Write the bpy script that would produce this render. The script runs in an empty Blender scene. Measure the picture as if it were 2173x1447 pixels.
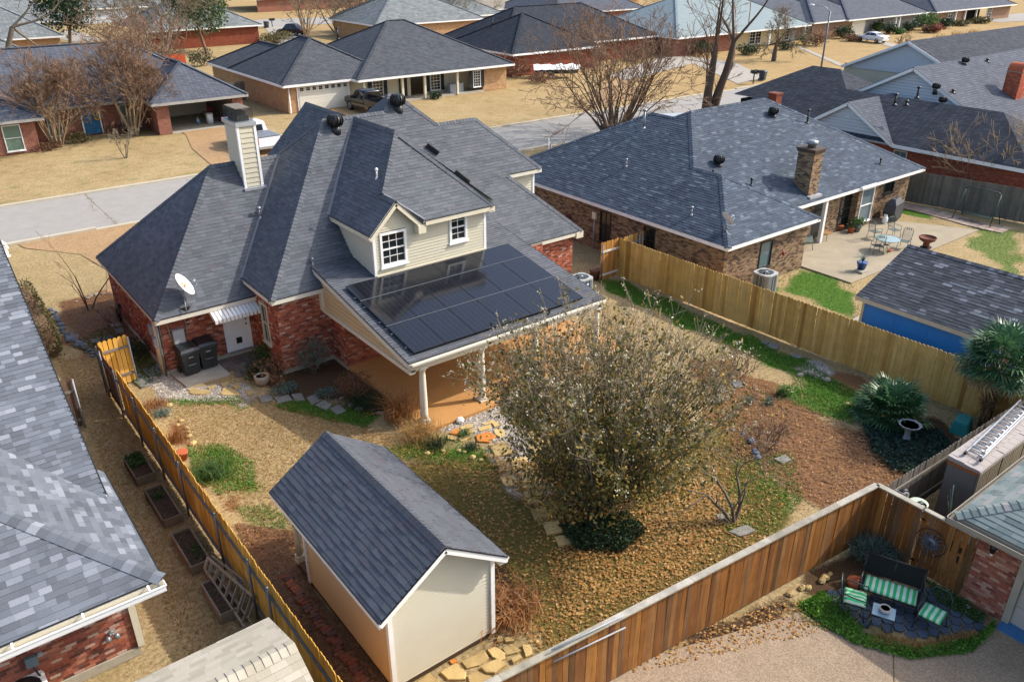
import bpy, math, random
import numpy as np
from mathutils import Vector, Matrix
random.seed(11)
rng = np.random.default_rng(5)
R_ = math.radians
scn = bpy.context.scene
COL = scn.collection
# camera
CAMH, FPX, PITCH, YAW = 14.2, 1725.0, R_(26.4), R_(37.75)
cam_d = bpy.data.cameras.new('camera')
cam = bpy.data.objects.new('camera', cam_d); COL.objects.link(cam)
cam_d.sensor_width = 36.0; cam_d.lens = 36.0 * FPX / 2173.0
cam_d.clip_start = 0.1; cam_d.clip_end = 2000
cam.location = (0, 0, CAMH); cam.rotation_euler = (math.pi / 2 - PITCH, 0, -YAW)
scn.camera = cam
# sky, sun, exposure
SUN_EL, SUN_X, SUN_Y = R_(39), 0.92, -0.39
w = bpy.data.worlds.new('World'); scn.world = w; w.use_nodes = True
nt = w.node_tree; nt.nodes.clear()
sky = nt.nodes.new('ShaderNodeTexSky'); sky.sky_type = 'NISHITA'; sky.sun_disc = False
sky.sun_elevation = SUN_EL; sky.sun_rotation = math.atan2(SUN_X, SUN_Y)
sky.air_density = 1.0; sky.dust_density = 3.0; sky.ozone_density = 1.0
bg = nt.nodes.new('ShaderNodeBackground'); bg.inputs[1].default_value = 0.15
wo = nt.nodes.new('ShaderNodeOutputWorld')
nt.links.new(sky.outputs[0], bg.inputs[0]); nt.links.new(bg.outputs[0], wo.inputs[0])
sl = bpy.data.lights.new('sun', 'SUN'); sl.energy = 2.3; sl.angle = R_(0.53); sl.color = (1.0, 0.95, 0.88)
so = bpy.data.objects.new('sun', sl); COL.objects.link(so)
sdir = Vector((SUN_X, SUN_Y, math.tan(SUN_EL) * math.hypot(SUN_X, SUN_Y))).normalized()
so.rotation_euler = sdir.to_track_quat('Z', 'Y').to_euler(); so.location = (30, -30, 60)
scn.view_settings.view_transform = 'Standard'; scn.view_settings.look = 'None'
scn.view_settings.gamma = 1.0; scn.view_settings.use_curve_mapping = False
scn.view_settings.exposure = 1.05
scn.cycles.max_bounces = 5; scn.cycles.diffuse_bounces = 3; scn.cycles.glossy_bounces = 3
scn.cycles.transmission_bounces = 3; scn.cycles.transparent_max_bounces = 8
scn.cycles.use_denoising = True
# survey: points on real planes seen in the photograph
_f = np.array([math.sin(YAW) * math.cos(PITCH), math.cos(YAW) * math.cos(PITCH), -math.sin(PITCH)])
_r = np.array([math.cos(YAW), -math.sin(YAW), 0.0]); _d = np.cross(_f, _r)
C0 = np.array([0, 0, CAMH])
def ray(px, py): return _r * (px - 1086.5) / FPX + _d * (py - 723.5) / FPX + _f
def gp(px, py, z=0.0):
 v = ray(px, py); t = (z - CAMH) / v[2]; return Vector((v[0] * t, v[1] * t, z))
def gx(px, py, x):
 v = ray(px, py); t = x / v[0]; return Vector(C0 + v * t)
def gy(px, py, y):
 v = ray(px, py); t = y / v[1]; return Vector(C0 + v * t)
def gn(px, py, p0, n):
 v = ray(px, py); n = np.array(n, float); t = (np.array(p0, float) - C0) @ n / (v @ n); return Vector(C0 + v * t)
def hat(px, py, g):     # height of the pixel above ground point g
 v = ray(px, py); t = math.hypot(g[0], g[1]) / math.hypot(v[0], v[1]); return CAMH + v[2] * t
def proj(p):
 q = np.array([p[0], p[1], p[2] - CAMH]); dd = q @ _f
 return (1086.5 + FPX * (q @ _r) / dd, 723.5 + FPX * (q @ _d) / dd, dd)
# objects
WLOC = {}
def tag(o, label=None, cat=None, group=None, kind=None):
 if label: o['label'] = label
 if cat: o['category'] = cat
 if group: o['group'] = group
 if kind: o['kind'] = kind
 return o
def thing(name, label, cat, loc=(0, 0, 0), group=None, rz=0.0):
 o = bpy.data.objects.new(name, None); COL.objects.link(o)
 o.location = loc; o.rotation_euler = (0, 0, rz); o.empty_display_size = 0.3
 WLOC[o] = Vector(loc)
 return tag(o, label, cat, group)
def link(name, me, parent=None, local=False, kind=None, label=None):
 o = bpy.data.objects.new(name, me); COL.objects.link(o)
 if parent is not None:
  o.parent = parent
  if not local:
   o.location = -WLOC.get(parent, Vector((0, 0, 0)))
 WLOC[o] = Vector((0, 0, 0)) if not local else Vector((0, 0, 0))
 if kind: o['kind'] = kind
 if label: o['label'] = label
 return o
def copy_tree(o, parent=None):
 c = o.copy(); COL.objects.link(c)
 if parent is not None: c.parent = parent
 for ch in list(o.children): copy_tree(ch, c)
 return c
class MB:
 def __init__(s): s.v = []; s.f = []; s.m = []; s.sm = []
 def poly(s, pts, m=0, smooth=False):
  n = len(s.v); s.v.extend([tuple(p) for p in pts]); s.f.append(tuple(range(n, n + len(pts)))); s.m.append(m); s.sm.append(smooth)
 def idx(s, vs, fs, m=0, smooth=False):
  n = len(s.v); s.v.extend([tuple(p) for p in vs])
  for f in fs: s.f.append(tuple(i + n for i in f)); s.m.append(m); s.sm.append(smooth)
 def hexa(s, P, m=0, skip=()):     # 8 pts: bottom 4 ccw, top 4 ccw
  fs = [(3, 2, 1, 0), (4, 5, 6, 7), (0, 1, 5, 4), (1, 2, 6, 5), (2, 3, 7, 6), (3, 0, 4, 7)]
  s.idx(P, [f for i, f in enumerate(fs) if i not in skip], m)
 def box(s, x0, x1, y0, y1, z0, z1, m=0, skip=()):
  s.hexa([(x0, y0, z0), (x1, y0, z0), (x1, y1, z0), (x0, y1, z0), (x0, y0, z1), (x1, y0, z1), (x1, y1, z1), (x0, y1, z1)], m, skip)
 def fbox(s, F, a0, a1, b0, b1, c0, c1, m=0):   # F maps (a right, b up, c outward)
  s.hexa([F(a0, b0, c0), F(a0, b0, c1), F(a1, b0, c1), F(a1, b0, c0), F(a0, b1, c0), F(a0, b1, c1), F(a1, b1, c1), F(a1, b1, c0)][::1], m)
 def beam(s, p0, p1, w_, h_, up=(0, 0, 1), m=0):
  p0 = Vector(p0); p1 = Vector(p1); d = (p1 - p0).normalized(); u = Vector(up)
  if abs(d.dot(u)) > .99: u = Vector((1, 0, 0))
  sd = d.cross(u).normalized(); u = sd.cross(d)
  a = sd * w_ / 2; b = u * h_ / 2
  s.hexa([p0 - a - b, p0 + a - b, p1 + a - b, p1 - a - b, p0 - a + b, p0 + a + b, p1 + a + b, p1 - a + b], m)
 def tube(s, pts, rad, n=8, m=0, cap=True, smooth=True):
  pts = [Vector(p) for p in pts]
  if not hasattr(rad, '__len__'): rad = [rad] * len(pts)
  base = len(s.v); prev = None
  for i, p in enumerate(pts):
   d = (pts[min(i + 1, len(pts) - 1)] - pts[max(i - 1, 0)]).normalized()
   if prev is None:
    a = d.cross(Vector((0, 0, 1)) if abs(d.z) < .9 else Vector((1, 0, 0))).normalized()
   else:
    a = (prev - d * prev.dot(d)).normalized()
   prev = a; b = d.cross(a)
   for k in range(n):
    t = 2 * math.pi * k / n; s.v.append(tuple(p + (a * math.cos(t) + b * math.sin(t)) * rad[i]))
  for i in range(len(pts) - 1):
   for k in range(n):
    s.f.append((base + i * n + k, base + i * n + (k + 1) % n, base + (i + 1) * n + (k + 1) % n, base + (i + 1) * n + k)); s.m.append(m); s.sm.append(smooth)
  if cap:
   s.f.append(tuple(base + k for k in range(n))[::-1]); s.m.append(m); s.sm.append(False)
   e = base + (len(pts) - 1) * n
   s.f.append(tuple(e + k for k in range(n))); s.m.append(m); s.sm.append(False)
 def lathe(s, c, prof, n=14, m=0, smooth=True, cap=True):
  base = len(s.v); c = Vector(c)
  for r, z in prof:
   for k in range(n):
    t = 2 * math.pi * k / n; s.v.append((c.x + r * math.cos(t), c.y + r * math.sin(t), c.z + z))
  for i in range(len(prof) - 1):
   for k in range(n):
    s.f.append((base + i * n + k, base + i * n + (k + 1) % n, base + (i + 1) * n + (k + 1) % n, base + (i + 1) * n + k)); s.m.append(m); s.sm.append(smooth)
  if cap:
   if prof[0][0] > 1e-4: s.f.append(tuple(base + k for k in range(n))[::-1]); s.m.append(m); s.sm.append(False)
   if prof[-1][0] > 1e-4:
    e = base + (len(prof) - 1) * n; s.f.append(tuple(e + k for k in range(n))); s.m.append(m); s.sm.append(False)
 def prism(s, pts, z0, z1, m=0):     # xy outline extruded
  n = len(pts); A = [(p[0], p[1], z0) for p in pts]; B = [(p[0], p[1], z1) for p in pts]
  fs = [tuple(range(n))[::-1], tuple(range(n, 2 * n))] + [(i, (i + 1) % n, n + (i + 1) % n, n + i) for i in range(n)]
  s.idx(A + B, fs, m)
 def blob(s, c, rx, ry, rz, m=0, n=8, rings=5, jit=.12, smooth=True):
  base = len(s.v); c = Vector(c)
  vs = []; fs = []
  for i in range(rings + 1):
   ph = math.pi * i / rings
   for k in range(n):
    t = 2 * math.pi * k / n; j = 1 + random.uniform(-jit, jit)
    vs.append((c.x + rx * math.sin(ph) * math.cos(t) * j, c.y + ry * math.sin(ph) * math.sin(t) * j, c.z - rz * math.cos(ph) * j))
  for i in range(rings):
   for k in range(n):
    fs.append((i * n + k, i * n + (k + 1) % n, (i + 1) * n + (k + 1) % n, (i + 1) * n + k))
  s.idx(vs, fs, m, smooth)
 def mesh(s, name, mats):
  me = bpy.data.meshes.new(name)
  me.from_pydata(s.v, [], s.f)
  for m in (mats if isinstance(mats, (list, tuple)) else [mats]): me.materials.append(m)
  if any(s.m): me.polygons.foreach_set('material_index', s.m)
  if any(s.sm): me.polygons.foreach_set('use_smooth', s.sm)
  me.update(); return me
 def build(s, name, mats, parent=None, local=False, kind=None, label=None):
  return link(name, s.mesh(name, mats), parent, local, kind, label)
def raw_mesh(name, V, Fq, mats, smooth=False):     # numpy quads / tris
 me = bpy.data.meshes.new(name)
 V = np.asarray(V, np.float32); Fq = np.asarray(Fq, np.int32); k = Fq.shape[1]
 me.vertices.add(len(V)); me.vertices.foreach_set('co', V.ravel())
 me.loops.add(Fq.size); me.loops.foreach_set('vertex_index', Fq.ravel())
 me.polygons.add(len(Fq)); me.polygons.foreach_set('loop_start', np.arange(0, Fq.size, k, dtype=np.int32))
 try: me.polygons.foreach_set('loop_total', np.full(len(Fq), k, np.int32))
 except Exception: pass
 for m in (mats if isinstance(mats, (list, tuple)) else [mats]): me.materials.append(m)
 if smooth: me.polygons.foreach_set('use_smooth', np.ones(len(Fq), bool))
 me.update(); me.validate(); return me
# materials
def hx(h):      # sRGB hex of the material's own colour -> linear
 h = h.lstrip('#'); c = [int(h[i:i + 2], 16) / 255 for i in (0, 2, 4)]
 return tuple((x / 12.92 if x <= .04045 else ((x + .055) / 1.055) ** 2.4) for x in c)
class NT:
 def __init__(s, name):
  s.mat = bpy.data.materials.new(name); s.mat.use_nodes = True; s.t = s.mat.node_tree; s.t.nodes.clear()
  s.out = s.n('ShaderNodeOutputMaterial'); s.b = s.n('ShaderNodeBsdfPrincipled'); s.l(s.b.outputs[0], s.out.inputs[0])
  s._pos = None
 def n(s, k, **a):
  x = s.t.nodes.new(k)
  for p, v in a.items(): setattr(x, p, v)
  return x
 def l(s, a, b): s.t.links.new(a, b)
 def pos(s):
  if s._pos is None: s._pos = s.n('ShaderNodeNewGeometry').outputs['Position']
  return s._pos
 def mapv(s, sc, src=None):
  m = s.n('ShaderNodeMapping'); m.inputs['Scale'].default_value = sc if hasattr(sc, '__len__') else (sc,) * 3
  s.l(src or s.pos(), m.inputs[0]); return m.outputs[0]
 def noise(s, sc=5, det=3, rough=.55, src=None, vec=None):
  x = s.n('ShaderNodeTexNoise'); x.inputs['Scale'].default_value = 1.0 if vec else sc
  x.inputs['Detail'].default_value = det; x.inputs['Roughness'].default_value = rough
  s.l(s.mapv(vec, src) if vec else (src or s.pos()), x.inputs['Vector']); return x.outputs['Fac']
 def ramp(s, fac, stops, interp='LINEAR'):
  r = s.n('ShaderNodeValToRGB'); r.color_ramp.interpolation = interp; e = r.color_ramp.elements
  while len(e) < len(stops): e.new(.5)
  for i, (p, c) in enumerate(stops):
   e[i].position = p; e[i].color = (*c, 1) if len(c) == 3 else c
  s.l(fac, r.inputs[0]); return r.outputs[0]
 def rng(s, fac, a, b, c=0, d=1):
  m = s.n('ShaderNodeMapRange'); s.l(fac, m.inputs[0])
  for i, v in enumerate((a, b, c, d)): m.inputs[i + 1].default_value = v
  return m.outputs[0]
 def math(s, op, a, b=None):
  m = s.n('ShaderNodeMath', operation=op)
  for i, x in enumerate((a, b)):
   if x is None: continue
   if isinstance(x, (int, float)): m.inputs[i].default_value = x
   else: s.l(x, m.inputs[i])
  return m.outputs[0]
 def mix(s, fac, a, b, mode='MIX'):
  m = s.n('ShaderNodeMix', data_type='RGBA', blend_type=mode)
  for i, x in ((0, fac), (6, a), (7, b)):
   if isinstance(x, (int, float)): m.inputs[i].default_value = x
   elif isinstance(x, tuple): m.inputs[i].default_value = (*x, 1)
   else: s.l(x, m.inputs[i])
  return m.outputs[2]
 def isl(s):     # a random number for every loose piece, whether an object or an island of a joined mesh
  a = s.n('ShaderNodeObjectInfo').outputs['Random']; b = s.n('ShaderNodeNewGeometry').outputs['Random Per Island']
  return s.math('FRACT', s.math('ADD', a, s.math('MULTIPLY', b, 7.13)))
 def bump(s, h, st=.4, dist=.02):
  b = s.n('ShaderNodeBump'); b.inputs['Strength'].default_value = st; b.inputs['Distance'].default_value = dist
  s.l(h, b.inputs['Height']); s.l(b.outputs[0], s.b.inputs['Normal'])
 def fin(s, col=None, rough=.8, spec=.3, metal=0.0):
  if col is not None:
   if isinstance(col, tuple): s.b.inputs['Base Color'].default_value = (*col, 1)
   else: s.l(col, s.b.inputs['Base Color'])
  if isinstance(rough, (int, float)): s.b.inputs['Roughness'].default_value = rough
  else: s.l(rough, s.b.inputs['Roughness'])
  s.b.inputs['Specular IOR Level'].default_value = spec; s.b.inputs['Metallic'].default_value = metal
  return s.mat
def sc(c, k): return tuple(min(1, x * k) for x in c)
MATS = {}
def plain(name, h, rough=.7, spec=.3, metal=0.0, var=.12, nsc=3.0, isl=.0, bump=0.0, bsc=40):
 if name in MATS: return MATS[name]
 t = NT(name); c = hx(h)
 col = t.ramp(t.noise(nsc, 4, .65), [(.25, sc(c, 1 - var)), (.75, sc(c, 1 + var))])
 if isl: col = t.mix(1.0, col, t.ramp(t.isl(), [(0, (1 - isl,) * 3), (1, (1 + isl,) * 3)]), 'MULTIPLY')
 if bump: t.bump(t.noise(bsc, 3), bump)
 MATS[name] = t.fin(col, rough, spec, metal); return MATS[name]
def shingle_mat(name, stops, grit=.25):
 t = NT(name); i = t.isl()
 col = t.ramp(i, [(p, hx(c)) for p, c in stops])
 g = t.ramp(t.noise(55, 2, .7), [(.3, (1 - grit,) * 3), (.7, (1 + grit,) * 3)])
 big = t.ramp(t.noise(.45, 3), [(.3, (.9,) * 3), (.7, (1.08,) * 3)])
 col = t.mix(1.0, t.mix(1.0, col, g, 'MULTIPLY'), big, 'MULTIPLY')
 t.bump(t.noise(90, 2), .25, .01)
 return t.fin(col, .93, .12)
def shingle_far(name, c1, c2, dirx=True, sc_=1.0):  # shingles too far away to tell apart
 t = NT(name)
 sep = t.n('ShaderNodeSeparateXYZ'); t.l(t.pos(), sep.inputs[0])
 cb = t.n('ShaderNodeCombineXYZ')
 t.l(t.math('ADD', sep.outputs[0], sep.outputs[1]), cb.inputs[0]); t.l(t.math('MULTIPLY', sep.outputs[2], 2.0), cb.inputs[1])
 b = t.n('ShaderNodeTexBrick'); t.l(cb.outputs[0], b.inputs['Vector'])
 b.inputs['Color1'].default_value = (*hx(c1), 1); b.inputs['Color2'].default_value = (*hx(c2), 1); b.inputs['Mortar'].default_value = (*sc(hx(c1), .55), 1)
 b.inputs['Scale'].default_value = 1.0; b.inputs['Brick Width'].default_value = .34 * sc_; b.inputs['Row Height'].default_value = .2 * sc_
 b.inputs['Mortar Size'].default_value = .018 * sc_; b.inputs['Bias'].default_value = -.1
 n = t.ramp(t.noise(1.2, 4, .7), [(.3, (.85,) * 3), (.7, (1.15,) * 3)])
 t.bump(t.noise(60, 2), .2, .01)
 return t.fin(t.mix(1.0, b.outputs[0], n, 'MULTIPLY'), .93, .12)
def brick_mat(name, cols, soft=.2):
 t = NT(name); i = t.isl(); n = len(cols)
 col = t.ramp(i, [((k + .5) / n, hx(c)) for k, c in enumerate(cols)], 'CONSTANT' if n > 5 else 'LINEAR')
 g = t.ramp(t.noise(22, 4, .7), [(.3, (1 - soft,) * 3), (.7, (1 + soft,) * 3)])
 wash = t.rng(t.noise(9, 4, .7), .60, .75, 0, .5)
 col = t.mix(wash, t.mix(1.0, col, g, 'MULTIPLY'), hx('b9a595'))
 t.bump(t.noise(60, 3), .4, .01); return t.fin(col, .9, .2)
def brick_far(name, c1, c2, mo):
 t = NT(name)
 sep = t.n('ShaderNodeSeparateXYZ'); t.l(t.pos(), sep.inputs[0]); cb = t.n('ShaderNodeCombineXYZ')
 t.l(t.math('ADD', sep.outputs[0], sep.outputs[1]), cb.inputs[0]); t.l(sep.outputs[2], cb.inputs[1])
 b = t.n('ShaderNodeTexBrick'); t.l(cb.outputs[0], b.inputs['Vector'])
 b.inputs['Color1'].default_value = (*hx(c1), 1); b.inputs['Color2'].default_value = (*hx(c2), 1); b.inputs['Mortar'].default_value = (*hx(mo), 1)
 b.inputs['Scale'].default_value = 1.0; b.inputs['Brick Width'].default_value = .24; b.inputs['Row Height'].default_value = .085
 b.inputs['Mortar Size'].default_value = .012
 n = t.ramp(t.noise(3, 4, .7), [(.3, (.75,) * 3), (.7, (1.2,) * 3)])
 return t.fin(t.mix(1.0, b.outputs[0], n, 'MULTIPLY'), .9, .2)
def wood_mat(name, cols, grain=.28, vec=(14, 14, 1.2), rough=.8):
 t = NT(name); i = t.isl()
 col = t.ramp(i, [(k / max(1, len(cols) - 1), hx(c)) for k, c in enumerate(cols)])
 g = t.ramp(t.noise(vec=vec, det=5, rough=.7), [(.28, (1 - grain,) * 3), (.72, (1 + grain,) * 3)])
 d = t.ramp(t.noise(1.6, 4, .7), [(.3, (.82,) * 3), (.7, (1.12,) * 3)])
 t.bump(t.noise(vec=vec, det=4), .25, .01)
 return t.fin(t.mix(1.0, t.mix(1.0, col, g, 'MULTIPLY'), d, 'MULTIPLY'), rough, .2)
def leaf_mat(name, cols, trans=.3, rough=.55):
 t = NT(name); i = t.isl()
 col = t.ramp(i, [(k / max(1, len(cols) - 1), hx(c)) for k, c in enumerate(cols)])
 t.fin(col, rough, .3)
 tr = t.n('ShaderNodeBsdfTranslucent'); t.l(col, tr.inputs[0])
 mx = t.n('ShaderNodeMixShader'); mx.inputs[0].default_value = trans
 t.l(t.b.outputs[0], mx.inputs[1]); t.l(tr.outputs[0], mx.inputs[2]); t.l(mx.outputs[0], t.out.inputs[0])
 return t.mat
M_SH_MAIN = shingle_mat('charcoal_shingle', [(0, '515459'), (.3, '575a5e'), (.7, '5c5f64'), (.92, '626469'), (1, '5b585d')])
M_SH_R = shingle_mat('slate_shingle', [(0, '414852'), (.4, '474f5a'), (.85, '4d5661'), (.93, '566069'), (1, '626c76')])
M_SH_L = shingle_mat('mottled_grey_shingle', [(0, '55595f'), (.4, '5e636a'), (.82, '696e76'), (.9, '777c84'), (1, '868a91')], .16)
M_SH_SHED = shingle_mat('shed_shingle', [(0, '4f5257'), (.3, '53565b'), (.7, '575a60'), (1, '545156')])
M_SH_BLUE = shingle_mat('weathered_shingle', [(0, '3c3e43'), (.35, '43464b'), (.8, '4c4f55'), (.92, '5d6168'), (1, '74787f')])
M_SH_PALE = shingle_mat('pale_shingle', [(0, '9c9482'), (.5, 'aaa291'), (1, 'b1a797')], .12)
M_SH_BR = shingle_mat('pale_slate_shingle', [(0, '66716f'), (.4, '77827f'), (.8, '838c89'), (1, '93908c')], .14)
M_SH_FR = shingle_far('far_shingle_dark', '3a3d44', '4a4d55')
M_SH_FR2 = shingle_far('far_shingle_grey', '4f535c', '5e626b')
M_SH_T = shingle_far('far_shingle_mid', '474a4f', '55585d')
M_SH_OLD = shingle_far('far_shingle_old', '6a6f70', '848888', sc_=1.5)
M_SH_TAN = shingle_far('far_shingle_tan', '857d70', '958d80', sc_=1.5)
M_SH_DK = shingle_far('far_shingle_black', '2f333a', '3c4048')
M_LAPSHADE = plain('lap_shade_backing', '4a463c', .95, .1)  # backing sheet coloured dark as the shade under each siding lap
M_EDGE = plain('asphalt_edge', '232427', .95, .1, var=.1)
M_BR_MAIN = brick_mat('red_brick', ['98503a', 'a75b40', '864637', 'b0674a', '6a3c32', '9a563f', 'b07e68', 'a05c46', '774639', 'b8988a'])
M_BR_L = brick_mat('weathered_red_brick', ['985643', 'a5634d', '864a3c', 'ae735b', '643d35', '995f4d', 'b5917f', '9e5b45', '784d41', 'baa292'])
M_BR_R = brick_mat('brown_brick', ['7d654e', '8d7359', '6a5543', '96805f', '4c4038', '84694f', '907a62', '5a4a3d'])
M_BR_BR = brick_mat('patio_brick', ['94513f', 'a06250', '8a5344', 'b08872', '7a4438', 'a87a66', '96604e'])
M_MORTAR = plain('mortar', '8f7f70', .95, .1, var=.15, nsc=12)
M_MORTAR_R = plain('grey_mortar', '877a6a', .95, .1, var=.15, nsc=12)
M_BF_TAN = brick_far('tan_brick_far', 'a57b52', 'b98f63', 'a58f74')
M_BF_RED = brick_far('red_brick_far', '7e4434', '8f5240', '8d7666')
M_BF_RED2 = brick_far('dark_red_brick_far', '7a3b2c', '86452f', '6e4636')
M_BF_BROWN = brick_far('brown_brick_far', '84644f', '946f57', '8a7765')
M_WHITE = plain('white_trim', 'e2e1dc', .5, .4, var=.04)
M_CREAM = plain('cream_trim', 'cfc6ae', .55, .35, var=.05)
M_FASCIA = plain('fascia_paint', 'cdc8b8', .55, .35, var=.05)
M_SIDING = plain('ivory_siding', 'bdb6a0', .6, .3, var=.04, nsc=1.5)
M_SIDING_T = plain('tan_siding', 'c0a880', .6, .3, var=.04, nsc=1.5)
M_SIDING_G = plain('pale_grey_siding', 'b9bec2', .6, .3, var=.04)
M_DRIP = plain('black_drip_edge', '1f2124', .6, .3)
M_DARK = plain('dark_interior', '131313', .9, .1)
M_BLACK = plain('black_metal', '191a1b', .45, .5)
M_GLASS = NT('window_glass').fin(hx('191d20'), .04, .6)
M_GLASS2 = NT('pale_window_glass').fin(hx('5b6a70'), .08, .6)
M_STEEL = plain('galvanised_steel', '8c9093', .45, .5, .6, var=.15, nsc=8)
M_ALU = plain('aluminium', 'b9bcbf', .35, .5, .8, var=.06)
M_CONC = plain('concrete', 'a39d8f', .9, .2, var=.14, nsc=1.8, bump=.15)
M_SLABEDGE = plain('foundation', 'a59d8b', .9, .2, var=.14, nsc=4)
M_COL = plain('column_paint', 'd6d1c0', .5, .4, var=.03)
M_COVER = plain('flashing', 'b4b7ba', .4, .5, .5, var=.1, nsc=10)
M_TERRA = plain('terracotta', 'a85c3c', .8, .2, var=.15, nsc=8)
M_BINS = plain('bin_plastic', '2b3032', .5, .4, var=.12)
M_BINLID = plain('bin_lid', '232729', .35, .5, var=.1)
M_ROCK = plain('field_stone', '8d8376', .9, .2, var=.25, nsc=5, isl=.3, bump=.5, bsc=15)
M_SAND = plain('sandstone', 'b39a68', .9, .2, var=.2, nsc=4, isl=.22, bump=.5, bsc=14)
M_SANDO = plain('orange_stone', 'c07a3c', .9, .2, var=.2, nsc=4, bump=.5, bsc=14)
M_GREYSTONE = plain('grey_stone', '77746d', .9, .2, var=.2, nsc=4, isl=.2, bump=.5, bsc=14)
M_PAVER = plain('paver', '6d625a', .9, .2, var=.2, nsc=5, isl=.2, bump=.4)
M_GAL = plain('painted_grey_metal', '90959a', .5, .4, var=.06)
M_CEDAR = wood_mat('new_cedar', ['b8924f', 'c8a25c', 'cfab68', 'c09a54', 'a0753c'], .16)
M_PINE = wood_mat('pine_fence', ['c08c38', 'cd9c46', 'd4a654', 'b8893c'], .18)
M_OLDW = wood_mat('old_grey_wood', ['6d675e', '7c766d', '645c52', '857f75'], .22)
M_BROWNW = wood_mat('stained_fence', ['7d4f26', '8e5d2c', '68442a', '9c6a34', '75563c', '5f4326'], .34)
M_CAPW = wood_mat('weathered_cap', ['97917f', 'a39d90', '8b8577'], .3, vec=(3, 3, 3))
M_BEDW = wood_mat('bed_board', ['7b6a55', '8a7a64', '6b5c49'], .25, vec=(6, 6, 10))
M_LADW = wood_mat('ladder_wood', ['9c8f78', 'a99c86', '8d816c'], .2, vec=(5, 5, 5))
M_REDF = wood_mat('red_stained_fence', ['a8492a', 'b5532f', '9c4226'], .14)
M_SOIL = plain('soil', '4a3c31', .95, .1, var=.35, nsc=9, bump=.8, bsc=18)
M_BARK = plain('grey_bark', '6f6558', .9, .2, var=.3, nsc=6, bump=.6, bsc=14)
M_CRAPE = plain('crape_bark', '9a8468', .8, .2, var=.2, nsc=4)
M_TWIG = plain('brown_twig', '7c6250', .9, .1, var=.25, nsc=2)
M_TWIGR = plain('red_twig', '7f6653', .9, .1, var=.25, nsc=2)
M_TWIGG = plain('grey_twig', '7e7260', .9, .1, var=.25, nsc=2)
M_PALMT = plain('palm_trunk', '6a533c', .95, .1, var=.3, nsc=12, bump=.8, bsc=25)
L_SHRUB = leaf_mat('viburnum_leaf', ['343b1e', '474d27', '5c5c2e', '736a33', '8c773b', '9a7a38'], .3)
L_SEED = leaf_mat('pale_seed_head', ['b5aa8c', 'cfc7ad', 'a39270'], .3)
L_DK = leaf_mat('dark_evergreen_leaf', ['1c2b1a', '24371f', '2d4224', '344b28'], .2)
L_GR = leaf_mat('green_leaf', ['2f4a24', '3d5a2a', '4b6a32', '5d7a3d'], .3)
L_RED = leaf_mat('red_shrub_leaf', ['7a3a34', '8b4a3d', '6b3b30'], .3)
L_RUST = leaf_mat('rust_shrub_leaf', ['6a4a38', '7b5a44', '5c4a32'], .3)
L_HEDGE = leaf_mat('hedge_leaf', ['4a4a2c', '5b5a34', '6a6440', '6b553a'], .2)
L_PALM = leaf_mat('palm_leaf', ['2b4a32', '365a3a', '41663f', '57784a'], .2, .4)
L_PALMD = leaf_mat('dead_palm_leaf', ['8a7350', '9c8560', '74603f'], .2)
L_GRASS = leaf_mat('grass_blade', ['3f6a1f', '4d7a24', '5f8a2c', '6f8f3a'], .3)
L_TAN = leaf_mat('dry_grass_blade', ['9a7a45', 'b08d55', '86683a', 'c09a60'], .3)
L_ORN = leaf_mat('dry_ornamental_grass', ['8a5a34', '9c6a40', 'a97c50', '74502f'], .3)
L_FALL = leaf_mat('fallen_leaf', ['a37a3c', 'b58c50', '8a5f2c', 'c7a468', '946a3a', 'b0763a'], .2)
L_IVY = leaf_mat('ground_ivy', ['22342c', '2d4235', '38503d', '2a4a4a'], .2)
L_SAGE = leaf_mat('sage_leaf', ['4f6158', '5d7065', '6a7a6c'], .2)
# building kit
def clip(poly, q):      # Sutherland-Hodgman, convex clip polygon q, 2-D, ccw
 out = poly
 for i in range(len(q)):
  ax, ay = q[i]; bx, by = q[(i + 1) % len(q)]; ex, ey = bx - ax, by - ay
  res = []; n = len(out)
  for k in range(n):
   P, Q = out[k], out[(k + 1) % n]
   sp = ex * (P[1] - ay) - ey * (P[0] - ax); sq = ex * (Q[1] - ay) - ey * (Q[0] - ax)
   if sp >= -1e-9: res.append(P)
   if (sp > 1e-9 and sq < -1e-9) or (sp < -1e-9 and sq > 1e-9):
    t = sp / (sp - sq); res.append((P[0] + t * (Q[0] - P[0]), P[1] + t * (Q[1] - P[1])))
  out = res
  if len(out) < 3: return []
 return out
def unit_tab(name, mat):      # wedge: butt edge at v=0 is thick
 mb = MB(); P = [(0, 0, 0), (1, 0, 0), (1, 1, 0), (0, 1, 0), (0, 0, 1), (1, 0, 1), (1, 1, .18), (0, 1, .18)]
 mb.hexa(P, 0, skip=(0, 4)); mb.m = [0, 1, 1, 1]; return mb.mesh(name, [mat, M_EDGE])
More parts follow.
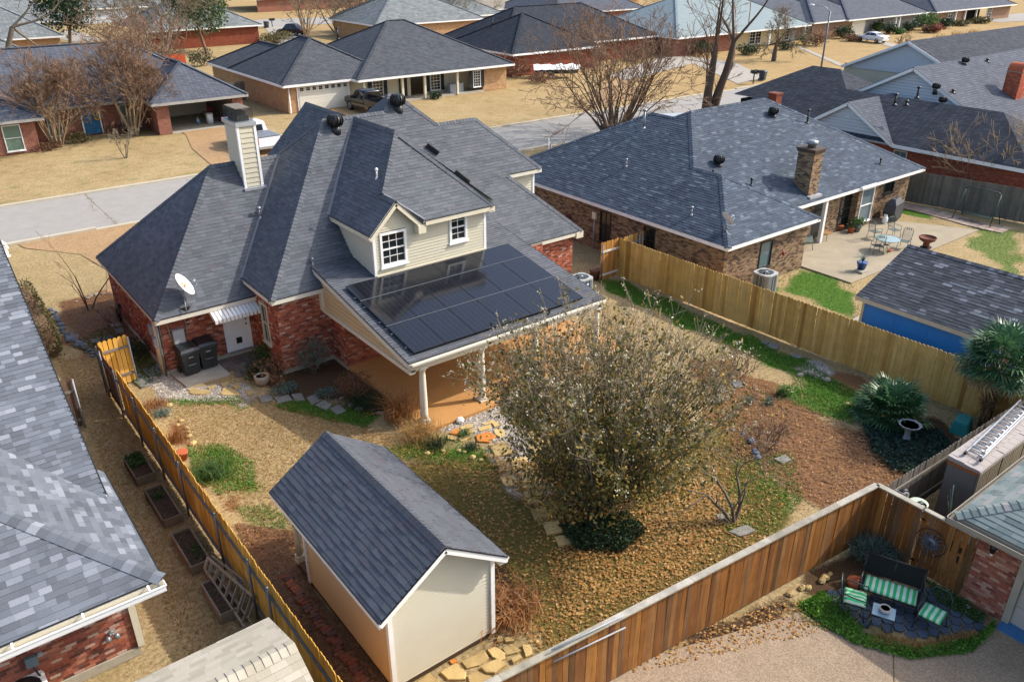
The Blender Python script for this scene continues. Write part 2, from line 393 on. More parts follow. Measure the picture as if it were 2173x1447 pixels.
def shingles(roof, polys, mat, expo=.143, wr=(.16, .40), limit=300, th=(.009, .015), base=.004):
 """Lays shingle tabs over planar convex polygons (3-D, any winding). The nearest tabs are objects, the rest one joined part."""
 cand = []; mb = MB()
 for P in polys:
  P = [Vector(p) for p in P]
  n = (P[1] - P[0]).cross(P[2] - P[0]).normalized()
  if n.z < 0: n = -n; P = P[::-1]
  ctr = sum(P, Vector()) / len(P)
  if n.dot(Vector((0, 0, CAMH)) - ctr) < 0: continue
  u = (Vector((0, 0, 1)) - n * n.z).normalized(); h = u.cross(n).normalized()
  o = P[0]; q = [((p - o).dot(h), (p - o).dot(u)) for p in P]
  a2 = sum(q[i][0] * q[(i + 1) % len(q)][1] - q[(i + 1) % len(q)][0] * q[i][1] for i in range(len(q)))
  if a2 < 0: q = q[::-1]
  t_abs = (o.z) / max(u.z, .05); off = -(t_abs % expo)
  tmin = min(p[1] for p in q); tmax = max(p[1] for p in q)
  r = math.floor((tmin - off) / expo)
  while off + r * expo < tmax:
   t0 = off + r * expo; t1 = t0 + expo
   strip = clip([(-1e3, t0), (1e3, t0), (1e3, t1), (-1e3, t1)], q); r += 1
   if len(strip) < 3: continue
   s0 = min(p[0] for p in strip); s1 = max(p[0] for p in strip); s = s0 - random.uniform(0, .3)
   while s < s1:
    w_ = random.uniform(*wr); hgt = th[1] if random.random() < .42 else th[0]
    rect = [(s, t0), (s + w_, t0), (s + w_, t1), (s, t1)]; c = clip(rect, q)
    if len(c) >= 3:
     full = len(c) == 4 and abs((max(p[0] for p in c) - min(p[0] for p in c)) - w_) < 1e-4 and abs((max(p[1] for p in c) - min(p[1] for p in c)) - expo) < 1e-4 and \
      abs(sum(c[i][0] * c[(i + 1) % 4][1] - c[(i + 1) % 4][0] * c[i][1] for i in range(4)) / 2 - w_ * expo) < 1e-5
     if full:
      p0 = o + h * s + u * t0 + n * base
      cand.append(((p0 - Vector((0, 0, CAMH))).length / max(.15, n.dot((Vector((0, 0, CAMH)) - p0).normalized())) ** .5, p0, h * w_, u * expo, n * hgt))
     else:
      top = [o + h * a + u * b + n * (base + hgt * (1 - .82 * (b - t0) / expo)) for a, b in c]
      mb.poly(top)
      for i in range(len(c)):
       A, B = c[i], c[(i + 1) % len(c)]
       if abs(A[1] - t0) < 1e-6 and abs(B[1] - t0) < 1e-6:
        k = len(mb.v); mb.poly([o + h * A[0] + u * A[1] + n * base, o + h * B[0] + u * B[1] + n * base, top[(i + 1) % len(c)], top[i]], 1)
    s += w_
 cand.sort(key=lambda c: c[0]); me = unit_tab('shingle', mat)
 for i, (dd, p0, a, b, c) in enumerate(cand):
  if i < limit:
   ob = bpy.data.objects.new('shingle', me); COL.objects.link(ob); ob.parent = roof
   M = Matrix(((a.x, b.x, c.x, p0.x), (a.y, b.y, c.y, p0.y), (a.z, b.z, c.z, p0.z), (0, 0, 0, 1)))
   ob.matrix_basis = M
  else:
   k = len(mb.v); V = [p0, p0 + a, p0 + a + b + c * .18, p0 + b + c * .18, p0 + c, p0 + a + c]
   mb.v.extend([tuple(x) for x in V])
   mb.f += [(k + 4, k + 5, k + 2, k + 3), (k, k + 1, k + 5, k + 4), (k + 1, k + 2, k + 5), (k, k + 4, k + 3)]
   mb.m += [0, 1, 1, 1]; mb.sm += [False] * 4
 if mb.f: mb.build('shingles', [mat, M_EDGE], roof, local=True, kind='stuff')
def deck(parent, polys, mats, name='roof', thick=.05):
 mb = MB()
 for P in polys:
  P = [Vector(p) for p in P]; n = (P[1] - P[0]).cross(P[2] - P[0])
  if n.z < 0: P = P[::-1]
  mb.poly(P, 0)
  mb.poly([p - Vector((0, 0, thick)) for p in P[::-1]], 1 if isinstance(mats, (list, tuple)) and len(mats) > 1 else 0)
 return mb.build(name, mats, parent)
def caps(roof, p0, p1, n1, n2, mat, width=.15, expo=.16, indiv=True, lift=.022):
 """Ridge or hip cap shingles from low p0 to high p1; n1, n2 are the normals of the two planes."""
 p0 = Vector(p0); p1 = Vector(p1); d = (p1 - p0); L = d.length; d.normalize()
 n1 = Vector(n1).normalized(); n2 = Vector(n2).normalized()
 a = d.cross(n1).normalized(); b = d.cross(n2).normalized(); up = (n1 + n2).normalized()
 if a.dot(n2) > 0: a = -a
 if b.dot(n1) > 0: b = -b
 k = max(1, int(L / expo)); e = L / k
 mb = MB(); M = MB()
 def one(m, q, e):
  t0, t1 = lift + .012, lift
  A0 = q + a * width + n1 * t0; B0 = q + b * width + n2 * t0; T0 = q + up * t0 * 1.4
  A1 = q + d * e + a * width + n1 * t1; B1 = q + d * e + b * width + n2 * t1; T1 = q + d * e + up * t1 * 1.4
  low = [q + a * width, q + b * width, q]
  m.idx([A0, T0, B0, A1, T1, B1, low[0], low[2], low[1]], [(0, 1, 4, 3), (1, 2, 5, 4), (6, 7, 1, 0), (7, 8, 2, 1), (6, 0, 3), (8, 5, 2)])
 if indiv:
  one(M, Vector((0, 0, 0)), e); me = M.mesh('cap_shingle', mat)
  for i in range(k):
   ob = bpy.data.objects.new('cap_shingle', me); COL.objects.link(ob); ob.parent = roof; ob.location = p0 + d * (e * i)
 else:
  for i in range(k): one(mb, p0 + d * (e * i), e)
  mb.build('cap_shingles', mat, roof, local=True, kind='stuff')
def fascia(roof, edges, mat, h=.17, t=.035, name='fascia', drop=.012, drip=None):
 """boards under the roof edge; edges are (p, q) top lines."""
 for p, q in edges:
  mb = MB(); p = Vector(p); q = Vector(q)
  dv = Vector((0, 0, h / 2 + drop)); mb.beam(p - dv, q - dv, t, h, m=0)
  mb.build(name, mat, roof, local=True)
  if drip:
   m2 = MB(); m2.beam(p - Vector((0, 0, .004)), q - Vector((0, 0, .004)), t + .03, .022); m2.build('drip_edge', drip, roof, local=True)
def frame(o, u, n):       # local frame on a wall: a along u, b up, c outward
 o = Vector(o); u = Vector(u).normalized(); n = Vector(n).normalized(); z = Vector((0, 0, 1))
 return lambda a, b, c=0.0: o + u * a + z * b + n * c
def tri_cut(holes, length, height):   # split a rectangle around rectangular holes -> rectangles
 us = sorted({0, length, *[x for h in holes for x in (h[0], h[1])]}); zs = sorted({0, height, *[x for h in holes for x in (h[2], h[3])]})
 us = [x for x in us if 0 <= x <= length]; zs = [x for x in zs if 0 <= x <= height]
 for i in range(len(us) - 1):
  for j in range(len(zs) - 1):
   cu = (us[i] + us[i + 1]) / 2; cz = (zs[j] + zs[j + 1]) / 2
   if not any(h[0] < cu < h[1] and h[2] < cz < h[3] for h in holes): yield us[i], us[i + 1], zs[j], zs[j + 1]
class Bricks:             # collects the bricks of one house
 def __init__(s, mat): s.mat = mat; s.c = []; s.mb = MB()
 def wall(s, parent, o, u, n, length, height, mortar, holes=(), z0=.0, name='wall', top=None, soldier=False, rec=.10, lw=.203, lh=.066, j=.0105):
  F = frame(o, u, n); mb = MB(); u = Vector(u).normalized(); n = Vector(n).normalized()
  for a0, a1, b0, b1 in tri_cut(holes, length, height): mb.poly([F(a0, b0), F(a1, b0), F(a1, b1), F(a0, b1)])
  for h in holes:       # reveals
   a0, a1, b0, b1 = h[:4]
   for A, B in (((a0, b0), (a0, b1)), ((a1, b1), (a1, b0)), ((a0, b1), (a1, b1)), ((a1, b0), (a0, b0))):
    mb.poly([F(*A, .008), F(*B, .008), F(*B, -rec), F(*A, -rec)])
  wob = mb.build(name, mortar, parent)
  ch = lh + j; r = 0; z = z0 + j
  while z + lh < height + 1e-6:
   x = -(lw + j) * (.5 if r % 2 else 0.0)
   while x < length:
    x0 = max(x, 0); x1 = min(x + lw, length); segs = [(x0, x1)]
    for h in holes:
     if z + lh > h[2] + .01 and z < h[3] - .01:
      ns = []
      for q0, q1 in segs:
       if h[1] <= q0 or h[0] >= q1: ns.append((q0, q1)); continue
       if h[0] - q0 > .03: ns.append((q0, h[0]))
       if q1 - h[1] > .03: ns.append((h[1], q1))
      segs = ns
    for q0, q1 in segs:
     if q1 - q0 < .03: continue
     if top is not None and z + lh > top((q0 + q1) / 2): continue
     pr = .006 + random.uniform(0, .004)
     s.c.append((wob, F(q0, z, 0), u * (q1 - q0), n * pr))
    x += lw + j
   z += ch; r += 1
  s.lh = lh; return wob
 def done(s, limit=300):
  cam_ = Vector((0, 0, CAMH)); Z = Vector((0, 0, s.lh))
  def key(c):
   v = cam_ - c[1]; f = c[3].normalized().dot(v.normalized())
   return v.length / max(f, .05) ** .5 if f > 0 else 1e6
  s.c.sort(key=lambda c: key(c) * (1 if c[2].length > .19 else 3))
  mb = MB(); mb.hexa([(0, 0, 0), (1, 0, 0), (1, 1, 0), (0, 1, 0), (0, 0, 1), (1, 0, 1), (1, 1, 1), (0, 1, 1)], 0, skip=(0,)); me = mb.mesh('brick', s.mat)
  rest = {}
  for i, (w_, p, a, nrm) in enumerate(s.c):
   if i < limit:
    ob = bpy.data.objects.new('brick', me); COL.objects.link(ob); ob.parent = w_
    ob.matrix_basis = Matrix(((a.x, 0, nrm.x, p.x), (a.y, 0, nrm.y, p.y), (a.z, Z.z, nrm.z, p.z), (0, 0, 0, 1)))
   else:
    m = rest.setdefault(w_, MB()); k = len(m.v)
    V = [p, p + a, p + a + Z, p + Z]; m.v.extend([tuple(x) for x in V] + [tuple(x + nrm) for x in V])
    m.f += [(k + 4, k + 5, k + 6, k + 7), (k, k + 1, k + 5, k + 4), (k + 1, k + 2, k + 6, k + 5), (k + 2, k + 3, k + 7, k + 6), (k + 3, k, k + 4, k + 7)]
    m.m += [0] * 5; m.sm += [False] * 5
  for w_, m in rest.items(): m.build('bricks', s.mat, w_, local=True, kind='stuff')
def plainwall(parent, o, u, n, length, height, mat, holes=(), name='wall', rec=.10, tops=None):
 F = frame(o, u, n); mb = MB()
 for a0, a1, b0, b1 in tri_cut(holes, length, height): mb.poly([F(a0, b0), F(a1, b0), F(a1, b1), F(a0, b1)])
 for h in holes:
  a0, a1, b0, b1 = h[:4]
  for A, B in (((a0, b0), (a0, b1)), ((a1, b1), (a1, b0)), ((a0, b1), (a1, b1)), ((a1, b0), (a0, b0))):
   mb.poly([F(*A), F(*B), F(*B, -rec), F(*A, -rec)])
 return mb.build(name, mat, parent)
def siding(parent, o, u, n, outline, mat, expo=.115, indiv=True, holes=(), name='siding_board', proud=.034, mat_back=None):
 """lap siding: outline is a convex polygon in (a, b) wall coordinates."""
 F = frame(o, u, n); b0 = min(p[1] for p in outline); b1 = max(p[1] for p in outline); z = b0; mbj = MB()
 a2 = sum(outline[i][0] * outline[(i + 1) % len(outline)][1] - outline[(i + 1) % len(outline)][0] * outline[i][1] for i in range(len(outline)))
 q = outline if a2 > 0 else outline[::-1]
 back = MB(); am = max(p[0] for p in q); bm = max(p[1] for p in q)
 for r0, r1, r2, r3 in tri_cut(holes, am, bm):
  c = clip([(r0, r2), (r1, r2), (r1, r3), (r0, r3)], q)
  if len(c) >= 3: back.poly([F(a, b, 0) for a, b in c])
 wl = back.build('wall', mat_back or M_LAPSHADE, parent)
 while z < b1 - .01:
  c = clip([(-99, z), (99, z), (99, z + expo * .91), (-99, z + expo * .91)], q)  # boards stop short; the dark backing shows as a painted shade line
  if len(c) >= 3:
   a0 = min(p[0] for p in c); a1 = max(p[0] for p in c); spans = [(a0, a1)]
   for h in holes:
    if z + expo > h[2] and z < h[3]:
     ns = []
     for s0, s1 in spans:
      if h[1] <= s0 or h[0] >= s1: ns.append((s0, s1)); continue
      if h[0] > s0: ns.append((s0, h[0]))
      if h[1] < s1: ns.append((h[1], s1))
     spans = ns
   for s0, s1 in spans:
    c2 = clip(c, [(s0, z - 1), (s1, z - 1), (s1, z + 1), (s0, z + 1)])
    if len(c2) < 3: continue
    m = MB() if indiv else mbj
    prof = lambda b: proud * (1 - .8 * min(1, (b - z) / expo))
    top = [F(a, b, prof(b)) for a, b in c2]; m.poly(top)
    for i in range(len(c2)):
     A, B = c2[i], c2[(i + 1) % len(c2)]
     m.poly([F(*A, 0), F(*B, 0), top[(i + 1) % len(c2)], top[i]])
    if indiv: m.build(name, mat, wl, local=True)
  z += expo
 if not indiv and mbj.f: mbj.build(name + 's', mat, wl, local=True, kind='stuff')
 return wl
def window(parent, o, u, n, w_, h_, cols=2, rows=2, mat=None, sash=True, fw=.06, trim=.0, glass=None, sill=True, name='window', munt=.018, panes=True, depth=.04, label=None):
 """o = lower left corner of the opening on the wall face."""
 mat = mat or M_WHITE; glass = glass or M_GLASS; F = frame(o, u, n); mb = MB(); t = trim
 for a0, a1, b0, b1 in ((-t, fw, -t, h_ + t), (w_ - fw, w_ + t, -t, h_ + t), (fw, w_ - fw, h_ - fw, h_ + t), (fw, w_ - fw, -t, fw)):
  mb.fbox(F, a0, a1, b0, b1, -.06, depth)
 if sash: mb.fbox(F, fw, w_ - fw, h_ / 2 - .022, h_ / 2 + .022, -.05, depth * .6)
 win = mb.build(name, mat, parent, label=label)
 if sill:
  s = MB(); s.fbox(F, -t - .04, w_ + t + .04, -t - .05, -t, -.02, depth + .05); s.build('sill', mat, win, local=True)
 halves = [(fw, h_ / 2 - .022), (h_ / 2 + .022, h_ - fw)] if sash else [(fw, h_ - fw)]
 m2 = MB(); iw = w_ - 2 * fw
 for (b0, b1) in halves:
  rr = max(1, rows // 2) if sash else rows
  for i in range(1, cols): m2.fbox(F, fw + iw * i / cols - munt / 2, fw + iw * i / cols + munt / 2, b0, b1, -.035, .004)
  for j in range(1, rr): m2.fbox(F, fw, w_ - fw, b0 + (b1 - b0) * j / rr - munt / 2, b0 + (b1 - b0) * j / rr + munt / 2, -.035, .003)
  for i in range(cols):
   for j in range(rr):
    if not panes and (i or j): continue
    p = MB(); c_, r_ = (cols, rr) if panes else (1, 1)
    A0 = fw + iw * i / c_; A1 = fw + iw * (i + 1) / c_; B0 = b0 + (b1 - b0) * j / r_; B1 = b0 + (b1 - b0) * (j + 1) / r_
    p.fbox(F, A0 + .001, A1 - .001, B0 + .001, B1 - .001, -.035, -.02); p.build('pane', glass, win, local=True)
 if m2.f: m2.build('muntin', mat, win, local=True)
 return win
def hip_polys(x0, x1, y0, y1, z, k):
 w_, h_ = x1 - x0, y1 - y0
 if w_ >= h_:
  r = h_ / 2; A = (x0 + r, y0 + r, z + k * r); B = (x1 - r, y0 + r, z + k * r)
  return [[(x0, y0, z), (x1, y0, z), B, A], [(x1, y0, z), (x1, y1, z), B], [(x1, y1, z), (x0, y1, z), A, B], [(x0, y1, z), (x0, y0, z), A]]
 r = w_ / 2; A = (x0 + r, y0 + r, z + k * r); B = (x0 + r, y1 - r, z + k * r)
 return [[(x0, y0, z), (x1, y0, z), A], [(x1, y0, z), (x1, y1, z), B, A], [(x1, y1, z), (x0, y1, z), B], [(x0, y1, z), (x0, y0, z), A, B]]
def gable_polys(x0, x1, y0, y1, z, k, along='x'):
 if along == 'x':
  r = (y1 - y0) / 2; A = (x0, y0 + r, z + k * r); B = (x1, y0 + r, z + k * r)
  return [[(x0, y0, z), (x1, y0, z), B, A], [(x1, y1, z), (x0, y1, z), A, B]]
 r = (x1 - x0) / 2; A = (x0 + r, y0, z + k * r); B = (x0 + r, y1, z + k * r)
 return [[(x1, y0, z), (x1, y1, z), B, A], [(x0, y1, z), (x0, y0, z), A, B]]
def turbine(loc, label, k=1.0, group='turbine vents on the roofs'):
 t = thing('turbine_vent', label, 'roof vent', loc, group)
 m = MB(); m.lathe((0, 0, -.25), [(.21 * k, 0), (.19 * k, .25), (.18 * k, .42 * k)], 14); m.build('base', M_BLACK, t, local=True)
 m = MB(); m.lathe((0, 0, .16 * k), [(.15 * k, 0), (.24 * k, .06 * k), (.29 * k, .18 * k), (.28 * k, .30 * k), (.2 * k, .42 * k), (.05 * k, .46 * k)], 14); m.build('head', M_BLACK, t, local=True)
 for i in range(14):
  f = MB(); a = 2 * math.pi * i / 14
  pts = [(r * k * math.cos(a + dz), r * k * math.sin(a + dz), .16 * k + z * k) for r, z, dz in ((.16, .01, 0), (.26, .06, .05), (.315, .18, .12), (.30, .31, .2), (.2, .44, .3))]
  for p, q in zip(pts, pts[1:]): f.beam(p, q, .012, .05 * k, up=(math.cos(a), math.sin(a), 0))
  f.build('vane', M_BLACK, t, local=True)
 return t
def pipe_vent(loc, label, h=.5, r=.045, mat=None, cap=True, group='vent pipes on the roofs'):
 t = thing('vent_pipe', label, 'vent pipe', loc, group); mat = mat or M_STEEL
 m = MB(); m.tube([(0, 0, -.1), (0, 0, h)], r, 8); m.build('pipe', mat, t, local=True)
 m = MB(); m.lathe((0, 0, -.03), [(r * 3, -.05), (r * 1.6, .06), (r * 1.05, .1)], 8); m.build('flashing', mat, t, local=True)
 if cap: m = MB(); m.lathe((0, 0, h - .04), [(r * 1.5, 0), (r * 2, .03), (r * 1.9, .09), (r * .3, .12)], 8); m.build('cap', mat, t, local=True)
 return t
# ground
def lawn_mat(name, zones=True):
 t = NT(name)
 n1 = t.noise(9, 5, .75); n2 = t.noise(1.1, 4, .6); n3 = t.noise(28, 3, .7); n4 = t.noise(.22, 3)
 tan = t.ramp(n1, [(.25, hx('6d5c40')), (.45, hx('94805e')), (.6, hx('ac9974')), (.8, hx('c2b08d'))])
 tan = t.mix(t.rng(n2, .4, .7, 0, .4), tan, hx('7f7048'))
 tan = t.mix(1.0, tan, t.ramp(n4, [(.3, (.9, .86, .8)), (.7, (1.08, 1.08, 1.05))]), 'MULTIPLY')
 gre = t.ramp(n1, [(.25, hx('2c4214')), (.5, hx('426020')), (.75, hx('5f8030'))])
 gm = t.rng(t.math('ADD', t.math('MULTIPLY', n2, .6), t.math('MULTIPLY', n1, .4)), .54, .72, 0, .7)
 if not zones:
  col = t.mix(gm, tan, gre)
  sp = t.n('ShaderNodeSeparateXYZ'); t.l(t.pos(), sp.inputs[0])
  orange = t.rng(sp.outputs[0], 36, 70, 0, .42)
  col = t.mix(t.math('MULTIPLY', orange, t.rng(n2, .3, .6, .5, 1)), col, t.ramp(n1, [(.3, hx('8a6a3e')), (.7, hx('b3905c'))]))
  t.bump(n1, .35, .03); return t.fin(col, .95, .1)
 at = lambda a: t.n('ShaderNodeAttribute', attribute_name=a).outputs['Fac']
 brk = t.math('ADD', t.math('MULTIPLY', n1, .7), t.math('MULTIPLY', n3, .5))
 def w_(a, hard=.25):
  return t.rng(t.math('SUBTRACT', t.math('MULTIPLY', at(a), 1.5), brk), -.1, hard, 0, 1)
 col = t.mix(t.math('MULTIPLY', gm, .35), tan, gre)
 col = t.mix(w_('green', .3), col, gre)
 oliv = t.ramp(n1, [(.3, hx('4c4322')), (.6, hx('6e6234')), (.8, hx('8a7a45'))])
 col = t.mix(w_('olive', .5), col, oliv)
 mul = t.ramp(n3, [(.25, hx('513a2a')), (.5, hx('785539')), (.75, hx('9b7650'))])
 col = t.mix(w_('mulch'), col, mul)
 soil = t.ramp(n3, [(.25, hx('352a22')), (.6, hx('57432f')), (.8, hx('6f5840'))])
 col = t.mix(w_('soil'), col, soil)
 grav = t.ramp(t.noise(22, 2, .9), [(.3, hx('5d564e')), (.5, hx('978f84')), (.68, hx('bcb5aa'))])
 col = t.mix(w_('gravel'), col, grav)
 t.bump(t.math('ADD', n1, t.math('MULTIPLY', n3, .6)), .55, .05); return t.fin(col, .95, .1)
M_LAWN = lawn_mat('dormant_lawn'); M_LAWN_FAR = lawn_mat('dormant_lawn_far', False)
mb = MB(); S = 700
mb.box(-S, S, -S, S, -1.0, -.03, 0); tag(mb.build('ground', M_LAWN_FAR), kind='structure')
ZONES = {'green': [], 'olive': [], 'mulch': [], 'soil': [], 'gravel': []}
ZW = {}
def zone(kind, pts, w_=1.0): P = [(gp(*p).x, gp(*p).y) for p in pts]; ZONES[kind].append(P); ZW[id(P)] = w_
zone('green', [(400, 952), (470, 942), (538, 982), (538, 1030), (465, 1048), (412, 1005)], .8)
zone('green', [(500, 1078), (560, 1072), (620, 1100), (600, 1125), (540, 1118)], .6)
zone('green', [(583, 862), (640, 848), (700, 866), (785, 872), (775, 908), (720, 895), (650, 882)])
zone('green', [(1262, 590), (1330, 602), (1480, 668), (1640, 742), (1720, 770), (1640, 775), (1600, 757), (1480, 702), (1300, 618)])
zone('green', [(1620, 735), (1700, 765), (1810, 830), (1860, 870), (1800, 896), (1720, 872), (1650, 838), (1690, 810)])
zone('green', [(1560, 985), (1680, 960), (1700, 1060), (1640, 1130), (1540, 1125), (1545, 1050)], .75)
zone('green', [(820, 952), (920, 925), (1040, 955), (1040, 1000), (920, 985), (840, 975)], .72)
zone('green', [(360, 848), (510, 842), (520, 856), (380, 862)])
zone('green', [(1690, 1280), (1770, 1260), (1830, 1330), (1790, 1350), (1710, 1320)])
zone('green', [(1655, 600), (1690, 565), (1800, 600), (1825, 625), (1820, 680), (1760, 660), (1680, 625)], .66)
zone('green', [(1905, 440), (1980, 450), (1975, 465), (1905, 450)])
zone('green', [(2060, 470), (2173, 490), (2173, 640), (2110, 560), (2050, 520)], .55)
zone('green', [(1580, 590), (1650, 610), (1640, 640), (1570, 610)], .6)
zone('green', [(255, 735), (300, 725), (340, 790), (310, 800)])
zone('mulch', [(1480, 772), (1540, 765), (1610, 800), (1680, 848), (1760, 898), (1850, 925), (1945, 1012), (1905, 1048), (1760, 1095), (1660, 1035), (1590, 965), (1530, 900)])
zone('mulch', [(500, 1110), (640, 1130), (660, 1250), (840, 1460), (690, 1460), (560, 1250)])
zone('mulch', [(130, 640), (245, 618), (300, 700), (330, 790), (250, 770), (150, 735)])
zone('mulch', [(1745, 782), (1830, 800), (1850, 830), (1790, 815)])
zone('mulch', [(340, 850), (420, 935), (500, 1080), (470, 1080), (380, 950), (330, 860)])
zone('soil', [(515, 765), (600, 760), (700, 735), (760, 770), (832, 830), (830, 862), (700, 852), (560, 835)])
zone('soil', [(1045, 1225), (1100, 1270), (1135, 1345), (1050, 1365)])
zone('soil', [(1180, 1000), (1330, 1030), (1380, 1130), (1300, 1190), (1190, 1150)])
zone('soil', [(1820, 880), (1990, 900), (2050, 940), (2000, 1010), (1900, 1000), (1840, 950)])
zone('soil', [(1560, 900), (1650, 900), (1680, 960), (1600, 985)])
zone('soil', [(1060, 1470), (1300, 1440), (1660, 1268), (1700, 1290), (1400, 1430), (1200, 1490)])
zone('soil', [(1720, 1255), (1830, 1150), (1890, 1170), (1880, 1200), (1800, 1260)])
zone('gravel', [(300, 800), (355, 790), (395, 828), (520, 810), (545, 830), (520, 850), (400, 850), (330, 840)])
zone('gravel', [(905, 895), (1060, 835), (1090, 880), (1060, 930), (960, 920)])
zone('gravel', [(1030, 935), (1120, 930), (1160, 1040), (1100, 1060)])
zone('gravel', [(1700, 785), (1745, 770), (1770, 790), (1730, 800)])
zone('olive', [(860, 985), (1050, 960), (1560, 900), (1680, 1100), (1500, 1260), (1150, 1400), (1060, 1300), (960, 1110)])
def build_lawn():
 x0, x1, y0, y1, st = -8.0, 52.0, 3.0, 47.0, .2
 nx = int((x1 - x0) / st) + 1; ny = int((y1 - y0) / st) + 1
 X, Y = np.meshgrid(np.linspace(x0, x1, nx), np.linspace(y0, y1, ny))
 Z = .010 * np.sin(X * 1.7 + Y * .6) * np.sin(Y * 1.3 - X * .4) + rng.normal(0, .004, X.shape) - .012
 V = np.stack([X, Y, Z], -1).reshape(-1, 3); I = np.arange(nx * ny).reshape(ny, nx)
 F = np.stack([I[:-1, :-1], I[:-1, 1:], I[1:, 1:], I[1:, :-1]], -1).reshape(-1, 4)
 me = raw_mesh('lawn', V, F, M_LAWN, True); px, py = V[:, 0], V[:, 1]
 wob = .22 * (np.sin(px * 2.1 + 1.3 * np.sin(py * 1.7)) + np.sin(py * 2.7 + 1.1 * np.sin(px * 3.1)))
 for k, polys in ZONES.items():
  W = np.zeros(len(V))
  for P in polys:
   ins = np.zeros(len(V), bool); dmin = np.full(len(V), 9.0)
   for i in range(len(P)):
    ax, ay = P[i]; bx, by = P[(i + 1) % len(P)]
    c = ((ay > py) != (by > py)) & (px < (bx - ax) * (py - ay) / (by - ay + 1e-12) + ax); ins ^= c
    L = (bx - ax) ** 2 + (by - ay) ** 2 + 1e-9; tt = np.clip(((px - ax) * (bx - ax) + (py - ay) * (by - ay)) / L, 0, 1)
    dmin = np.minimum(dmin, np.hypot(px - ax - tt * (bx - ax), py - ay - tt * (by - ay)))
   sd = np.where(ins, dmin, -dmin) + wob; W = np.maximum(W, np.clip(.5 + sd / .9, 0, 1) * ZW[id(P)])
  a = me.attributes.new(k, 'FLOAT', 'POINT'); a.data.foreach_set('value', W.astype(np.float32))
 o = link('lawn', me); tag(o, kind='structure'); return o
LAWN = build_lawn()
def sheet(name, pts, mat, z=.004, thick=.0, kind='structure', zp=0.0):
 mb = MB(); P = [gp(*p, zp) if len(p) == 2 else Vector(p) for p in pts]
 a2 = sum(P[i].x * P[(i + 1) % len(P)].y - P[(i + 1) % len(P)].x * P[i].y for i in range(len(P)))
 if a2 < 0: P = P[::-1]
 if thick: mb.prism(P, z - thick, z)
 else: mb.poly([(p.x, p.y, z) for p in P])
 return tag(mb.build(name, mat), kind=kind)
def conc_mat(name, h, var=.12, stain=.3, agg=0.0, h2=None):
 t = NT(name); c = hx(h)
 col = t.ramp(t.noise(1.3, 5, .7), [(.3, sc(c, 1 - var)), (.7, sc(c, 1 + var))])
 st = t.rng(t.noise(.35, 5, .7), .5, .72, 0, stain); col = t.mix(st, col, hx(h2) if h2 else sc(c, .55))
 if agg:
  v = t.n('ShaderNodeTexVoronoi'); v.inputs['Scale'].default_value = 38; t.l(t.pos(), v.inputs['Vector'])
  g = t.n('ShaderNodeSeparateColor'); t.l(v.outputs['Color'], g.inputs[0])
  col = t.mix(1.0, col, t.ramp(g.outputs[0], [(.1, (1 - agg,) * 3), (.9, (1 + agg,) * 3)]), 'MULTIPLY')
  t.bump(v.outputs['Distance'], .4, .01)
 else: t.bump(t.noise(30, 3), .15, .01)
 return t.fin(col, .9, .2)
M_STREET = conc_mat('street_concrete', '938f88', .08, .22, 0, '8a857c')
M_AGG = conc_mat('exposed_aggregate', '9c7f5c', .1, .3, .35)
M_AGG2 = conc_mat('brown_aggregate', '93806a', .1, .45, .2, '806554')
M_PATIO_R = conc_mat('pale_patio', '988d78', .12, .3, 0, '8d816c')
M_PATIO = conc_mat('stained_patio', 'b1834f', .1, .35, 0, 'a98b62')
M_DRIVE = conc_mat('driveway_concrete', '9c958a', .1, .25)
M_KERB = conc_mat('kerb_concrete', 'b0a794', .08, .2)
SY0, SY1 = 47.35, 54.75
xs = [-40] + [9.1 + 6.1 * i for i in range(-7, 32)] + [420]
st = thing('street', None, None); tag(st, kind='structure')
for a, b in zip(xs, xs[1:]):
 m = MB(); m.box(a + .012, b - .012, SY0, SY1, -.3, .012, 0); m.build('slab', M_STREET, st)
m = MB(); m.box(-40, 420, SY0, SY1, -.31, .002, 0); m.build('joint_bed', plain('joint_dirt', '57503f', .95, .1), st)
def kerb(y0, y1, gaps, zt=.12):
 segs = [(-40, 420)]
 for g0, g1 in gaps:
  ns = []
  for a, b in segs:
   if g1 <= a or g0 >= b: ns.append((a, b)); continue
   ns += [(a, g0), (g1, b)]
  segs = ns
 k = thing('kerb', None, None); tag(k, kind='structure')
 for a, b in segs:
  x = a
  while x < b:
   e = min(x + 12.2, b); m = MB(); m.box(x + .006, e - .006, y0, y1, -.2, zt, 0); m.build('kerb_stone', M_KERB, k); x = e
 for g0, g1 in gaps: m = MB(); m.box(g0, g1, y0, y1, -.2, .03, 0); m.build('kerb_stone', M_KERB, k)
kerb(SY1, SY1 + .30, [(17, 25.5), (30, 38), (68, 72), (82, 86), (128, 133)])
kerb(SY0 - .30, SY0, [(8.0, 13.8), (40, 46)])
cr = MB(); wd = []
for i in range(70):
 y = random.uniform(SY0, SY1); x = 9.1 + random.gauss(0, .07) - (.25 if 50 < y < 52 else 0)
 p = Vector((x, y, .012)); a = random.uniform(0, 6.28); l = random.uniform(.06, .22)
 wd.append((p, a, l)); cr.poly([p + Vector((math.cos(a + 1.57) * .02, math.sin(a + 1.57) * .02, 0)), p - Vector((math.cos(a + 1.57) * .02, math.sin(a + 1.57) * .02, 0)), p + Vector((math.cos(a) * l, math.sin(a) * l, random.uniform(.02, .12)))])
tag(cr.build('weeds', L_TAN), kind='stuff')
tag(sheet('driveway', [(255, 563), (430, 443), (700, 400), (560, 640), (300, 640)], M_AGG, .004), kind='structure')
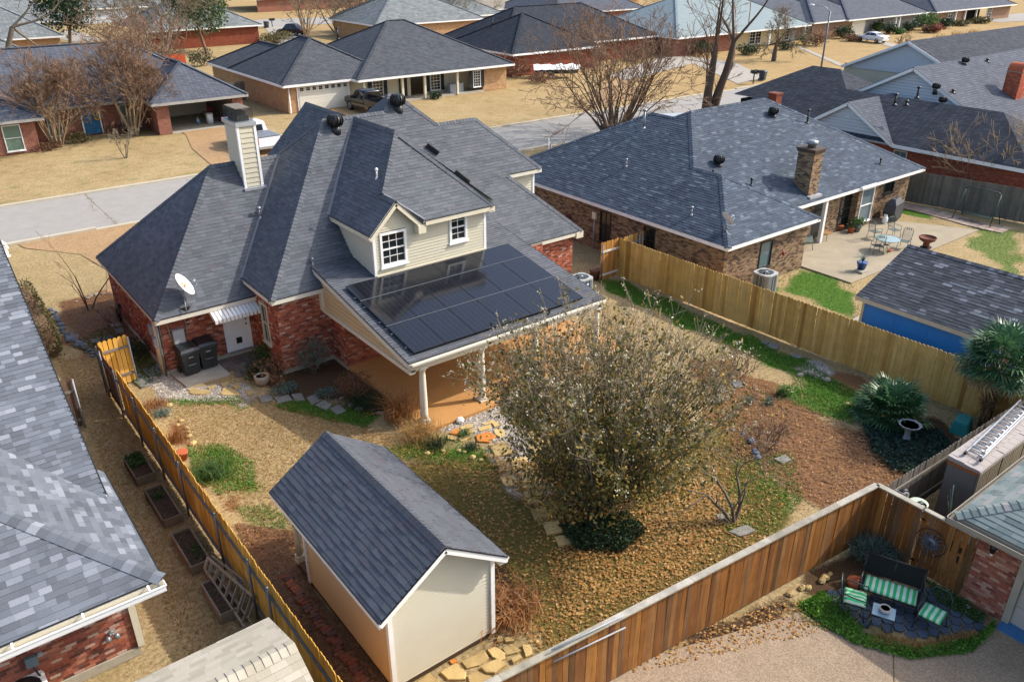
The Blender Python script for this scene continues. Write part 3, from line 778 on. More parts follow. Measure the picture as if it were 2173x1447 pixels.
tag(sheet('driveway', [(9.0, 47.05, 0), (14.2, 47.05, 0), (14.2, 35.5, 0), (7.0, 35.4, 0), (6.2, 37.5, 0), (6.9, 40.5, 0), (6.4, 43.5, 0), (4.4, 46.2, 0), (4.2, 47.05, 0)], M_AGG, .012), kind='structure')
sheet('driveway', [(17.6, 55.06, 0), (25.6, 55.06, 0), (25.6, 71.3, 0), (19.6, 71.3, 0), (19.6, 68, 0), (18.4, 63, 0)], M_AGG, .008)
sheet('driveway', [(30.2, 55.06, 0), (38, 55.06, 0), (38, 61, 0), (36.6, 71.5, 0), (30.6, 71.5, 0)], M_AGG, .008)
sheet('driveway', [(1290, 160), (1420, 115), (1560, 133), (1625, 165), (1565, 178), (1470, 135), (1330, 172)], M_DRIVE, .008)
sheet('driveway', [(1230, 232), (1300, 165), (1335, 172), (1370, 207)], M_AGG, .006)
sheet('driveway', [(1850, 85), (1905, 95), (2040, 118), (1965, 120), (1878, 97)], M_DRIVE, .008)
sheet('path', [(1690, 100), (1700, 100), (1790, 137), (1780, 140)], M_DRIVE, .007)
sheet('road', [(480, 66), (560, 57), (800, 47), (1000, 30), (1000, 20), (800, 33), (560, 42), (480, 48)], M_STREET, .006)
sheet('driveway', [(560, 57), (640, 54), (660, 95), (590, 95)], M_DRIVE, .009)
sheet('road', [(150, 62), (215, 84), (160, 90), (110, 80)], M_STREET, .006)
sheet('road', [(2060, 40), (2173, 28), (2173, 45), (2120, 48)], M_STREET, .006)
sheet('patio_slab', [(11.35, 19.0, 0), (19.6, 19.0, 0), (20.6, 19.4, 0), (20.6, 25.1, 0), (11.35, 25.1, 0)], M_PATIO, .10, .3)
sheet('neighbour_patio', [(33.35, 17.75, 0), (45.6, 17.75, 0), (43.2, 21.9, 0), (43.2, 22.4, 0), (33.35, 22.4, 0)], M_PATIO_R, .07, .3)
sheet('bin_pad', [(396, 823), (489, 796), (462, 772), (362, 795)], M_CONC, .06, .2)
ap = thing('courtyard_paving', None, None); tag(ap, kind='structure')
def paved(pts):
 P = [gp(*p) for p in pts]; m = MB(); a2 = sum(P[i].x * P[(i + 1) % len(P)].y - P[(i + 1) % len(P)].x * P[i].y for i in range(len(P)))
 m.prism(P if a2 > 0 else P[::-1], -.1, .02); m.build('slab', M_AGG2, ap)
paved([(1120, 1470), (1700, 1300), (1715, 1310), (1860, 1368), (1893, 1385), (1895, 1560), (1100, 1560)])
paved([(1897, 1385), (2020, 1375), (2110, 1330), (2110, 1300), (2400, 1420), (2400, 1650), (1899, 1560)])
# the main brick house
HX = Vector((9.4, 25.6, 0))
H = thing('brick_house', 'red brick house with steep charcoal shingle roof, siding dormer and solar panels', 'house', HX)
P1 = lambda x, y: (x, y, 3.0 + (y - 25.35))
PL = lambda x, y: (x, y, 3.0 + (x - 9.15))
WF = lambda x, y: (x, y, 2.42 + (y - 27.47))
WLh = lambda x, y: (x, y, 2.42 + (x - 5.78))
PK = .178
PT = lambda x, y: (x, y, 2.47 + PK * (y - 19.38))
DB = lambda x, y: (x, y, 5.13 + .895 * (y - 23.98))
DL = lambda x, y: (x, y, 4.93 + 1.005 * (x - 12.48))
DR = lambda x, y: (x, y, 7.745 - 1.0 * (x - 15.28))
def pp(f, *xy): return [f(*q) for q in xy]
back = [pp(P1, (9.15, 25.35), (11.3, 25.35), (11.3, 27.4), (11.2, 27.4)),
  pp(P1, (11.3, 25.7), (19.27, 25.7), (19.27, 27.4), (11.3, 27.4)),
  pp(P1, (19.27, 25.05), (23.3, 25.05), (20.95, 27.4), (19.27, 27.4)),
  pp(P1, (11.2, 27.4), (22.87, 27.4), (20.78, 29.49), (13.29, 29.49)),
  pp(P1, (13.29, 29.49), (18.8, 29.49), (18.15, 30.14), (13.94, 30.14)),
  pp(P1, (16.7, 30.14), (18.15, 30.14), (17.58, 30.71), (17.27, 30.71))]
left = [pp(PL, (9.15, 25.35), (13.94, 30.14), (12.65, 31.43), (12.53, 31.43)), pp(PL, (9.15, 25.35), (12.53, 31.43), (9.15, 28.05))]
wing = [pp(WF, (5.78, 27.47), (9.38, 27.47), (9.38, 31.07)), pp(WF, (9.38, 28.28), (12.53, 31.43), (9.74, 31.43), (9.38, 31.07)),
  pp(WLh, (5.78, 27.47), (5.78, 35.39), (9.74, 31.43))]
front = [[(5.78, 35.39, 2.42), (9.74, 31.43, 6.38), (12.6, 31.43, 6.38), (12.6, 35.39, 2.42)],
  [(13.94, 30.14, 7.79), (16.7, 30.14, 7.79), (16.7, 35, 2.93), (12.0, 35, 2.93)],
  [(13.94, 30.14, 7.79), (12.65, 31.43, 6.5), (12.0, 35, 2.93)],
  [(17.27, 30.71, 8.36), (16.7, 30.14, 7.79), (16.3, 31.9, 7.2)], [(17.27, 30.71, 8.36), (17.58, 30.71, 8.36), (18.5, 33, 6), (16.3, 31.9, 7.2)],
  [(17.58, 30.71, 8.36), (18.8, 29.49, 7.14), (18.8, 33, 4.8), (18.5, 33, 6)],
  [(18.8, 29.49, 7.14), (20.8, 29.49, 7.14), (22.87, 31.6, 5.05), (18.8, 31.6, 5.05)],
  [(20.8, 29.49, 7.14), (22.87, 27.4, 5.05), (22.87, 31.6, 5.05)],
  [(23.3, 25.05, 2.7), (20.95, 27.4, 5.05), (20.95, 33, 5.05), (23.3, 33, 2.7)]]
a1 = gp(735, 246, 7.55); a2 = gp(647, 218, 7.55); rx = (a1.x + a2.x) / 2
g_lo = gx(553, 331, rx - 4.0)
ry1 = a2.y
front += [[(rx, 30.6, 7.55), (rx, ry1, 7.55), (rx - 5.05, ry1, 2.5), (rx - 5.05, 30.6, 2.5)], [(rx, 30.6, 7.55), (rx, ry1, 7.55), (rx + 5.05, ry1, 2.5), (rx + 5.05, 30.6, 2.5)]]
fg = [front[-2]]
print('front gable', rx, ry1, g_lo)
patio = [pp(PT, (11.0, 19.38), (19.27, 19.38), (19.27, 25.95), (11.0, 25.95))]
dorm = [pp(DB, (14.6, 23.98), (17.72, 23.98), (15.28, 26.85), (13.55, 25.0)),
  pp(DL, (12.48, 24.08), (13.55, 24.08), (13.55, 28.33), (12.48, 27.26)), pp(DL, (13.55, 25.0), (15.28, 26.85), (15.28, 30.12), (13.55, 28.36)),
  [(13.55, 24.08, 6.02), (14.62, 24.08, 4.93), (14.62, 23.98, 5.13), (13.55, 25.0, 6.04)],
  pp(DR, (15.28, 26.85), (17.72, 23.98), (17.72, 27.7), (15.28, 30.12))]
ROOF = deck(H, back + left + wing + front, [M_SH_MAIN, M_CREAM])
shingles(ROOF, back + left + wing + fg, M_SH_MAIN, limit=300)
PROOF = deck(H, patio, [M_SH_MAIN, M_CREAM], 'patio_roof', .14); shingles(PROOF, patio, M_SH_MAIN, limit=150)
DROOF = deck(H, dorm, [M_SH_MAIN, M_CREAM], 'dormer_roof'); shingles(DROOF, dorm[:3], M_SH_MAIN, limit=150)
N1 = (0, -1, 1); NLf = (-1, 0, 1); NRt = (1, 0, 1); NF = (0, 1, 1)
caps(ROOF, P1(9.15, 25.35), (13.94, 30.14, 7.79), N1, NLf, M_SH_MAIN)
caps(ROOF, WF(5.78, 27.47), (9.74, 31.43, 6.38), N1, NLf, M_SH_MAIN)
caps(ROOF, (9.74, 31.43, 6.38), (12.6, 31.43, 6.38), N1, NF, M_SH_MAIN)
caps(ROOF, (5.78, 35.39, 2.42), (9.74, 31.43, 6.38), NF, NLf, M_SH_MAIN, indiv=False)
caps(ROOF, (12.5, 31.6, 6.36), (13.94, 30.14, 7.79), NF, NLf, M_SH_MAIN)
caps(ROOF, (13.94, 30.14, 7.79), (16.7, 30.14, 7.79), N1, NF, M_SH_MAIN)
caps(ROOF, (16.7, 30.14, 7.79), (17.27, 30.71, 8.36), N1, NLf, M_SH_MAIN)
caps(ROOF, (18.8, 29.49, 7.14), (17.58, 30.71, 8.36), N1, NRt, M_SH_MAIN)
caps(ROOF, (18.8, 29.49, 7.14), (20.8, 29.49, 7.14), N1, NF, M_SH_MAIN)
caps(ROOF, (22.87, 27.4, 5.05), (20.8, 29.49, 7.14), N1, NRt, M_SH_MAIN)
caps(ROOF, (23.3, 25.05, 2.7), (20.95, 27.4, 5.05), N1, NRt, M_SH_MAIN)
caps(ROOF, (rx, 31, 7.55), (rx, ry1, 7.55), NLf, NRt, M_SH_MAIN, indiv=False)
caps(DROOF, DB(13.57, 25.03), (15.28, 26.85, 7.74), N1, NLf, M_SH_MAIN)
caps(DROOF, DB(17.72, 23.98), (15.28, 26.85, 7.74), N1, NRt, M_SH_MAIN)
caps(DROOF, (15.28, 26.85, 7.74), (15.28, 30.1, 7.74), NLf, NRt, M_SH_MAIN)
caps(DROOF, (13.55, 24.08, 6.02), (13.55, 25.0, 6.04), NLf, NRt, M_SH_MAIN)
for p, q in ((PL(9.12, 28.05), PL(12.5, 31.42)), (DL(12.45, 27.26), DL(15.25, 30.1)), (DB(14.62, 24.0), DB(13.6, 24.98))):
 m = MB(); m.beam(Vector(p) + Vector((0, 0, .04)), Vector(q) + Vector((0, 0, .04)), .12, .03); m.build('valley_strip', plain('valley_metal', '6b6e72', .5, .4), ROOF, local=True)
fascia(ROOF, [(P1(9.15, 25.35), P1(11.35, 25.35)), (PL(9.15, 25.35), PL(9.15, 28.1)), (WF(5.78, 27.47), WF(9.38, 27.47)), (WLh(5.78, 27.47), WLh(5.78, 35.39)),
   (P1(19.6, 25.05), P1(23.3, 25.05)), ((23.3, 25.05, 2.7), (23.3, 33, 2.7)), (P1(20.98, 27.4), P1(22.87, 27.4)), ((22.87, 27.4, 5.05), (22.87, 31.5, 5.05))], M_FASCIA, drip=M_DRIP)
fascia(PROOF, [(PT(11.0, 19.38), PT(19.27, 19.38)), (PT(11.0, 19.36), PT(11.0, 25.9)), (PT(19.27, 19.36), PT(19.27, 25.9))], M_FASCIA, h=.2, drip=M_DRIP)
m = MB(); m.box(11.05, 19.2, 19.30, 19.37, 2.33, 2.42, 0); m.box(11.05, 19.2, 19.24, 19.30, 2.38, 2.44, 0); m.build('gutter', M_FASCIA, PROOF, local=True)
fascia(DROOF, [(DB(14.66, 23.98), DB(17.72, 23.98)), (DL(12.48, 24.08), DL(12.48, 27.2)), ((12.44, 24.06, 4.92), (13.55, 24.06, 6.02)), ((13.55, 24.06, 6.02), (14.66, 24.06, 4.92)), (DB(17.72, 23.98), (17.72, 27.5, 5.3))], M_CREAM, drip=M_DRIP)
m = MB(); m.box(14.36, 14.68, 23.99, 24.29, 4.68, 4.98, 0); m.build('eave_return', M_CREAM, DROOF, local=True)
m = MB(); m.box(17.47, 17.76, 23.99, 24.29, 4.88, 5.12, 0); m.build('eave_return', M_CREAM, DROOF, local=True)
m = MB(); m.box(22.92, 23.32, 25.0, 25.3, 2.4, 2.68, 0); m.build('eave_return', M_CREAM, ROOF, local=True)
for a, b in (((905, 312), (930, 330)), ((965, 368), (995, 392))):
 p = gn(*a, (9.15, 25.35, 3), N1); q = gn(*b, (9.15, 25.35, 3), N1); m = MB(); m.beam(p + Vector((0, -.05, .1)), q + Vector((0, -.05, .1)), .12, .16); m.build('dark_trim', M_DRIP, ROOF, local=True)
BK = Bricks(M_BR_MAIN)
X_, Y_, nX, nY = (1, 0, 0), (0, 1, 0), (-1, 0, 0), (0, -1, 0)
d0 = gy(484, 753, 28.1).x
BK.wall(H, (6.0, 28.1, 0), X_, nY, 3.38, 2.75, M_MORTAR, holes=[(d0 - 6.0, d0 - 6.0 + 1.0, .16, 2.2)])
BK.wall(H, (6.0, 35.1, 0), (0, -1, 0), nX, 7.0, 2.45, M_MORTAR)
wq = gx(577, 733, 9.38); wq2 = gx(556, 667, 9.38)
wy0, wy1 = min(wq.y, wq2.y), max(wq.y, wq2.y); print('bay window', wy0, wy1, wq.z, wq2.z)
BK.wall(H, (9.38, 28.1, 0), (0, -1, 0), nX, 2.5, 2.95, M_MORTAR, holes=[(28.1 - wy1 - .05, 28.1 - wy0 + .05, .75, 2.35)])
window(H, (9.38, wy1 + .05, .75), (0, -1, 0), nX, wy1 - wy0 + .1, 1.6, 2, 2, M_CREAM, fw=.06)
BK.wall(H, (9.38, 25.6, 0), X_, nY, 1.98, 2.95, M_MORTAR)
BK.wall(H, (11.36, 25.6, 0), (0, -1, 0), nX, 1.12, 3.0, M_MORTAR)
BK.wall(H, (11.36, 24.48, 0), X_, nY, 9.2, 2.9, M_MORTAR, holes=[(3.2, 5.2, .12, 2.2), (6.5, 7.7, .7, 2.1)])
BK.wall(H, (20.56, 25.3, 0), X_, nY, 2.4, 2.75, M_MORTAR)
BK.wall(H, (22.96, 25.3, 0), (0, 1, 0), (1, 0, 0), 7.5, 2.7, M_MORTAR)
BK.done(300)
window(H, (11.36 + 3.2, 24.48, .12), X_, nY, 2.0, 2.08, 2, 1, M_WHITE, sash=False, sill=False, name='patio_door')
window(H, (11.36 + 6.5, 24.48, .7), X_, nY, 1.2, 1.4, 2, 2, M_WHITE)
m = MB(); m.box(5.94, 6.0, 28.0, 35.1, -.1, .14); m.box(5.95, 9.38, 28.04, 28.1, -.1, .15); m.box(9.33, 11.38, 25.55, 25.6, -.1, .12); m.box(11.3, 11.36, 24.4, 25.6, -.1, .1); m.build('foundation', M_SLABEDGE, H)
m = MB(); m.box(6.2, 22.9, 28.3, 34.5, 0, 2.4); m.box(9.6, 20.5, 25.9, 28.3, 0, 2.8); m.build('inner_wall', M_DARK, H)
m = MB(); m.box(rx - 4.6, rx + 4.6, 31.5, ry1 - .4, 0, 2.5); m.build('front_wall', M_BF_RED, H)
D_ = thing('x', None, None); bpy.data.objects.remove(D_)
F = frame((d0, 28.1, .16), X_, nY); dr = MB(); dr.fbox(F, .05, .95, .02, 2.02, -.07, -.03); dr = dr.build('door', M_WHITE, H)
m = MB()
for a0, a1, b0, b1 in ((0, .05, 0, 2.04), (.95, 1.0, 0, 2.04), (0, 1, 2.0, 2.06)): m.fbox(F, a0, a1, b0, b1, -.08, .03)
m.build('door_frame', M_WHITE, dr, local=True)
for a0, a1, b0, b1 in ((.15, .45, .2, .75), (.55, .85, .2, .75), (.15, .45, .88, 1.55), (.55, .85, .88, 1.55), (.15, .45, 1.66, 1.92), (.55, .85, 1.66, 1.92)):
 m = MB(); m.fbox(F, a0, a1, b0, b1, -.03, -.018); m.fbox(F, a0 + .04, a1 - .04, b0 + .04, b1 - .04, -.018, -.008); m.build('door_panel', M_WHITE, dr, local=True)
m = MB(); m.fbox(F, .4, .62, .28, .52, -.02, .006); m.build('pet_flap', M_BLACK, dr, local=True)
for z in (1.0, 1.2): m = MB(); q = F(.86, z, -.02); m.tube([q, q + Vector((0, -.06, 0))], .03, 8); m.build('door_knob', plain('brass', '8f7a3c', .3, .5, .8), dr, local=True)
m = MB(); m.fbox(F, 0, 1.0, -.03, .02, -.08, .06); m.build('door_sill', M_ALU, dr, local=True)
aw0 = gp(432, 655, 2.35); 
A = thing('metal_awning', 'ribbed white metal awning over the back door', 'awning', (d0 - .45, 28.1, 2.4)); AX0, AX1 = d0 - .55, 9.36
nr = 12; wdt = (AX1 - AX0) / nr
for i in range(nr):
 x0 = AX0 + i * wdt; m = MB(); m.hexa([(x0, 27.05, 2.02), (x0 + wdt * .72, 27.05, 2.02), (x0 + wdt * .72, 28.08, 2.44), (x0, 28.08, 2.44), (x0, 27.05, 2.05), (x0 + wdt * .72, 27.05, 2.05), (x0 + wdt * .72, 28.08, 2.47), (x0, 28.08, 2.47)])
 m.box(x0, x0 + wdt * .72, 27.03, 27.05, 1.9, 2.05); m.build('slat', M_WHITE, A)
m = MB(); m.hexa([(AX0, 27.05, 1.99), (AX1, 27.05, 1.99), (AX1, 28.08, 2.41), (AX0, 28.08, 2.41), (AX0, 27.05, 2.01), (AX1, 27.05, 2.01), (AX1, 28.08, 2.43), (AX0, 28.08, 2.43)]); m.build('awning_pan', M_CREAM, A)
m = MB(); m.poly([(AX0, 27.05, 1.92), (AX0, 28.08, 2.2), (AX0, 28.08, 2.44), (AX0, 27.05, 2.02)]); m.build('side_panel', M_WHITE, A)
DW = MB(); 
big = [gy(799, 570, 24.3), gy(862, 487, 24.3)]; sml = [gy(956, 517, 24.3), gy(990, 448, 24.3)]
bx0, bx1 = gy(806, 530, 24.3).x, gy(862, 520, 24.3).x; bz0, bz1 = gy(830, 563, 24.3).z, gy(845, 487, 24.3).z
sx0, sx1 = gy(952, 480, 24.3).x, gy(990, 480, 24.3).x; sz0, sz1 = gy(972, 512, 24.3).z, gy(972, 450, 24.3).z
print('dormer windows', bx0, bx1, bz0, bz1, sx0, sx1, sz0, sz1)
o = (12.69, 24.3, 3.34)
siding(H, o, X_, nY, [(0, 1.70), (1.9, 1.70), (.86, 2.62)], M_SIDING)
siding(H, o, X_, nY, [(0, 0), (4.8, 0), (4.8, 1.80), (0, 1.70)], M_SIDING, holes=[(bx0 - 12.69, bx1 - 12.69, bz0 - 3.34, bz1 - 3.34), (sx0 - 12.69, sx1 - 12.69, sz0 - 3.34, sz1 - 3.34)])
siding(H, (12.69, 27.6, 3.34), (0, -1, 0), nX, [(0, 1.70), (0, 1.45), (2.2, -.05), (3.3, 0), (3.3, 1.70)], M_SIDING)
siding(H, (17.49, 24.3, 3.34), (0, 1, 0), (1, 0, 0), [(0, 0), (3, .1), (3, 2.0), (0, 1.8)], M_SIDING, indiv=False)
m = MB(); m.box(12.64, 12.74, 24.265, 24.34, 3.3, 5.0); m.build('corner_board', M_WHITE, H)
m = MB(); m.box(17.42, 17.53, 24.265, 24.34, 3.3, 5.15); m.build('corner_board', M_WHITE, H)
m = MB(); m.box(12.7, 17.5, 24.22, 24.3, 3.30, 3.40); m.build('base_flashing', M_CREAM, H)
window(H, (bx0, 24.3, bz0), X_, nY, bx1 - bx0, bz1 - bz0, 3, 4, M_WHITE, fw=.09, depth=.06)
window(H, (sx0, 24.3, sz0), X_, nY, sx1 - sx0, sz1 - sz0, 2, 4, M_WHITE, fw=.1, depth=.06)
siding(H, (20.9, 27.68, 2.7), X_, nY, [(0, 0), (1.72, 0), (1.72, 2.25), (0, 2.25)], M_SIDING, holes=[])
m = MB(); m.box(22.56, 22.66, 27.63, 27.72, 2.7, 4.95); m.build('corner_board', M_WHITE, H)
m = MB(); m.poly([(11.12, 25.58, 2.12), (11.12, 19.5, 2.12), (11.12, 19.5, 2.36), (11.12, 25.58, 3.42)][::-1]); m.poly([(11.2, 25.58, 2.12), (11.2, 19.5, 2.12), (11.2, 19.5, 2.36), (11.2, 25.58, 3.42)]); m.build('patio_gable', M_SIDING_T, H)
for i in range(7):
 z = 2.16 + i * .17; y = 19.5 + max(0, (z - 2.3) / PK); 
 if y < 25.4: m = MB(); m.box(11.095, 11.12, max(19.6, y), 25.56, z, z + .155); m.build('siding_board', M_SIDING_T, H)
m = MB(); m.box(11.06, 11.26, 19.45, 25.6, 2.0, 2.14); m.box(11.1, 19.2, 19.45, 19.62, 2.08, 2.34); m.box(19.05, 19.22, 19.45, 25.3, 2.08, 2.36); m.build('beam', M_CREAM, H)
m = MB(); m.box(11.0, 11.1, 25.38, 25.58, 2.1, 2.85); m.build('trim_board', M_CREAM, H)
c3 = gy(1136, 700, 19.55).x; print('col3', c3)
for x in (11.55, 13.85, c3, 19.05):
 t = MB(); t.lathe((x, 19.55, .1), [(.125, .1), (.125, .3), (.12, .9), (.10, 1.75), (.10, 1.86), (.12, 1.88), (.12, 1.93), (.15, 1.97), (.15, 2.0)], 20); cl = t.build('column', M_COL, H)
 t = MB(); t.box(x - .17, x + .17, 19.38, 19.72, .1, .16); t.lathe((x, 19.55, .16), [(.17, 0), (.165, .05), (.13, .08)], 18); t.build('column_base', M_COL, cl, local=True)
 t = MB(); t.box(x - .15, x + .15, 19.4, 19.7, 2.08, 2.13); t.build('column_capital', M_COL, cl, local=True)
c0, c1 = gn(521.6, 397, (5.78, 27.47, 2.42), N1), gn(556.2, 390, (5.78, 27.47, 2.42), N1); cy = (c0.y + c1.y) / 2
cz = gy(501.6, 270.5, cy).z; cx0, cx1 = gy(521.6, 397, cy).x, gy(556.2, 390, cy).x; print('chimney', c0, c1, cz)
cd_ = 1.35
CH = MB(); CH.box(cx0 + .01, cx1 - .01, cy + .01, cy + cd_ - .01, 4.5, cz); CH = CH.build('chimney', M_SIDING, H)
def side_boards(par, o, u, n, L, z0, z1, ex=.19):
 F = frame(o, u, n); z = z0
 while z < z1 - .02:
  e = min(ex, z1 - z); m = MB(); m.hexa([F(.07, z - o[2], 0), F(L - .07, z - o[2], 0), F(L - .07, z - o[2], .035), F(.07, z - o[2], .035), F(.07, z - o[2] + e, 0), F(L - .07, z - o[2] + e, 0), F(L - .07, z - o[2] + e, .008), F(.07, z - o[2] + e, .008)])
  m.build('siding_board', M_SIDING, par, local=True); z += ex
cb = c0.z - .05
side_boards(CH, (cx0, cy, 0), X_, nY, cx1 - cx0, cb, cz - .05); side_boards(CH, (cx0, cy + cd_, 0), (0, -1, 0), nX, cd_, cb, cz - .05)
for x in (cx0, cx1): m = MB(); m.box(x - .05, x + .05, cy - .045, cy + .07, cb, cz); m.build('corner_board', M_WHITE, CH, local=True)
m = MB(); m.box(cx0 - .12, cx1 + .12, cy - .2, cy + .0, cb - .08, cb + .02); m.build('flashing', M_COVER, CH, local=True)
m = MB(); m.box(cx0 - .07, cx1 + .07, cy - .07, cy + cd_ + .05, cz, cz + .15); m.build('chimney_cap', M_COVER, CH, local=True)
tz = gy(545, 262, cy).z; hz = .62
m = MB(); m.box(cx0 + .1, cx1 - .1, cy + .18, cy + cd_ - .2, cz + .15, cz + .34); m.box(cx0 + .16, cx1 - .16, cy + .26, cy + cd_ - .28, cz + .34, cz + .5); m.build('flue', plain('sooty_metal', '3a3b3c', .7, .3, .3, .3, 9), CH, local=True)
m = MB()
for i in range(13):
 x = cx0 + (cx1 - cx0) * i / 12; m.beam((x, cy, cz + .15), (x, cy, cz + hz), .006, .006); m.beam((x, cy + cd_ - .03, cz + .15), (x, cy + cd_ - .03, cz + hz), .006, .006)
for i in range(21):
 y = cy + (cd_ - .03) * i / 20; m.beam((cx0, y, cz + .15), (cx0, y, cz + hz), .006, .006); m.beam((cx1, y, cz + .15), (cx1, y, cz + hz), .006, .006)
for i in range(8):
 z = cz + .15 + (hz - .15) * i / 7
 m.beam((cx0, cy, z), (cx1, cy, z), .006, .006); m.beam((cx0, cy, z), (cx0, cy + cd_ - .03, z), .006, .006); m.beam((cx1, cy, z), (cx1, cy + cd_ - .03, z), .006, .006)
m.build('spark_screen', plain('screen_wire', '4a4b4c', .6, .3, .5), CH, local=True)
m = MB(); m.box(cx0 + .05, cx1 - .05, cy + .1, cy + cd_ - .12, cz + hz, cz + hz + .03); m.build('screen_top', plain('screen_lid', '6f6659', .7, .3), CH, local=True)
SA = thing('solar_array', 'array of black solar panels on the patio roof', 'solar panels', PT(12, 20))
lift = .13; sn = Vector((0, -PK, 1)).normalized(); p0s = Vector(PT(12, 20)) + sn * lift
sp = [gn(*q, p0s, sn) for q in ((880.4, 749), (1235, 630), (730, 606.7), (1079, 516.5), (822.7, 691), (765.6, 638))]
sx0_, sx1_ = (sp[0].x + sp[2].x) / 2, (sp[1].x + sp[3].x) / 2; ya, yb, yc, yd = (sp[0].y + sp[1].y) / 2, sp[4].y, sp[5].y, (sp[2].y + sp[3].y) / 2
print('solar', sp, sx0_, sx1_, ya, yb, yc, yd)
t = NT('solar_glass'); s_ = t.n('ShaderNodeSeparateXYZ'); tc = t.n('ShaderNodeTexCoord'); t.l(tc.outputs['Object'], s_.inputs[0])
def lines(ax, per, wd): return t.math('LESS_THAN', t.math('ABSOLUTE', t.math('SUBTRACT', t.math('FRACT', t.math('DIVIDE', s_.outputs[ax], per)), .5)), wd)
g_ = t.math('MAXIMUM', lines(1, .09, .05), lines(0, .19, .03))
M_SOLAR = t.fin(t.mix(t.math('MULTIPLY', g_, .5), hx('14161c'), hx('3a3f4c')), .12, .5)
M_SFR = plain('panel_frame', '1c1e22', .4, .5)
M_RAIL = plain('rail_aluminium', '7f848b', .4, .5, .5)
def panel(xa, xb, y0, y1):
 ctr = Vector(((xa + xb) / 2, (y0 + y1) / 2, PT(0, (y0 + y1) / 2)[2])) + sn * lift; hw = (xb - xa) / 2 - .012; hl = (y1 - y0) / 2 * math.sqrt(1 + PK * PK) - .014
 o = bpy.data.objects.new('solar_panel', None); COL.objects.link(o); o.parent = SA; o.location = ctr - Vector(PT(12, 20)); o.rotation_euler = (math.atan(PK), 0, 0)
 m = MB(); m.box(-hw, hw, -hl, hl, -.01, 0); m.build('glass', M_SOLAR, o, local=True)
 m = MB()
 for a in ((-hw - .004, -hw + .012, -hl, hl), (hw - .012, hw + .004, -hl, hl), (-hw, hw, -hl - .004, -hl + .012), (-hw, hw, hl - .012, hl + .004)): m.box(a[0], a[1], a[2], a[3], -.04, .004)
 m.build('frame', M_SFR, o, local=True)
for k in range(6):
 w_ = (sx1_ - sx0_) / 6
 panel(sx0_ + k * w_, sx0_ + (k + 1) * w_, ya, yb - .012); panel(sx0_ + k * w_, sx0_ + (k + 1) * w_, yb + .012, yc - .012)
for k in range(4): w_ = (sx1_ - sx0_) / 4; panel(sx0_ + k * w_, sx0_ + (k + 1) * w_, yc + .012, yd)
for y in (yb, yc):
 m = MB(); q = Vector(PT(0, y)) + sn * (lift - .01); m.beam((sx0_, y, q.z), (sx1_, y, q.z), .03, .03, up=sn); m.build('rail', M_RAIL, SA)
for y in (ya + .4, yb - .4, yb + .35, yc - .35, yc + .3):
 q = Vector(PT(0, y)) + sn * .07; m = MB(); m.beam((sx0_ - .06, y, q.z), (sx1_ + .02, y, q.z), .04, .05, up=sn); m.build('rail', M_RAIL, SA)
turbine(gn(713, 277, (9.15, 25.35, 3), N1), 'black turbine vent on the main ridge by the dormer valley')
turbine(gn(845, 232, (9.15, 25.35, 3), N1), 'black turbine vent on the topmost hip, in front of the black pickup')
pipe_vent(gn(552, 463, (9.15, 25.35, 3), NLf), 'grey capped vent pipe low on the dark slope beside the bay valley', .38)
pipe_vent(gn(664, 562, (9.15, 25.35, 3), N1), 'small white vent pipe above the bay eave', .2, .03)
q = Vector(DL(0, 0)); pipe_vent(gn(800, 378, DL(12.48, 24), (-1.005, 0, 1)), 'white hooked vent pipe on the dark dormer slope', .3, .03, M_WHITE)
# brown brick neighbour on the right
RH = thing('brick_house', 'brown brick house with low slate grey hip roof, square brick chimney and rear patio', 'house', (27.35, 20.4, 0))
k = .55
RA = lambda x, y: (x, y, 2.5 + k * (x - 27.0)); RB = lambda x, y: (x, y, 2.5 + k * (y - 20.02)); RC = lambda x, y: (x, y, 2.5 + k * (33.7 - x))
RD = lambda x, y: (x, y, 2.5 + k * (y - 21.7)); RE = lambda x, y: (x, y, 2.5 + k * (46.4 - x))
rr = [pp(RA, (27, 20.02), (30.35, 23.37), (30.35, 25.05), (27, 25.05)), pp(RA, (27, 25.05), (30.35, 25.05), (33, 27.7), (33, 30.4), (27, 36.4)), pp(RA, (33, 27.7), (33.6, 28.3), (33, 28.9)),
 pp(RB, (27, 20.02), (33.7, 20.02), (30.35, 23.37)), pp(RC, (33.7, 20.02), (33.7, 21.7), (30.35, 25.05), (30.35, 23.37)),
 pp(RD, (33.7, 21.7), (46.4, 21.7), (39.8, 28.3), (33.6, 28.3), (30.35, 25.05))]
rh = [pp(RE, (46.4, 21.7), (46.4, 34.9), (39.8, 28.3)), [(33.6, 28.3, 6.13), (39.8, 28.3, 6.13), (46.4, 34.9, 2.5), (38, 34.9, 2.5)], [(33, 28.9, 5.8), (33, 30.4, 5.8), (39, 36.4, 2.5), (39, 34.9, 2.5), (33.6, 28.3, 6.13)], [(27, 36.4, 2.5), (33, 30.4, 5.8), (39, 36.4, 2.5)]]
RR = deck(RH, rr + rh, [M_SH_R, M_WHITE]); shingles(RR, rr, M_SH_R, limit=300, wr=(.2, .42))
nA, nB, nC, nD_, nE = (-k, 0, 1), (0, -k, 1), (k, 0, 1), (0, -k, 1), (k, 0, 1)
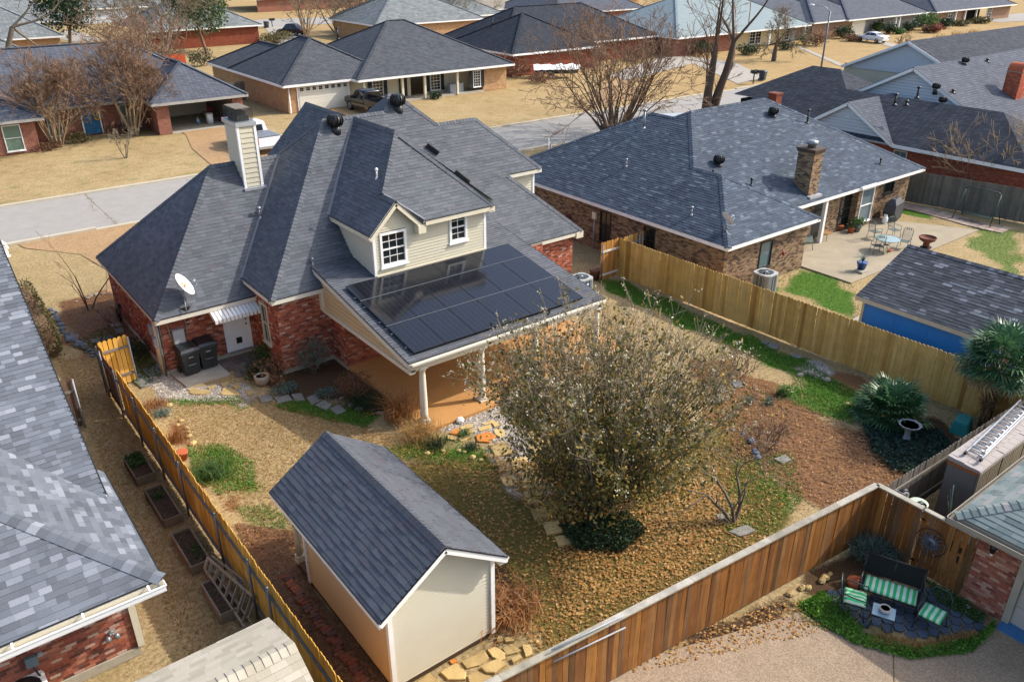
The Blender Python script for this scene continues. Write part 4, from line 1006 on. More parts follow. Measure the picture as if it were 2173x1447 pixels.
for p, q, a, b in ((RA(27, 20.02), RA(30.35, 23.37), nA, nB), (RB(33.7, 20.02), RB(30.35, 23.37), nB, nC), (RA(30.35, 23.37), RA(30.35, 25.05), nA, nC), (RA(30.35, 25.05), RA(33.6, 28.3), nA, nD_),
    ((33.6, 28.3, 6.13), (39.8, 28.3, 6.13), nD_, (0, 1, 1)), (RD(46.4, 21.7), (39.8, 28.3, 6.13), nD_, nE), (RA(33, 28.9), RA(33.6, 28.3), nA, (0, 1, 1)), (RA(33, 28.9), RA(33, 30.4), nA, nE), (RA(27, 36.4), RA(33, 30.4), nA, (0, 1, 1))):
 caps(RR, p, q, a, b, M_SH_R, width=.16, expo=.2, indiv=False)
fascia(RR, [(RA(27, 20.02), RA(27, 36.4)), (RB(27, 20.02), RB(33.7, 20.02)), (RC(33.7, 20.02), RC(33.7, 21.7)), (RD(33.7, 21.7), RD(46.4, 21.7)), (RE(46.4, 21.7), RE(46.4, 34.9))], M_WHITE, h=.16)
for p, q in ((gy(1830, 396, 21.6), gy(1862, 386, 21.6)),): m = MB(); m.beam((p.x, 21.6, 2.48), (q.x, 21.6, 2.48), .12, .12); m.build('gutter', M_WHITE, RR, local=True)
BR_ = Bricks(M_BR_R)
wl = [(gx(1275, 440, 27.35).y, gx(1299, 440, 27.35).y, .5, 2.1), (gx(1367, 478, 27.35).y, gx(1393, 478, 27.35).y, .8, 2.1)]
hol = [(36 - max(a, b), 36 - min(a, b), z0, z1) for a, b, z0, z1 in wl]; print('R windows', wl)
BR_.wall(RH, (27.35, 36, 0), (0, -1, 0), nX, 15.6, 2.45, M_MORTAR_R, holes=hol)
M_DKFR = plain('bronze_frame', '2b2723', .5, .4)
for a0, a1, b0, b1 in hol: window(RH, (27.35, 36 - a0, b0), (0, -1, 0), nX, a1 - a0, b1 - b0, 2, 2, M_DKFR, fw=.05)
bw0, bw1 = gy(1614, 520, 20.4).x, gy(1640, 512, 20.4).x
BR_.wall(RH, (27.35, 20.4, 0), X_, nY, 6.0, 2.45, M_MORTAR_R, holes=[(bw0 - 27.35, bw1 - 27.35, .75, 2.0)])
window(RH, (bw0, 20.4, .75), X_, nY, bw1 - bw0, 1.25, 1, 1, M_DKFR, sash=False, fw=.05, glass=M_GLASS2)
BR_.wall(RH, (33.35, 20.4, 0), (0, 1, 0), (1, 0, 0), 1.9, 2.45, M_MORTAR_R)
dx0, dx1 = gy(1776, 470, 22.3).x, gy(1800, 470, 22.3).x; ddx = gy(1741, 480, 22.3).x
sw0, sw1 = gy(1877, 395, 22.3).x, gy(1897, 390, 22.3).x
print('R back', dx0, dx1, ddx, sw0, sw1)
BR_.wall(RH, (33.35, 22.3, 0), X_, nY, 12.7, 2.45, M_MORTAR_R, holes=[(ddx - 33.35 - .9, ddx - 33.35 + .05, .08, 2.15), (dx0 - 33.35, dx1 - 33.35, .3, 2.2), (sw0 - 33.35, sw1 - 33.35, 1.35, 2.1)])
window(RH, (dx0, 22.3, .3), X_, nY, dx1 - dx0, 1.9, 2, 4, M_DKFR, fw=.05)
window(RH, (sw0, 22.3, 1.35), X_, nY, sw1 - sw0, .75, 1, 1, M_DKFR, sash=False, fw=.05)
m = MB(); m.box(ddx - .88, ddx + .03, 22.34, 22.38, .08, 2.12); m.build('door', plain('dark_door', '27292b', .5, .4), RH)
b0_, b1_ = gy(1812, 470, 21.95).x, gy(1850, 460, 21.95).x; print('bay', b0_, b1_)
BR_.wall(RH, (b0_, 21.95, 0), X_, nY, b1_ - b0_, 2.45, M_MORTAR_R, holes=[(.28, b1_ - b0_ - .28, .35, 2.2)])
BR_.wall(RH, (b0_, 22.3, 0), (0, -1, 0), nX, .35, 2.45, M_MORTAR_R); BR_.wall(RH, (b1_, 21.95, 0), (0, 1, 0), (1, 0, 0), .35, 2.45, M_MORTAR_R)
window(RH, (b0_ + .28, 21.95, .35), X_, nY, b1_ - b0_ - .56, 1.85, 1, 2, M_WHITE, fw=.05, glass=M_GLASS2)
BR_.done(300)
px_ = gy(1743, 487, 21.85).x
m = MB(); m.box(px_ - .09, px_ + .09, 21.76, 21.94, .05, 2.42); m.build('porch_post', M_WHITE, RH)
m = MB(); m.box(27.7, 33.0, 20.8, 35.6, 0, 2.3); m.box(33.0, 45.8, 22.7, 34.5, 0, 2.3); m.build('inner_wall', M_DARK, RH)
q0, q1, q2 = [gn(*a, (34, 21.7, 2.5), nD_) for a in ((1713.8, 417.6), (1735, 413.5), (1689.5, 387))]
ch_w, ch_d = q1.x - q0.x, max(.8, q2.y - q0.y); ztop = gy(1730.4, 322, q0.y).z; print('R chimney', q0, q1, q2, ztop)
CR = thing('x', None, None); bpy.data.objects.remove(CR)
BC = Bricks(M_BR_R); zb = q0.z - .1
BC.wall(RH, (q0.x, q0.y, zb), X_, nY, ch_w, ztop - zb, M_MORTAR_R, name='chimney'); BC.wall(RH, (q0.x, q0.y + ch_d, zb), (0, -1, 0), nX, ch_d, ztop - zb, M_MORTAR_R, name='chimney')
BC.wall(RH, (q0.x + ch_w, q0.y, zb), (0, 1, 0), (1, 0, 0), ch_d, ztop - zb, M_MORTAR_R, name='chimney')
m = MB(); m.box(q0.x - .06, q0.x + ch_w + .06, q0.y - .06, q0.y + ch_d + .06, ztop - .12, ztop); m.box(q0.x - .1, q0.x + ch_w + .1, q0.y - .1, q0.y + ch_d + .1, ztop, ztop + .07)
m.build('chimney_cap', plain('rusty_cap', '4a3c33', .7, .3), RH)
m = MB(); m.lathe((q0.x + ch_w / 2, q0.y + ch_d / 2, ztop + .07), [(.2, 0), (.2, .15), (.27, .17), (.27, .32), (.05, .36)], 14); m.build('flue_cap', M_STEEL, RH)
m = MB(); m.box(q0.x - .1, q0.x + ch_w + .15, q0.y - .22, q0.y, q0.z - .1, q0.z + .03); m.build('chimney_flashing', M_COVER, RH); BC.done(200)
for a, lb in (((1524.5, 352), 'black turbine vent on the neighbour roof beside the hip'), ((1640, 248), 'black turbine vent near the ridge of the neighbour roof')):
 turbine(gn(*a, (34, 21.7, 2.5), nD_), lb, .85)
pipe_vent(gn(1366, 272, RA(27, 21), nA), 'tall grey vent pipe near the ridge, casting a long shadow', .9, .06)
pipe_vent(gn(1328.7, 354, RA(27, 21), nA), 'short vent pipe in the middle of the neighbour west slope', .35, .04)
pipe_vent(gn(1467, 457, RA(27, 21), nA), 'short vent pipe low on the slope above the cedar fence gate', .35, .04)
pipe_vent(gn(1712.5, 262, RD(34, 22), nD_), 'tall dark vent pipe near the white gable', .7, .05, M_BLACK)
pipe_vent(gn(1594, 394, RD(34, 22), nD_), 'short black vent pipe with pale flashing left of the brick chimney', .3, .04, M_BLACK)
pipe_vent(gn(1513, 368, RD(34, 22), nD_), 'stub of black vent pipe beside the hip bend', .12, .03, M_BLACK)
pipe_vent(gn(1867.5, 350, RD(34, 22), nD_), 'black vent pipe with pale flashing right of the brick chimney', .3, .04, M_BLACK)
# left neighbour (roof corner at the picture's left edge)
LH = thing('brick_house', 'red brick house with mottled grey shingle roof and white gutter beside the raised beds', 'house', (1.5, 15.37, 0))
LA = lambda x, y: (x, y, 2.4 + .6 * (2.15 - x)); LB_ = lambda x, y: (x, y, 2.4 + .6 * (y - 14.54)); LU = lambda x, y: (x, y, 2.9 + .463 * (y - 18.53))
lp = [pp(LA, (2.15, 14.54), (2.15, 19.2), (1.0, 20.2), (-1.4, 22.3), (-1.4, 18.09)), pp(LB_, (2.15, 14.54), (-1.4, 18.09), (-4.95, 14.54)), pp(LU, (1.92, 17.76), (1.92, 29), (-1.4, 29), (-1.4, 22.05)), pp(LU, (-1.4, 29), (-6, 29), (-6, 22.05), (-1.4, 22.05))]
lq = [pp(lambda x, y: (x, y, 2.4 + .6 * (x + 4.95)), (-4.95, 14.54), (-1.4, 18.09), (-1.4, 22.3), (-4.95, 22.3)), [(1.92, 29, 7.74), (-6, 29, 7.74), (-6, 40, 2.6), (1.92, 40, 2.6)]]
LR = deck(LH, lp + lq, [M_SH_L, M_CREAM]); shingles(LR, lp, M_SH_L, limit=300, wr=(.17, .36), th=(.008, .012))
caps(LR, LA(2.15, 14.54), LA(-1.4, 18.09), (.6, 0, 1), (0, -.6, 1), M_SH_L, width=.17, expo=.2)
fascia(LR, [(LU(1.92, 17.9), LU(1.92, 29)), (LA(2.15, 14.54), LA(2.15, 19.2)), (LB_(2.15, 14.54), LB_(-4.95, 14.54))], M_CREAM, drip=M_DRIP)
m = MB(); gp0 = 14.42
m.box(-5, 2.17, gp0 - .12, gp0 - .10, 2.25, 2.39); m.box(-5, 2.17, gp0 - .12, gp0 + .06, 2.24, 2.255); m.box(-5, 2.17, gp0 - .14, gp0 - .1, 2.375, 2.395); m.box(2.15, 2.17, gp0 - .12, gp0 + .06, 2.25, 2.39); m.build('gutter', M_WHITE, LR, local=True)
for x in (1.85, .62, -.6): m = MB(); m.box(x - .02, x + .02, gp0 - .11, gp0 + .09, 2.385, 2.40); m.build('gutter_strap', M_WHITE, LR, local=True)
BL = Bricks(M_BR_L)
BL.wall(LH, (-4.5, 15.37, .22), X_, nY, 6.0, 2.2, M_MORTAR, z0=0); BL.wall(LH, (1.5, 15.37, .22), (0, 1, 0), (1, 0, 0), 4.5, 2.15, M_MORTAR, z0=0); BL.done(300)
m = MB(); m.box(-4.5, 1.52, 15.33, 15.5, 0, .22); m.build('foundation', M_SLABEDGE, LH)
m = MB(); m.box(1.48, 1.62, 15.30, 15.36, .25, 2.3); m.build('corner_board', M_CREAM, LH)
m = MB(); m.box(-4.4, 1.4, 15.5, 19.5, .1, 2.3); m.box(-6, 1.5, 19.6, 39.5, 0, 2.6); m.build('inner_wall', M_DARK, LH)
m = MB(); m.poly([(1.5, 19.6, 0), (1.5, 39.5, 0), (1.5, 39.5, 2.6), (1.5, 29, 7.3), (1.5, 19.6, 2.9)]); m.build('side_wall', M_BF_RED, LH)
q = gy(235, 1340, 15.33); t = thing('flood_light', 'grey twin flood light on the brick wall, half in the sun', 'flood light', q)
m = MB(); m.tube([(0, 0, 0), (0, -.06, 0)], .05, 10); m.build('bracket', M_STEEL, t, local=True)
for dx in (-.09, .08): m = MB(); m.tube([(0, -.05, .0), (dx * .5, -.1, -.02)], .018, 6); m.lathe((dx, -.13, -.09), [(.03, .1), (.06, .04), (.065, 0)], 10); m.build('lamp_head', M_STEEL, t, local=True)
q = gy(66, 1400, 15.32); t = thing('junction_box', 'blue grey electric junction box on the brick wall with a hanging cable', 'electric box', q)
m = MB(); m.box(-.11, .11, -.08, 0, -.12, .12); m.build('box', plain('blue_grey_box', '5e7078', .5, .4), t, local=True); m = MB(); m.box(.13, .22, -.05, 0, .02, .12); m.build('outlet', M_GAL, t, local=True)
m = MB(); m.tube([(0, -.05, -.12), (.03, -.08, -.3), (.15, -.2, -.6), (.35, -.5, -.9)], .02, 6); m.build('cable', M_BLACK, t, local=True)
q = gp(50, 1462, .75); t = thing('ac_unit', 'white rounded air conditioner top at the bottom edge below the junction box', 'air conditioner', (q.x, q.y, 0))
m = MB(); m.prism([(-.42 + .12 * (i in (0, 7)), 0, 0) if 0 else (.42 * math.copysign(abs(math.cos(a)) ** .5, math.cos(a)), .42 * math.copysign(abs(math.sin(a)) ** .5, math.sin(a))) for i in range(20) for a in (2 * math.pi * i / 20,)], 0, .75); m.build('cabinet', M_WHITE, t, local=True)
m = MB(); m.lathe((0, 0, .755), [(.05, .03), (.3, .01), (.33, 0)], 20); m.build('fan_grille', M_BLACK, t, local=True)
# garden shed
GS = thing('garden_shed', 'ivory vinyl sided garden shed with dark grey gable roof and porch', 'shed', (6.67, 11.0, 0))
SL = lambda x, y: (x, y, 2.45 + .68 * (x - 5.05)); SR = lambda x, y: (x, y, 2.45 + .69 * (8.13 - x))
sp_ = [pp(SL, (5.05, 10.65), (6.6, 10.65), (6.6, 15.9), (5.05, 15.9)), pp(SR, (8.13, 10.65), (8.13, 15.9), (6.6, 15.9), (6.6, 10.65))]
SHR = deck(GS, sp_, [M_SH_SHED, M_CREAM], thick=.06); shingles(SHR, sp_, M_SH_SHED, limit=300, wr=(.2, .36), th=(.010, .017))
caps(SHR, (6.6, 10.65, 3.505), (6.6, 15.9, 3.505), (-.68, 0, 1), (.69, 0, 1), M_SH_SHED, width=.13, expo=.14)
fascia(SHR, [(SL(5.05, 10.66), SL(6.6, 10.66)), (SR(6.6, 10.66), SR(8.13, 10.66)), (SL(5.05, 10.66), SL(5.05, 15.9)), (SR(8.13, 10.66), SR(8.13, 15.9))], M_WHITE, h=.14, drip=M_DRIP)
m = MB(); m.box(7.94, 8.12, 10.68, 10.97, 2.28, 2.46); m.build('eave_return', M_CREAM, SHR, local=True)
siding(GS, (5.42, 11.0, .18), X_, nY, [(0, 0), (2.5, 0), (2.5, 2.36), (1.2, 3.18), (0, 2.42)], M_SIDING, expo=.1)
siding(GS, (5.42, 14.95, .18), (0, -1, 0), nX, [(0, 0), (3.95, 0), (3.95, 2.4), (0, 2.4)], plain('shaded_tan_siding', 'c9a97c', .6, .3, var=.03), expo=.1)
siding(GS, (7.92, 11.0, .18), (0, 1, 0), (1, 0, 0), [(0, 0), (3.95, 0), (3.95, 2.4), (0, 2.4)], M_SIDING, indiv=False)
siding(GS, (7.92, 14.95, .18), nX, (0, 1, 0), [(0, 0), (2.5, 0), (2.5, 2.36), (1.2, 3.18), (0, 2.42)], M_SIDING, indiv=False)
for x, y in ((5.4, 10.98), (7.94, 10.98), (5.4, 14.97)): m = MB(); m.box(x - .05, x + .05, y - .05, y + .05, .15, 2.5); m.build('corner_board', M_WHITE, GS)
m = MB(); m.box(5.4, 7.94, 10.98, 15.8, .06, .16); m.build('floor_frame', plain('dark_wood', '4b3b2f', .8, .2), GS)
for i in range(6): m = MB(); m.box(5.42, 7.92, 14.98 + i * .14, 15.11 + i * .14, .165, .2); m.build('deck_plank', wood_mat('deck_plank', ['5b3d33', '6a483b'], .25, (3, 12, 3)) if 'dp' not in MATS else MATS['dp'], GS)
for x in (5.5, 7.8):
 m = MB(); m.box(x - .1, x + .1, 15.68, 15.88, .15, .38); m.lathe((x, 15.78, .38), [(.085, 0), (.07, .5), (.065, .95), (.075, .97), (.06, 1.0), (.06, 1.5), (.07, 2.05)], 12); m.build('porch_post', M_CREAM, GS)
 m = MB(); m.lathe((x, 15.78, 1.3), [(.075, 0), (.075, .06)], 12); m.lathe((x, 15.78, 1.95), [(.07, 0), (.07, .12)], 12); m.build('post_band', M_BLACK, GS)
# tan playhouse roof at the bottom edge
e0 = gx(625.5, 1364.5, 3.45); e1 = gx(577, 1348, 3.45); print('pale', e0, e1)
PR = thing('small_shed', 'low shed with pale tan shingle roof at the bottom edge by the pine fence', 'shed', (2.0, 11.0, 0))
ez = e0.z; zz = ez - .2
PA = lambda x, y: (x, y, ez + .5 * (y - e0.y)) ; PB = lambda x, y: (x, y, ez - .32 * (y - e0.y))
yb_ = e0.y + max(.5, (e1.y - e0.y) if e1.y > e0.y else .8)
pr = [pp(PA, (-1.5, e0.y - 1.6), (3.45, e0.y - 1.6), (3.45, e0.y), (-1.5, e0.y)), pp(PB, (-1.5, yb_), (3.45, yb_), (3.45, e0.y), (-1.5, e0.y))]
PRR = deck(PR, pr, [M_SH_PALE, M_CREAM]); shingles(PRR, pr[:1], M_SH_PALE, limit=200, wr=(.28, .30), th=(.008, .011), expo=.14); shingles(PRR, pr[1:], M_SH_PALE, limit=100, wr=(.28, .30), th=(.008, .011), expo=.14)
caps(PRR, (-1.5, e0.y, ez), (3.45, e0.y, ez), (0, -.5, 1), (0, .32, 1), M_SH_PALE, width=.16, expo=.15, lift=.014)
m = MB(); m.box(-1.3, 3.3, e0.y - 1.45, yb_ - .12, 0, ez - .75); m.build('wall', M_OLDW, PR)
# blue shed with weathered roof
BS = thing('garden_shed', 'bright blue painted shed with dark weathered shingle roof behind the cedar fence', 'shed', (27.3, 10, 0))
bk = (3.6 - 2.35) / (30.2 - 27.0); BA = lambda x, y: (x, y, 2.35 + bk * (x - 27.0)); BBb = lambda x, y: (x, y, 2.35 + bk * (33.4 - x))
bp = [pp(BA, (27, 3), (30.2, 3), (30.2, 14.1), (27, 14.1)), pp(BBb, (33.4, 14.1), (30.2, 14.1), (30.2, 3), (33.4, 3))]
BSR = deck(BS, bp, [M_SH_BLUE, M_CREAM]); shingles(BSR, bp[:1], M_SH_BLUE, limit=300, wr=(.2, .34), expo=.16)
caps(BSR, (30.2, 3, 3.6), (30.2, 14.1, 3.6), (-bk, 0, 1), (bk, 0, 1), M_SH_BLUE, indiv=False)
fascia(BSR, [(BA(27, 3), BA(27, 14.1)), (BA(27, 14.08), BA(30.2, 14.08))], plain('cream_fascia', 'b9b09a', .6), h=.16)
M_BLUE = plain('blue_paint', '1f78c8', .45, .4, var=.06, nsc=1.2)
for i in range(9):
 y1_ = 13.85 - i * 1.21; m = MB(); m.box(27.3, 27.34, y1_ - 1.205, y1_, 0, 2.4); m.build('wall_panel', M_BLUE, BS)
m = MB(); m.box(27.27, 27.36, 13.83, 13.93, 0, 2.4); m.build('corner_board', plain('cream_fascia', 'b9b09a', .6), BS)
m = MB(); m.poly([(27.3, 13.86, 0), (33.1, 13.86, 0), (33.1, 13.86, 2.4), (30.2, 13.86, 3.55), (27.3, 13.86, 2.4)][::-1]); m.build('end_wall', M_BLUE, BS)
tag(sheet('shed_ramp', [(1788, 690), (1822, 672), (1822, 692), (1800, 696)], M_CONC, .05, .1), kind='structure')
# corner house at bottom right
CHs = thing('brick_house', 'weathered brick house corner with pale slate shingle roof, garage door and wall lantern', 'house', (17.55, 4.97, 0))
ck = .5; c_x, c_y = 16.95, 5.5
CA = lambda x, y: (x, y, 2.5 + ck * (x - c_x)); CB = lambda x, y: (x, y, 2.5 + ck * (c_y - y))
cp = [pp(CA, (c_x, c_y), (c_x + 3.5, c_y - 3.5), (c_x + 3.5, -4), (c_x, -4)), pp(CB, (c_x, c_y), (c_x + 9, c_y), (c_x + 9, c_y - 3.5), (c_x + 3.5, c_y - 3.5))]
CHR = deck(CHs, cp, [M_SH_BR, M_CREAM]); shingles(CHR, cp, M_SH_BR, limit=300, wr=(.2, .34), th=(.009, .014))
caps(CHR, CA(c_x, c_y), CA(c_x + 3.5, c_y - 3.5), (-ck, 0, 1), (0, ck, 1), M_SH_BR, width=.15, expo=.16)
M_GUT = plain('grey_beige_gutter', '8d8578', .55, .3)
fascia(CHR, [(CA(c_x, c_y), CA(c_x, -4)), (CB(c_x, c_y), CB(c_x + 9, c_y))], M_GUT, h=.16)
m = MB(); m.box(c_x - .14, c_x - .12, -4, c_y + .13, 2.32, 2.45); m.box(c_x - .14, c_x, -4, c_y + .13, 2.31, 2.325); m.box(c_x - .14, c_x + 9, c_y + .11, c_y + .13, 2.32, 2.45); m.box(c_x, c_x + 9, c_y, c_y + .13, 2.31, 2.325); m.build('gutter', M_GUT, CHR, local=True)
BB2 = Bricks(M_BR_BR); BB2.wall(CHs, (17.55, 5.05, 0), (0, -1, 0), nX, .92, 2.5, M_MORTAR); BB2.wall(CHs, (17.55, 5.05, 0), X_, (0, 1, 0), 5, 2.5, M_MORTAR); BB2.done(300)
m = MB(); m.box(17.5, 17.62, 3.98, 4.13, .0, 2.5); m.box(17.5, 17.62, .7, .85, 0, 2.5); m.box(17.5, 17.62, .7, 4.13, 2.2, 2.5); m.build('garage_frame', plain('taupe_trim', '9c9484', .6), CHs)
for i in range(4): m = MB(); m.box(17.6, 17.64, .86, 3.97, .04 + i * .54, .04 + i * .54 + .53); m.build('garage_panel', plain('garage_paint', 'a79f95', .55, .3, var=.03), CHs)
m = MB(); m.box(17.7, 22, -4, 4.9, 0, 2.4); m.build('inner_wall', M_DARK, CHs)
sheet('garage_apron', [(17.2, 4.1, 0), (17.62, 4.1, 0), (17.62, .8, 0), (17.2, .8, 0)], plain('blue_step', '3f6f9a', .7), .06, .1)
q = gx(2114, 1160, 17.5); t = thing('wall_lantern', 'black wall lantern with white bulb on the weathered brick', 'wall lamp', q)
m = MB(); m.box(-.03, .02, -.05, .05, .02, .2); m.tube([(-.02, 0, .15), (-.12, 0, .2), (-.15, 0, .12)], .012, 6); m.build('bracket', M_BLACK, t, local=True)
m = MB(); m.lathe((-.15, 0, -.1), [(.05, 0), (.075, .14), (.09, .16), (.01, .24)], 6); m.build('cage', M_BLACK, t, local=True); m = MB(); m.blob((-.16, 0, -.12), .04, .04, .05, jit=0); m.build('bulb', M_WHITE, t, local=True)
# fences
def plank_mesh(name, w_, h, t, mat, ear=.03, rounded=False):
 mb = MB(); hw = w_ / 2
 if rounded: top = [(-hw, h - .05), (-hw * .75, h - .02), (-hw * .35, h), (hw * .35, h), (hw * .75, h - .02), (hw, h - .05)]
 else: top = [(-hw, h - ear), (-hw + ear, h), (hw - ear, h), (hw, h - ear)]
 o = [(hw, 0), *top[::-1], (-hw, 0)][::1]
 o = [(-hw, 0)] + top + [(hw, 0)]; n = len(o)
 A = [(x, -t / 2, z) for x, z in o]; B = [(x, t / 2, z) for x, z in o]
 mb.idx(A + B, [tuple(range(n))[::-1], tuple(range(n, 2 * n))] + [(i, (i + 1) % n, n + (i + 1) % n, n + i) for i in range(n)])
 return mb.mesh(name, mat)
def fence(label, p0, p1, h, mat, w_=.14, gap=.004, t=.018, side=1, rails=(.35, 1.45), railmat=None, rail=(.035, .085), post=2.4, postmat=None, postr=.03, posts=None, rounded=False, cap=None, hj=.012, group=None, cat='fence', name='wood_fence', z0=.04, skip=None, lean=.006):
 p0 = Vector((p0[0], p0[1], 0)); p1 = Vector((p1[0], p1[1], 0)); d = p1 - p0; L = d.length; d.normalize(); nrm = Vector((-d.y, d.x, 0)) * side
 T = thing(name, label, cat, p0, group); me = plank_mesh('plank', w_, h, t, mat, rounded=rounded); rz = math.atan2(d.y, d.x)
 n = int(L / (w_ + gap)); e = L / n; o0 = p0
 cam_ = Vector((0, 0, CAMH)); order = sorted(range(n), key=lambda i: (p0 + d * (e * (i + .5)) - cam_).length)
 keep = set(order[:300]); rest = MB()
 for i in range(n):
  if skip and skip[0] < e * (i + .5) < skip[1]: continue
  q = d * (e * (i + .5)); ob = bpy.data.objects.new('plank', me); COL.objects.link(ob); ob.parent = T
  ob.location = q + Vector((0, 0, z0 + random.uniform(-hj, hj))) - nrm * 0 + nrm * random.uniform(-.003, .003); ob.rotation_euler = (random.uniform(-lean, lean), random.uniform(-lean, lean), rz + random.uniform(-.02, .02))
 for z in rails:
  m = MB(); m.beam(p0 + nrm * (t / 2 + rail[0] / 2 + .004) + Vector((0, 0, z)), p1 + nrm * (t / 2 + rail[0] / 2 + .004) + Vector((0, 0, z)), rail[0], rail[1]); m.build('rail', railmat or mat, T)
 ps = posts if posts is not None else [min(L, k * post) for k in range(int(L / post) + 1)]
 for s_ in ps:
  m = MB(); q = p0 + d * s_ + nrm * (t / 2 + rail[0] + postr + .004); m.tube([q, q + Vector((0, 0, h - .06))], postr, 10); m.lathe(q + Vector((0, 0, h - .06)), [(postr * 1.2, 0), (postr * 1.1, .03), (.004, .05)], 10); m.build('post', postmat or M_STEEL, T)
 if cap:
  s_ = 0
  while s_ < L - .01:
   e_ = min(L, s_ + 2.42); m = MB(); m.beam(p0 + d * (s_ + .003) + Vector((0, 0, h + z0 + .02)), p0 + d * (e_ - .003) + Vector((0, 0, h + z0 + .02)), cap, .035); m.build('cap_board', M_CAPW, T); s_ = e_
 return T
M_PIPE = plain('galvanised_pipe', '6c7073', .45, .5, .4, var=.2, nsc=6)
lf0 = Vector((3.98, 28.2, 0)); lf1 = Vector((4.06, 8.9, 0))
ys = [gp(*q).y for q in ((312, 946), (354, 1016), (412, 1090), (479, 1208), (549, 1311), (614, 1361))]
print('posts', ys)
gA, gB = gp(224, 860).y, gp(268, 890).y; gA = 27.6; gB = 25.95
fence('long new pine privacy fence with steel posts beside the raised beds', lf0, lf1, 1.80, M_PINE, side=-1, rails=(1.42, .28), railmat=M_PIPE, rail=(.05, .05), posts=[.1, .55, 28.2 - gB] + [28.2 - y for y in ys] + [18.6], postmat=M_PIPE, rounded=True, skip=(28.2 - gA, 28.2 - gB))
fence('dark old wooden gate panel set into the pine fence near the bins', (3.95, gA), (3.96, gB + .03), 1.62, wood_mat('dark_gate', ['5a4436', '664d3c', '4e3b30'], .25), side=-1, rails=(.3, 1.3), rail=(.035, .09), posts=[], name='wood_gate', cat='gate')
fence('short pine return fence from the pine fence corner towards the house', (3.98, 28.22), (4.95, 28.3), 1.80, M_PINE, side=-1, rails=(1.42, .4), railmat=M_OLDW, posts=[.97], postmat=M_GAL, rounded=True)
g0 = gp(128, 897); g1 = gp(178, 905); print('brown gate', g0, g1)
fence('dark brown wooden gate with pale steel post by the mottled roof', (g1.x - 1.7, g1.y - .05), (g1.x, g1.y), 1.8, wood_mat('brown_gate', ['6b5446', '5e493d', '755d4c'], .25), side=-1, rails=(1.35, .3), railmat=M_OLDW, posts=[1.72], postmat=M_GAL, rounded=True, name='wood_gate', cat='gate')
rf0 = (25.6, 25.0); rf1 = (26.25, 5.5)
fence('long new cedar privacy fence along the back yard, plain side to the camera', rf0, rf1, 1.84, M_CEDAR, side=1, rails=(1.5, .3), railmat=M_CEDAR, posts=None, postmat=M_PIPE, rounded=True, hj=.015)
q = gp(1272, 598); print('ret', q)
fence('short cedar return panel with white rail at the fence corner', (q.x, 25.0), (25.57, 25.03), 1.84, wood_mat('orange_cedar', ['b07a3a', 'bd8845', 'a76f33'], .15), side=-1, rails=(1.42, .3), railmat=plain('white_rail', 'cfc9bb', .6), posts=[.03], postmat=M_PIPE, rounded=True)
q0 = gp(1324, 505, 1.8); q1 = gp(1396, 482, 1.8); print('gateR', q0, q1)
fence('cedar gate in grey steel frame between the corner and the brown brick wall', (25.9, q0.y), (27.3, q0.y + .05), 1.8, M_CEDAR, side=-1, rails=(1.45, .25), railmat=M_GAL, rail=(.04, .05), posts=[1.0, 1.2], postmat=M_GAL, rounded=True, name='wood_gate', cat='gate')
bf0 = (4.05, 8.92); bf1 = (17.61, 7.63)
fence('long stained brown plank fence with weathered grey cap board', bf0, bf1, 1.74, M_BROWNW, side=1, rails=(.3, 1.4), railmat=M_BROWNW, posts=[0, 2.4, 4.8, 7.2, 9.6, 12.0], postmat=M_OLDW, postr=.045, cap=.16, hj=.0, gap=.003)
fence('short brown plank fence with cap, behind the black glider bench', bf1, (17.6, 6.42), 1.74, M_BROWNW, side=1, rails=(.3, 1.4), posts=[.05], postmat=M_OLDW, postr=.045, cap=.16, hj=0, gap=.003)
GT = fence('brown wooden courtyard gate carrying a metal sun ornament', (17.6, 6.38), (17.58, 5.12), 1.74, M_BROWNW, side=1, rails=(.3, 1.4), posts=[], cap=.13, hj=0, gap=.003, name='courtyard_gate', cat='gate')
m = MB(); m.box(17.555, 17.58, 5.36, 5.40, .85, 1.05); m.box(17.54, 17.57, 5.35, 5.41, 1.15, 1.3); m.build('latch', M_BLACK, GT)
m = MB(); m.box(17.57, 17.59, 6.30, 6.40, 1.5, 1.56); m.box(17.57, 17.59, 6.30, 6.40, .25, .31); m.build('hinge', M_BLACK, GT)
pc = thing('conduit_rail', 'pair of thin grey pipes fixed along the brown fence', 'pipe rail', (8.4, 8.4, 1.2))
for (a, b) in (((1183, 1391), (1335, 1315)), ((1187, 1415), (1338, 1340))):
 dy = lambda p: 8.92 - (p.x - 4.05) * (1.29 / 13.56) - .06
 P = gy(*a, 8.35); Q = gy(*b, 8.2); m = MB(); m.tube([(P.x, dy(P), P.z), (Q.x, dy(Q), Q.z)], .018, 8); m.build('pipe', M_GAL, pc)
fence('low weathered grey fence beside the resin sheds', (17.8, 7.62), (20.3, 7.55), 1.5, M_OLDW, side=-1, posts=[], rails=(.3, 1.2))
fence('low weathered grey fence behind the resin sheds, mostly hidden', (20.3, 7.55), (26.1, 7.4), 1.5, M_OLDW, side=-1, posts=[], rails=(.3, 1.2))
fence('dark grey old plank fence behind the green swing frame', (47.6, 23.2), (50.2, 10.5), 1.85, wood_mat('dark_grey_fence', ['5c5a52', '67645b', '706c62', '535148'], .25), side=1, posts=[])
fence('short yellow cedar panel between the brown brick corner and the grey fence', (46.2, 23.15), (47.5, 23.2), 1.85, M_CEDAR, side=1, posts=[1.25], postmat=M_GAL)
r0 = gp(365, 150); r1 = gp(560, 138); print('red fence', r0, r1)
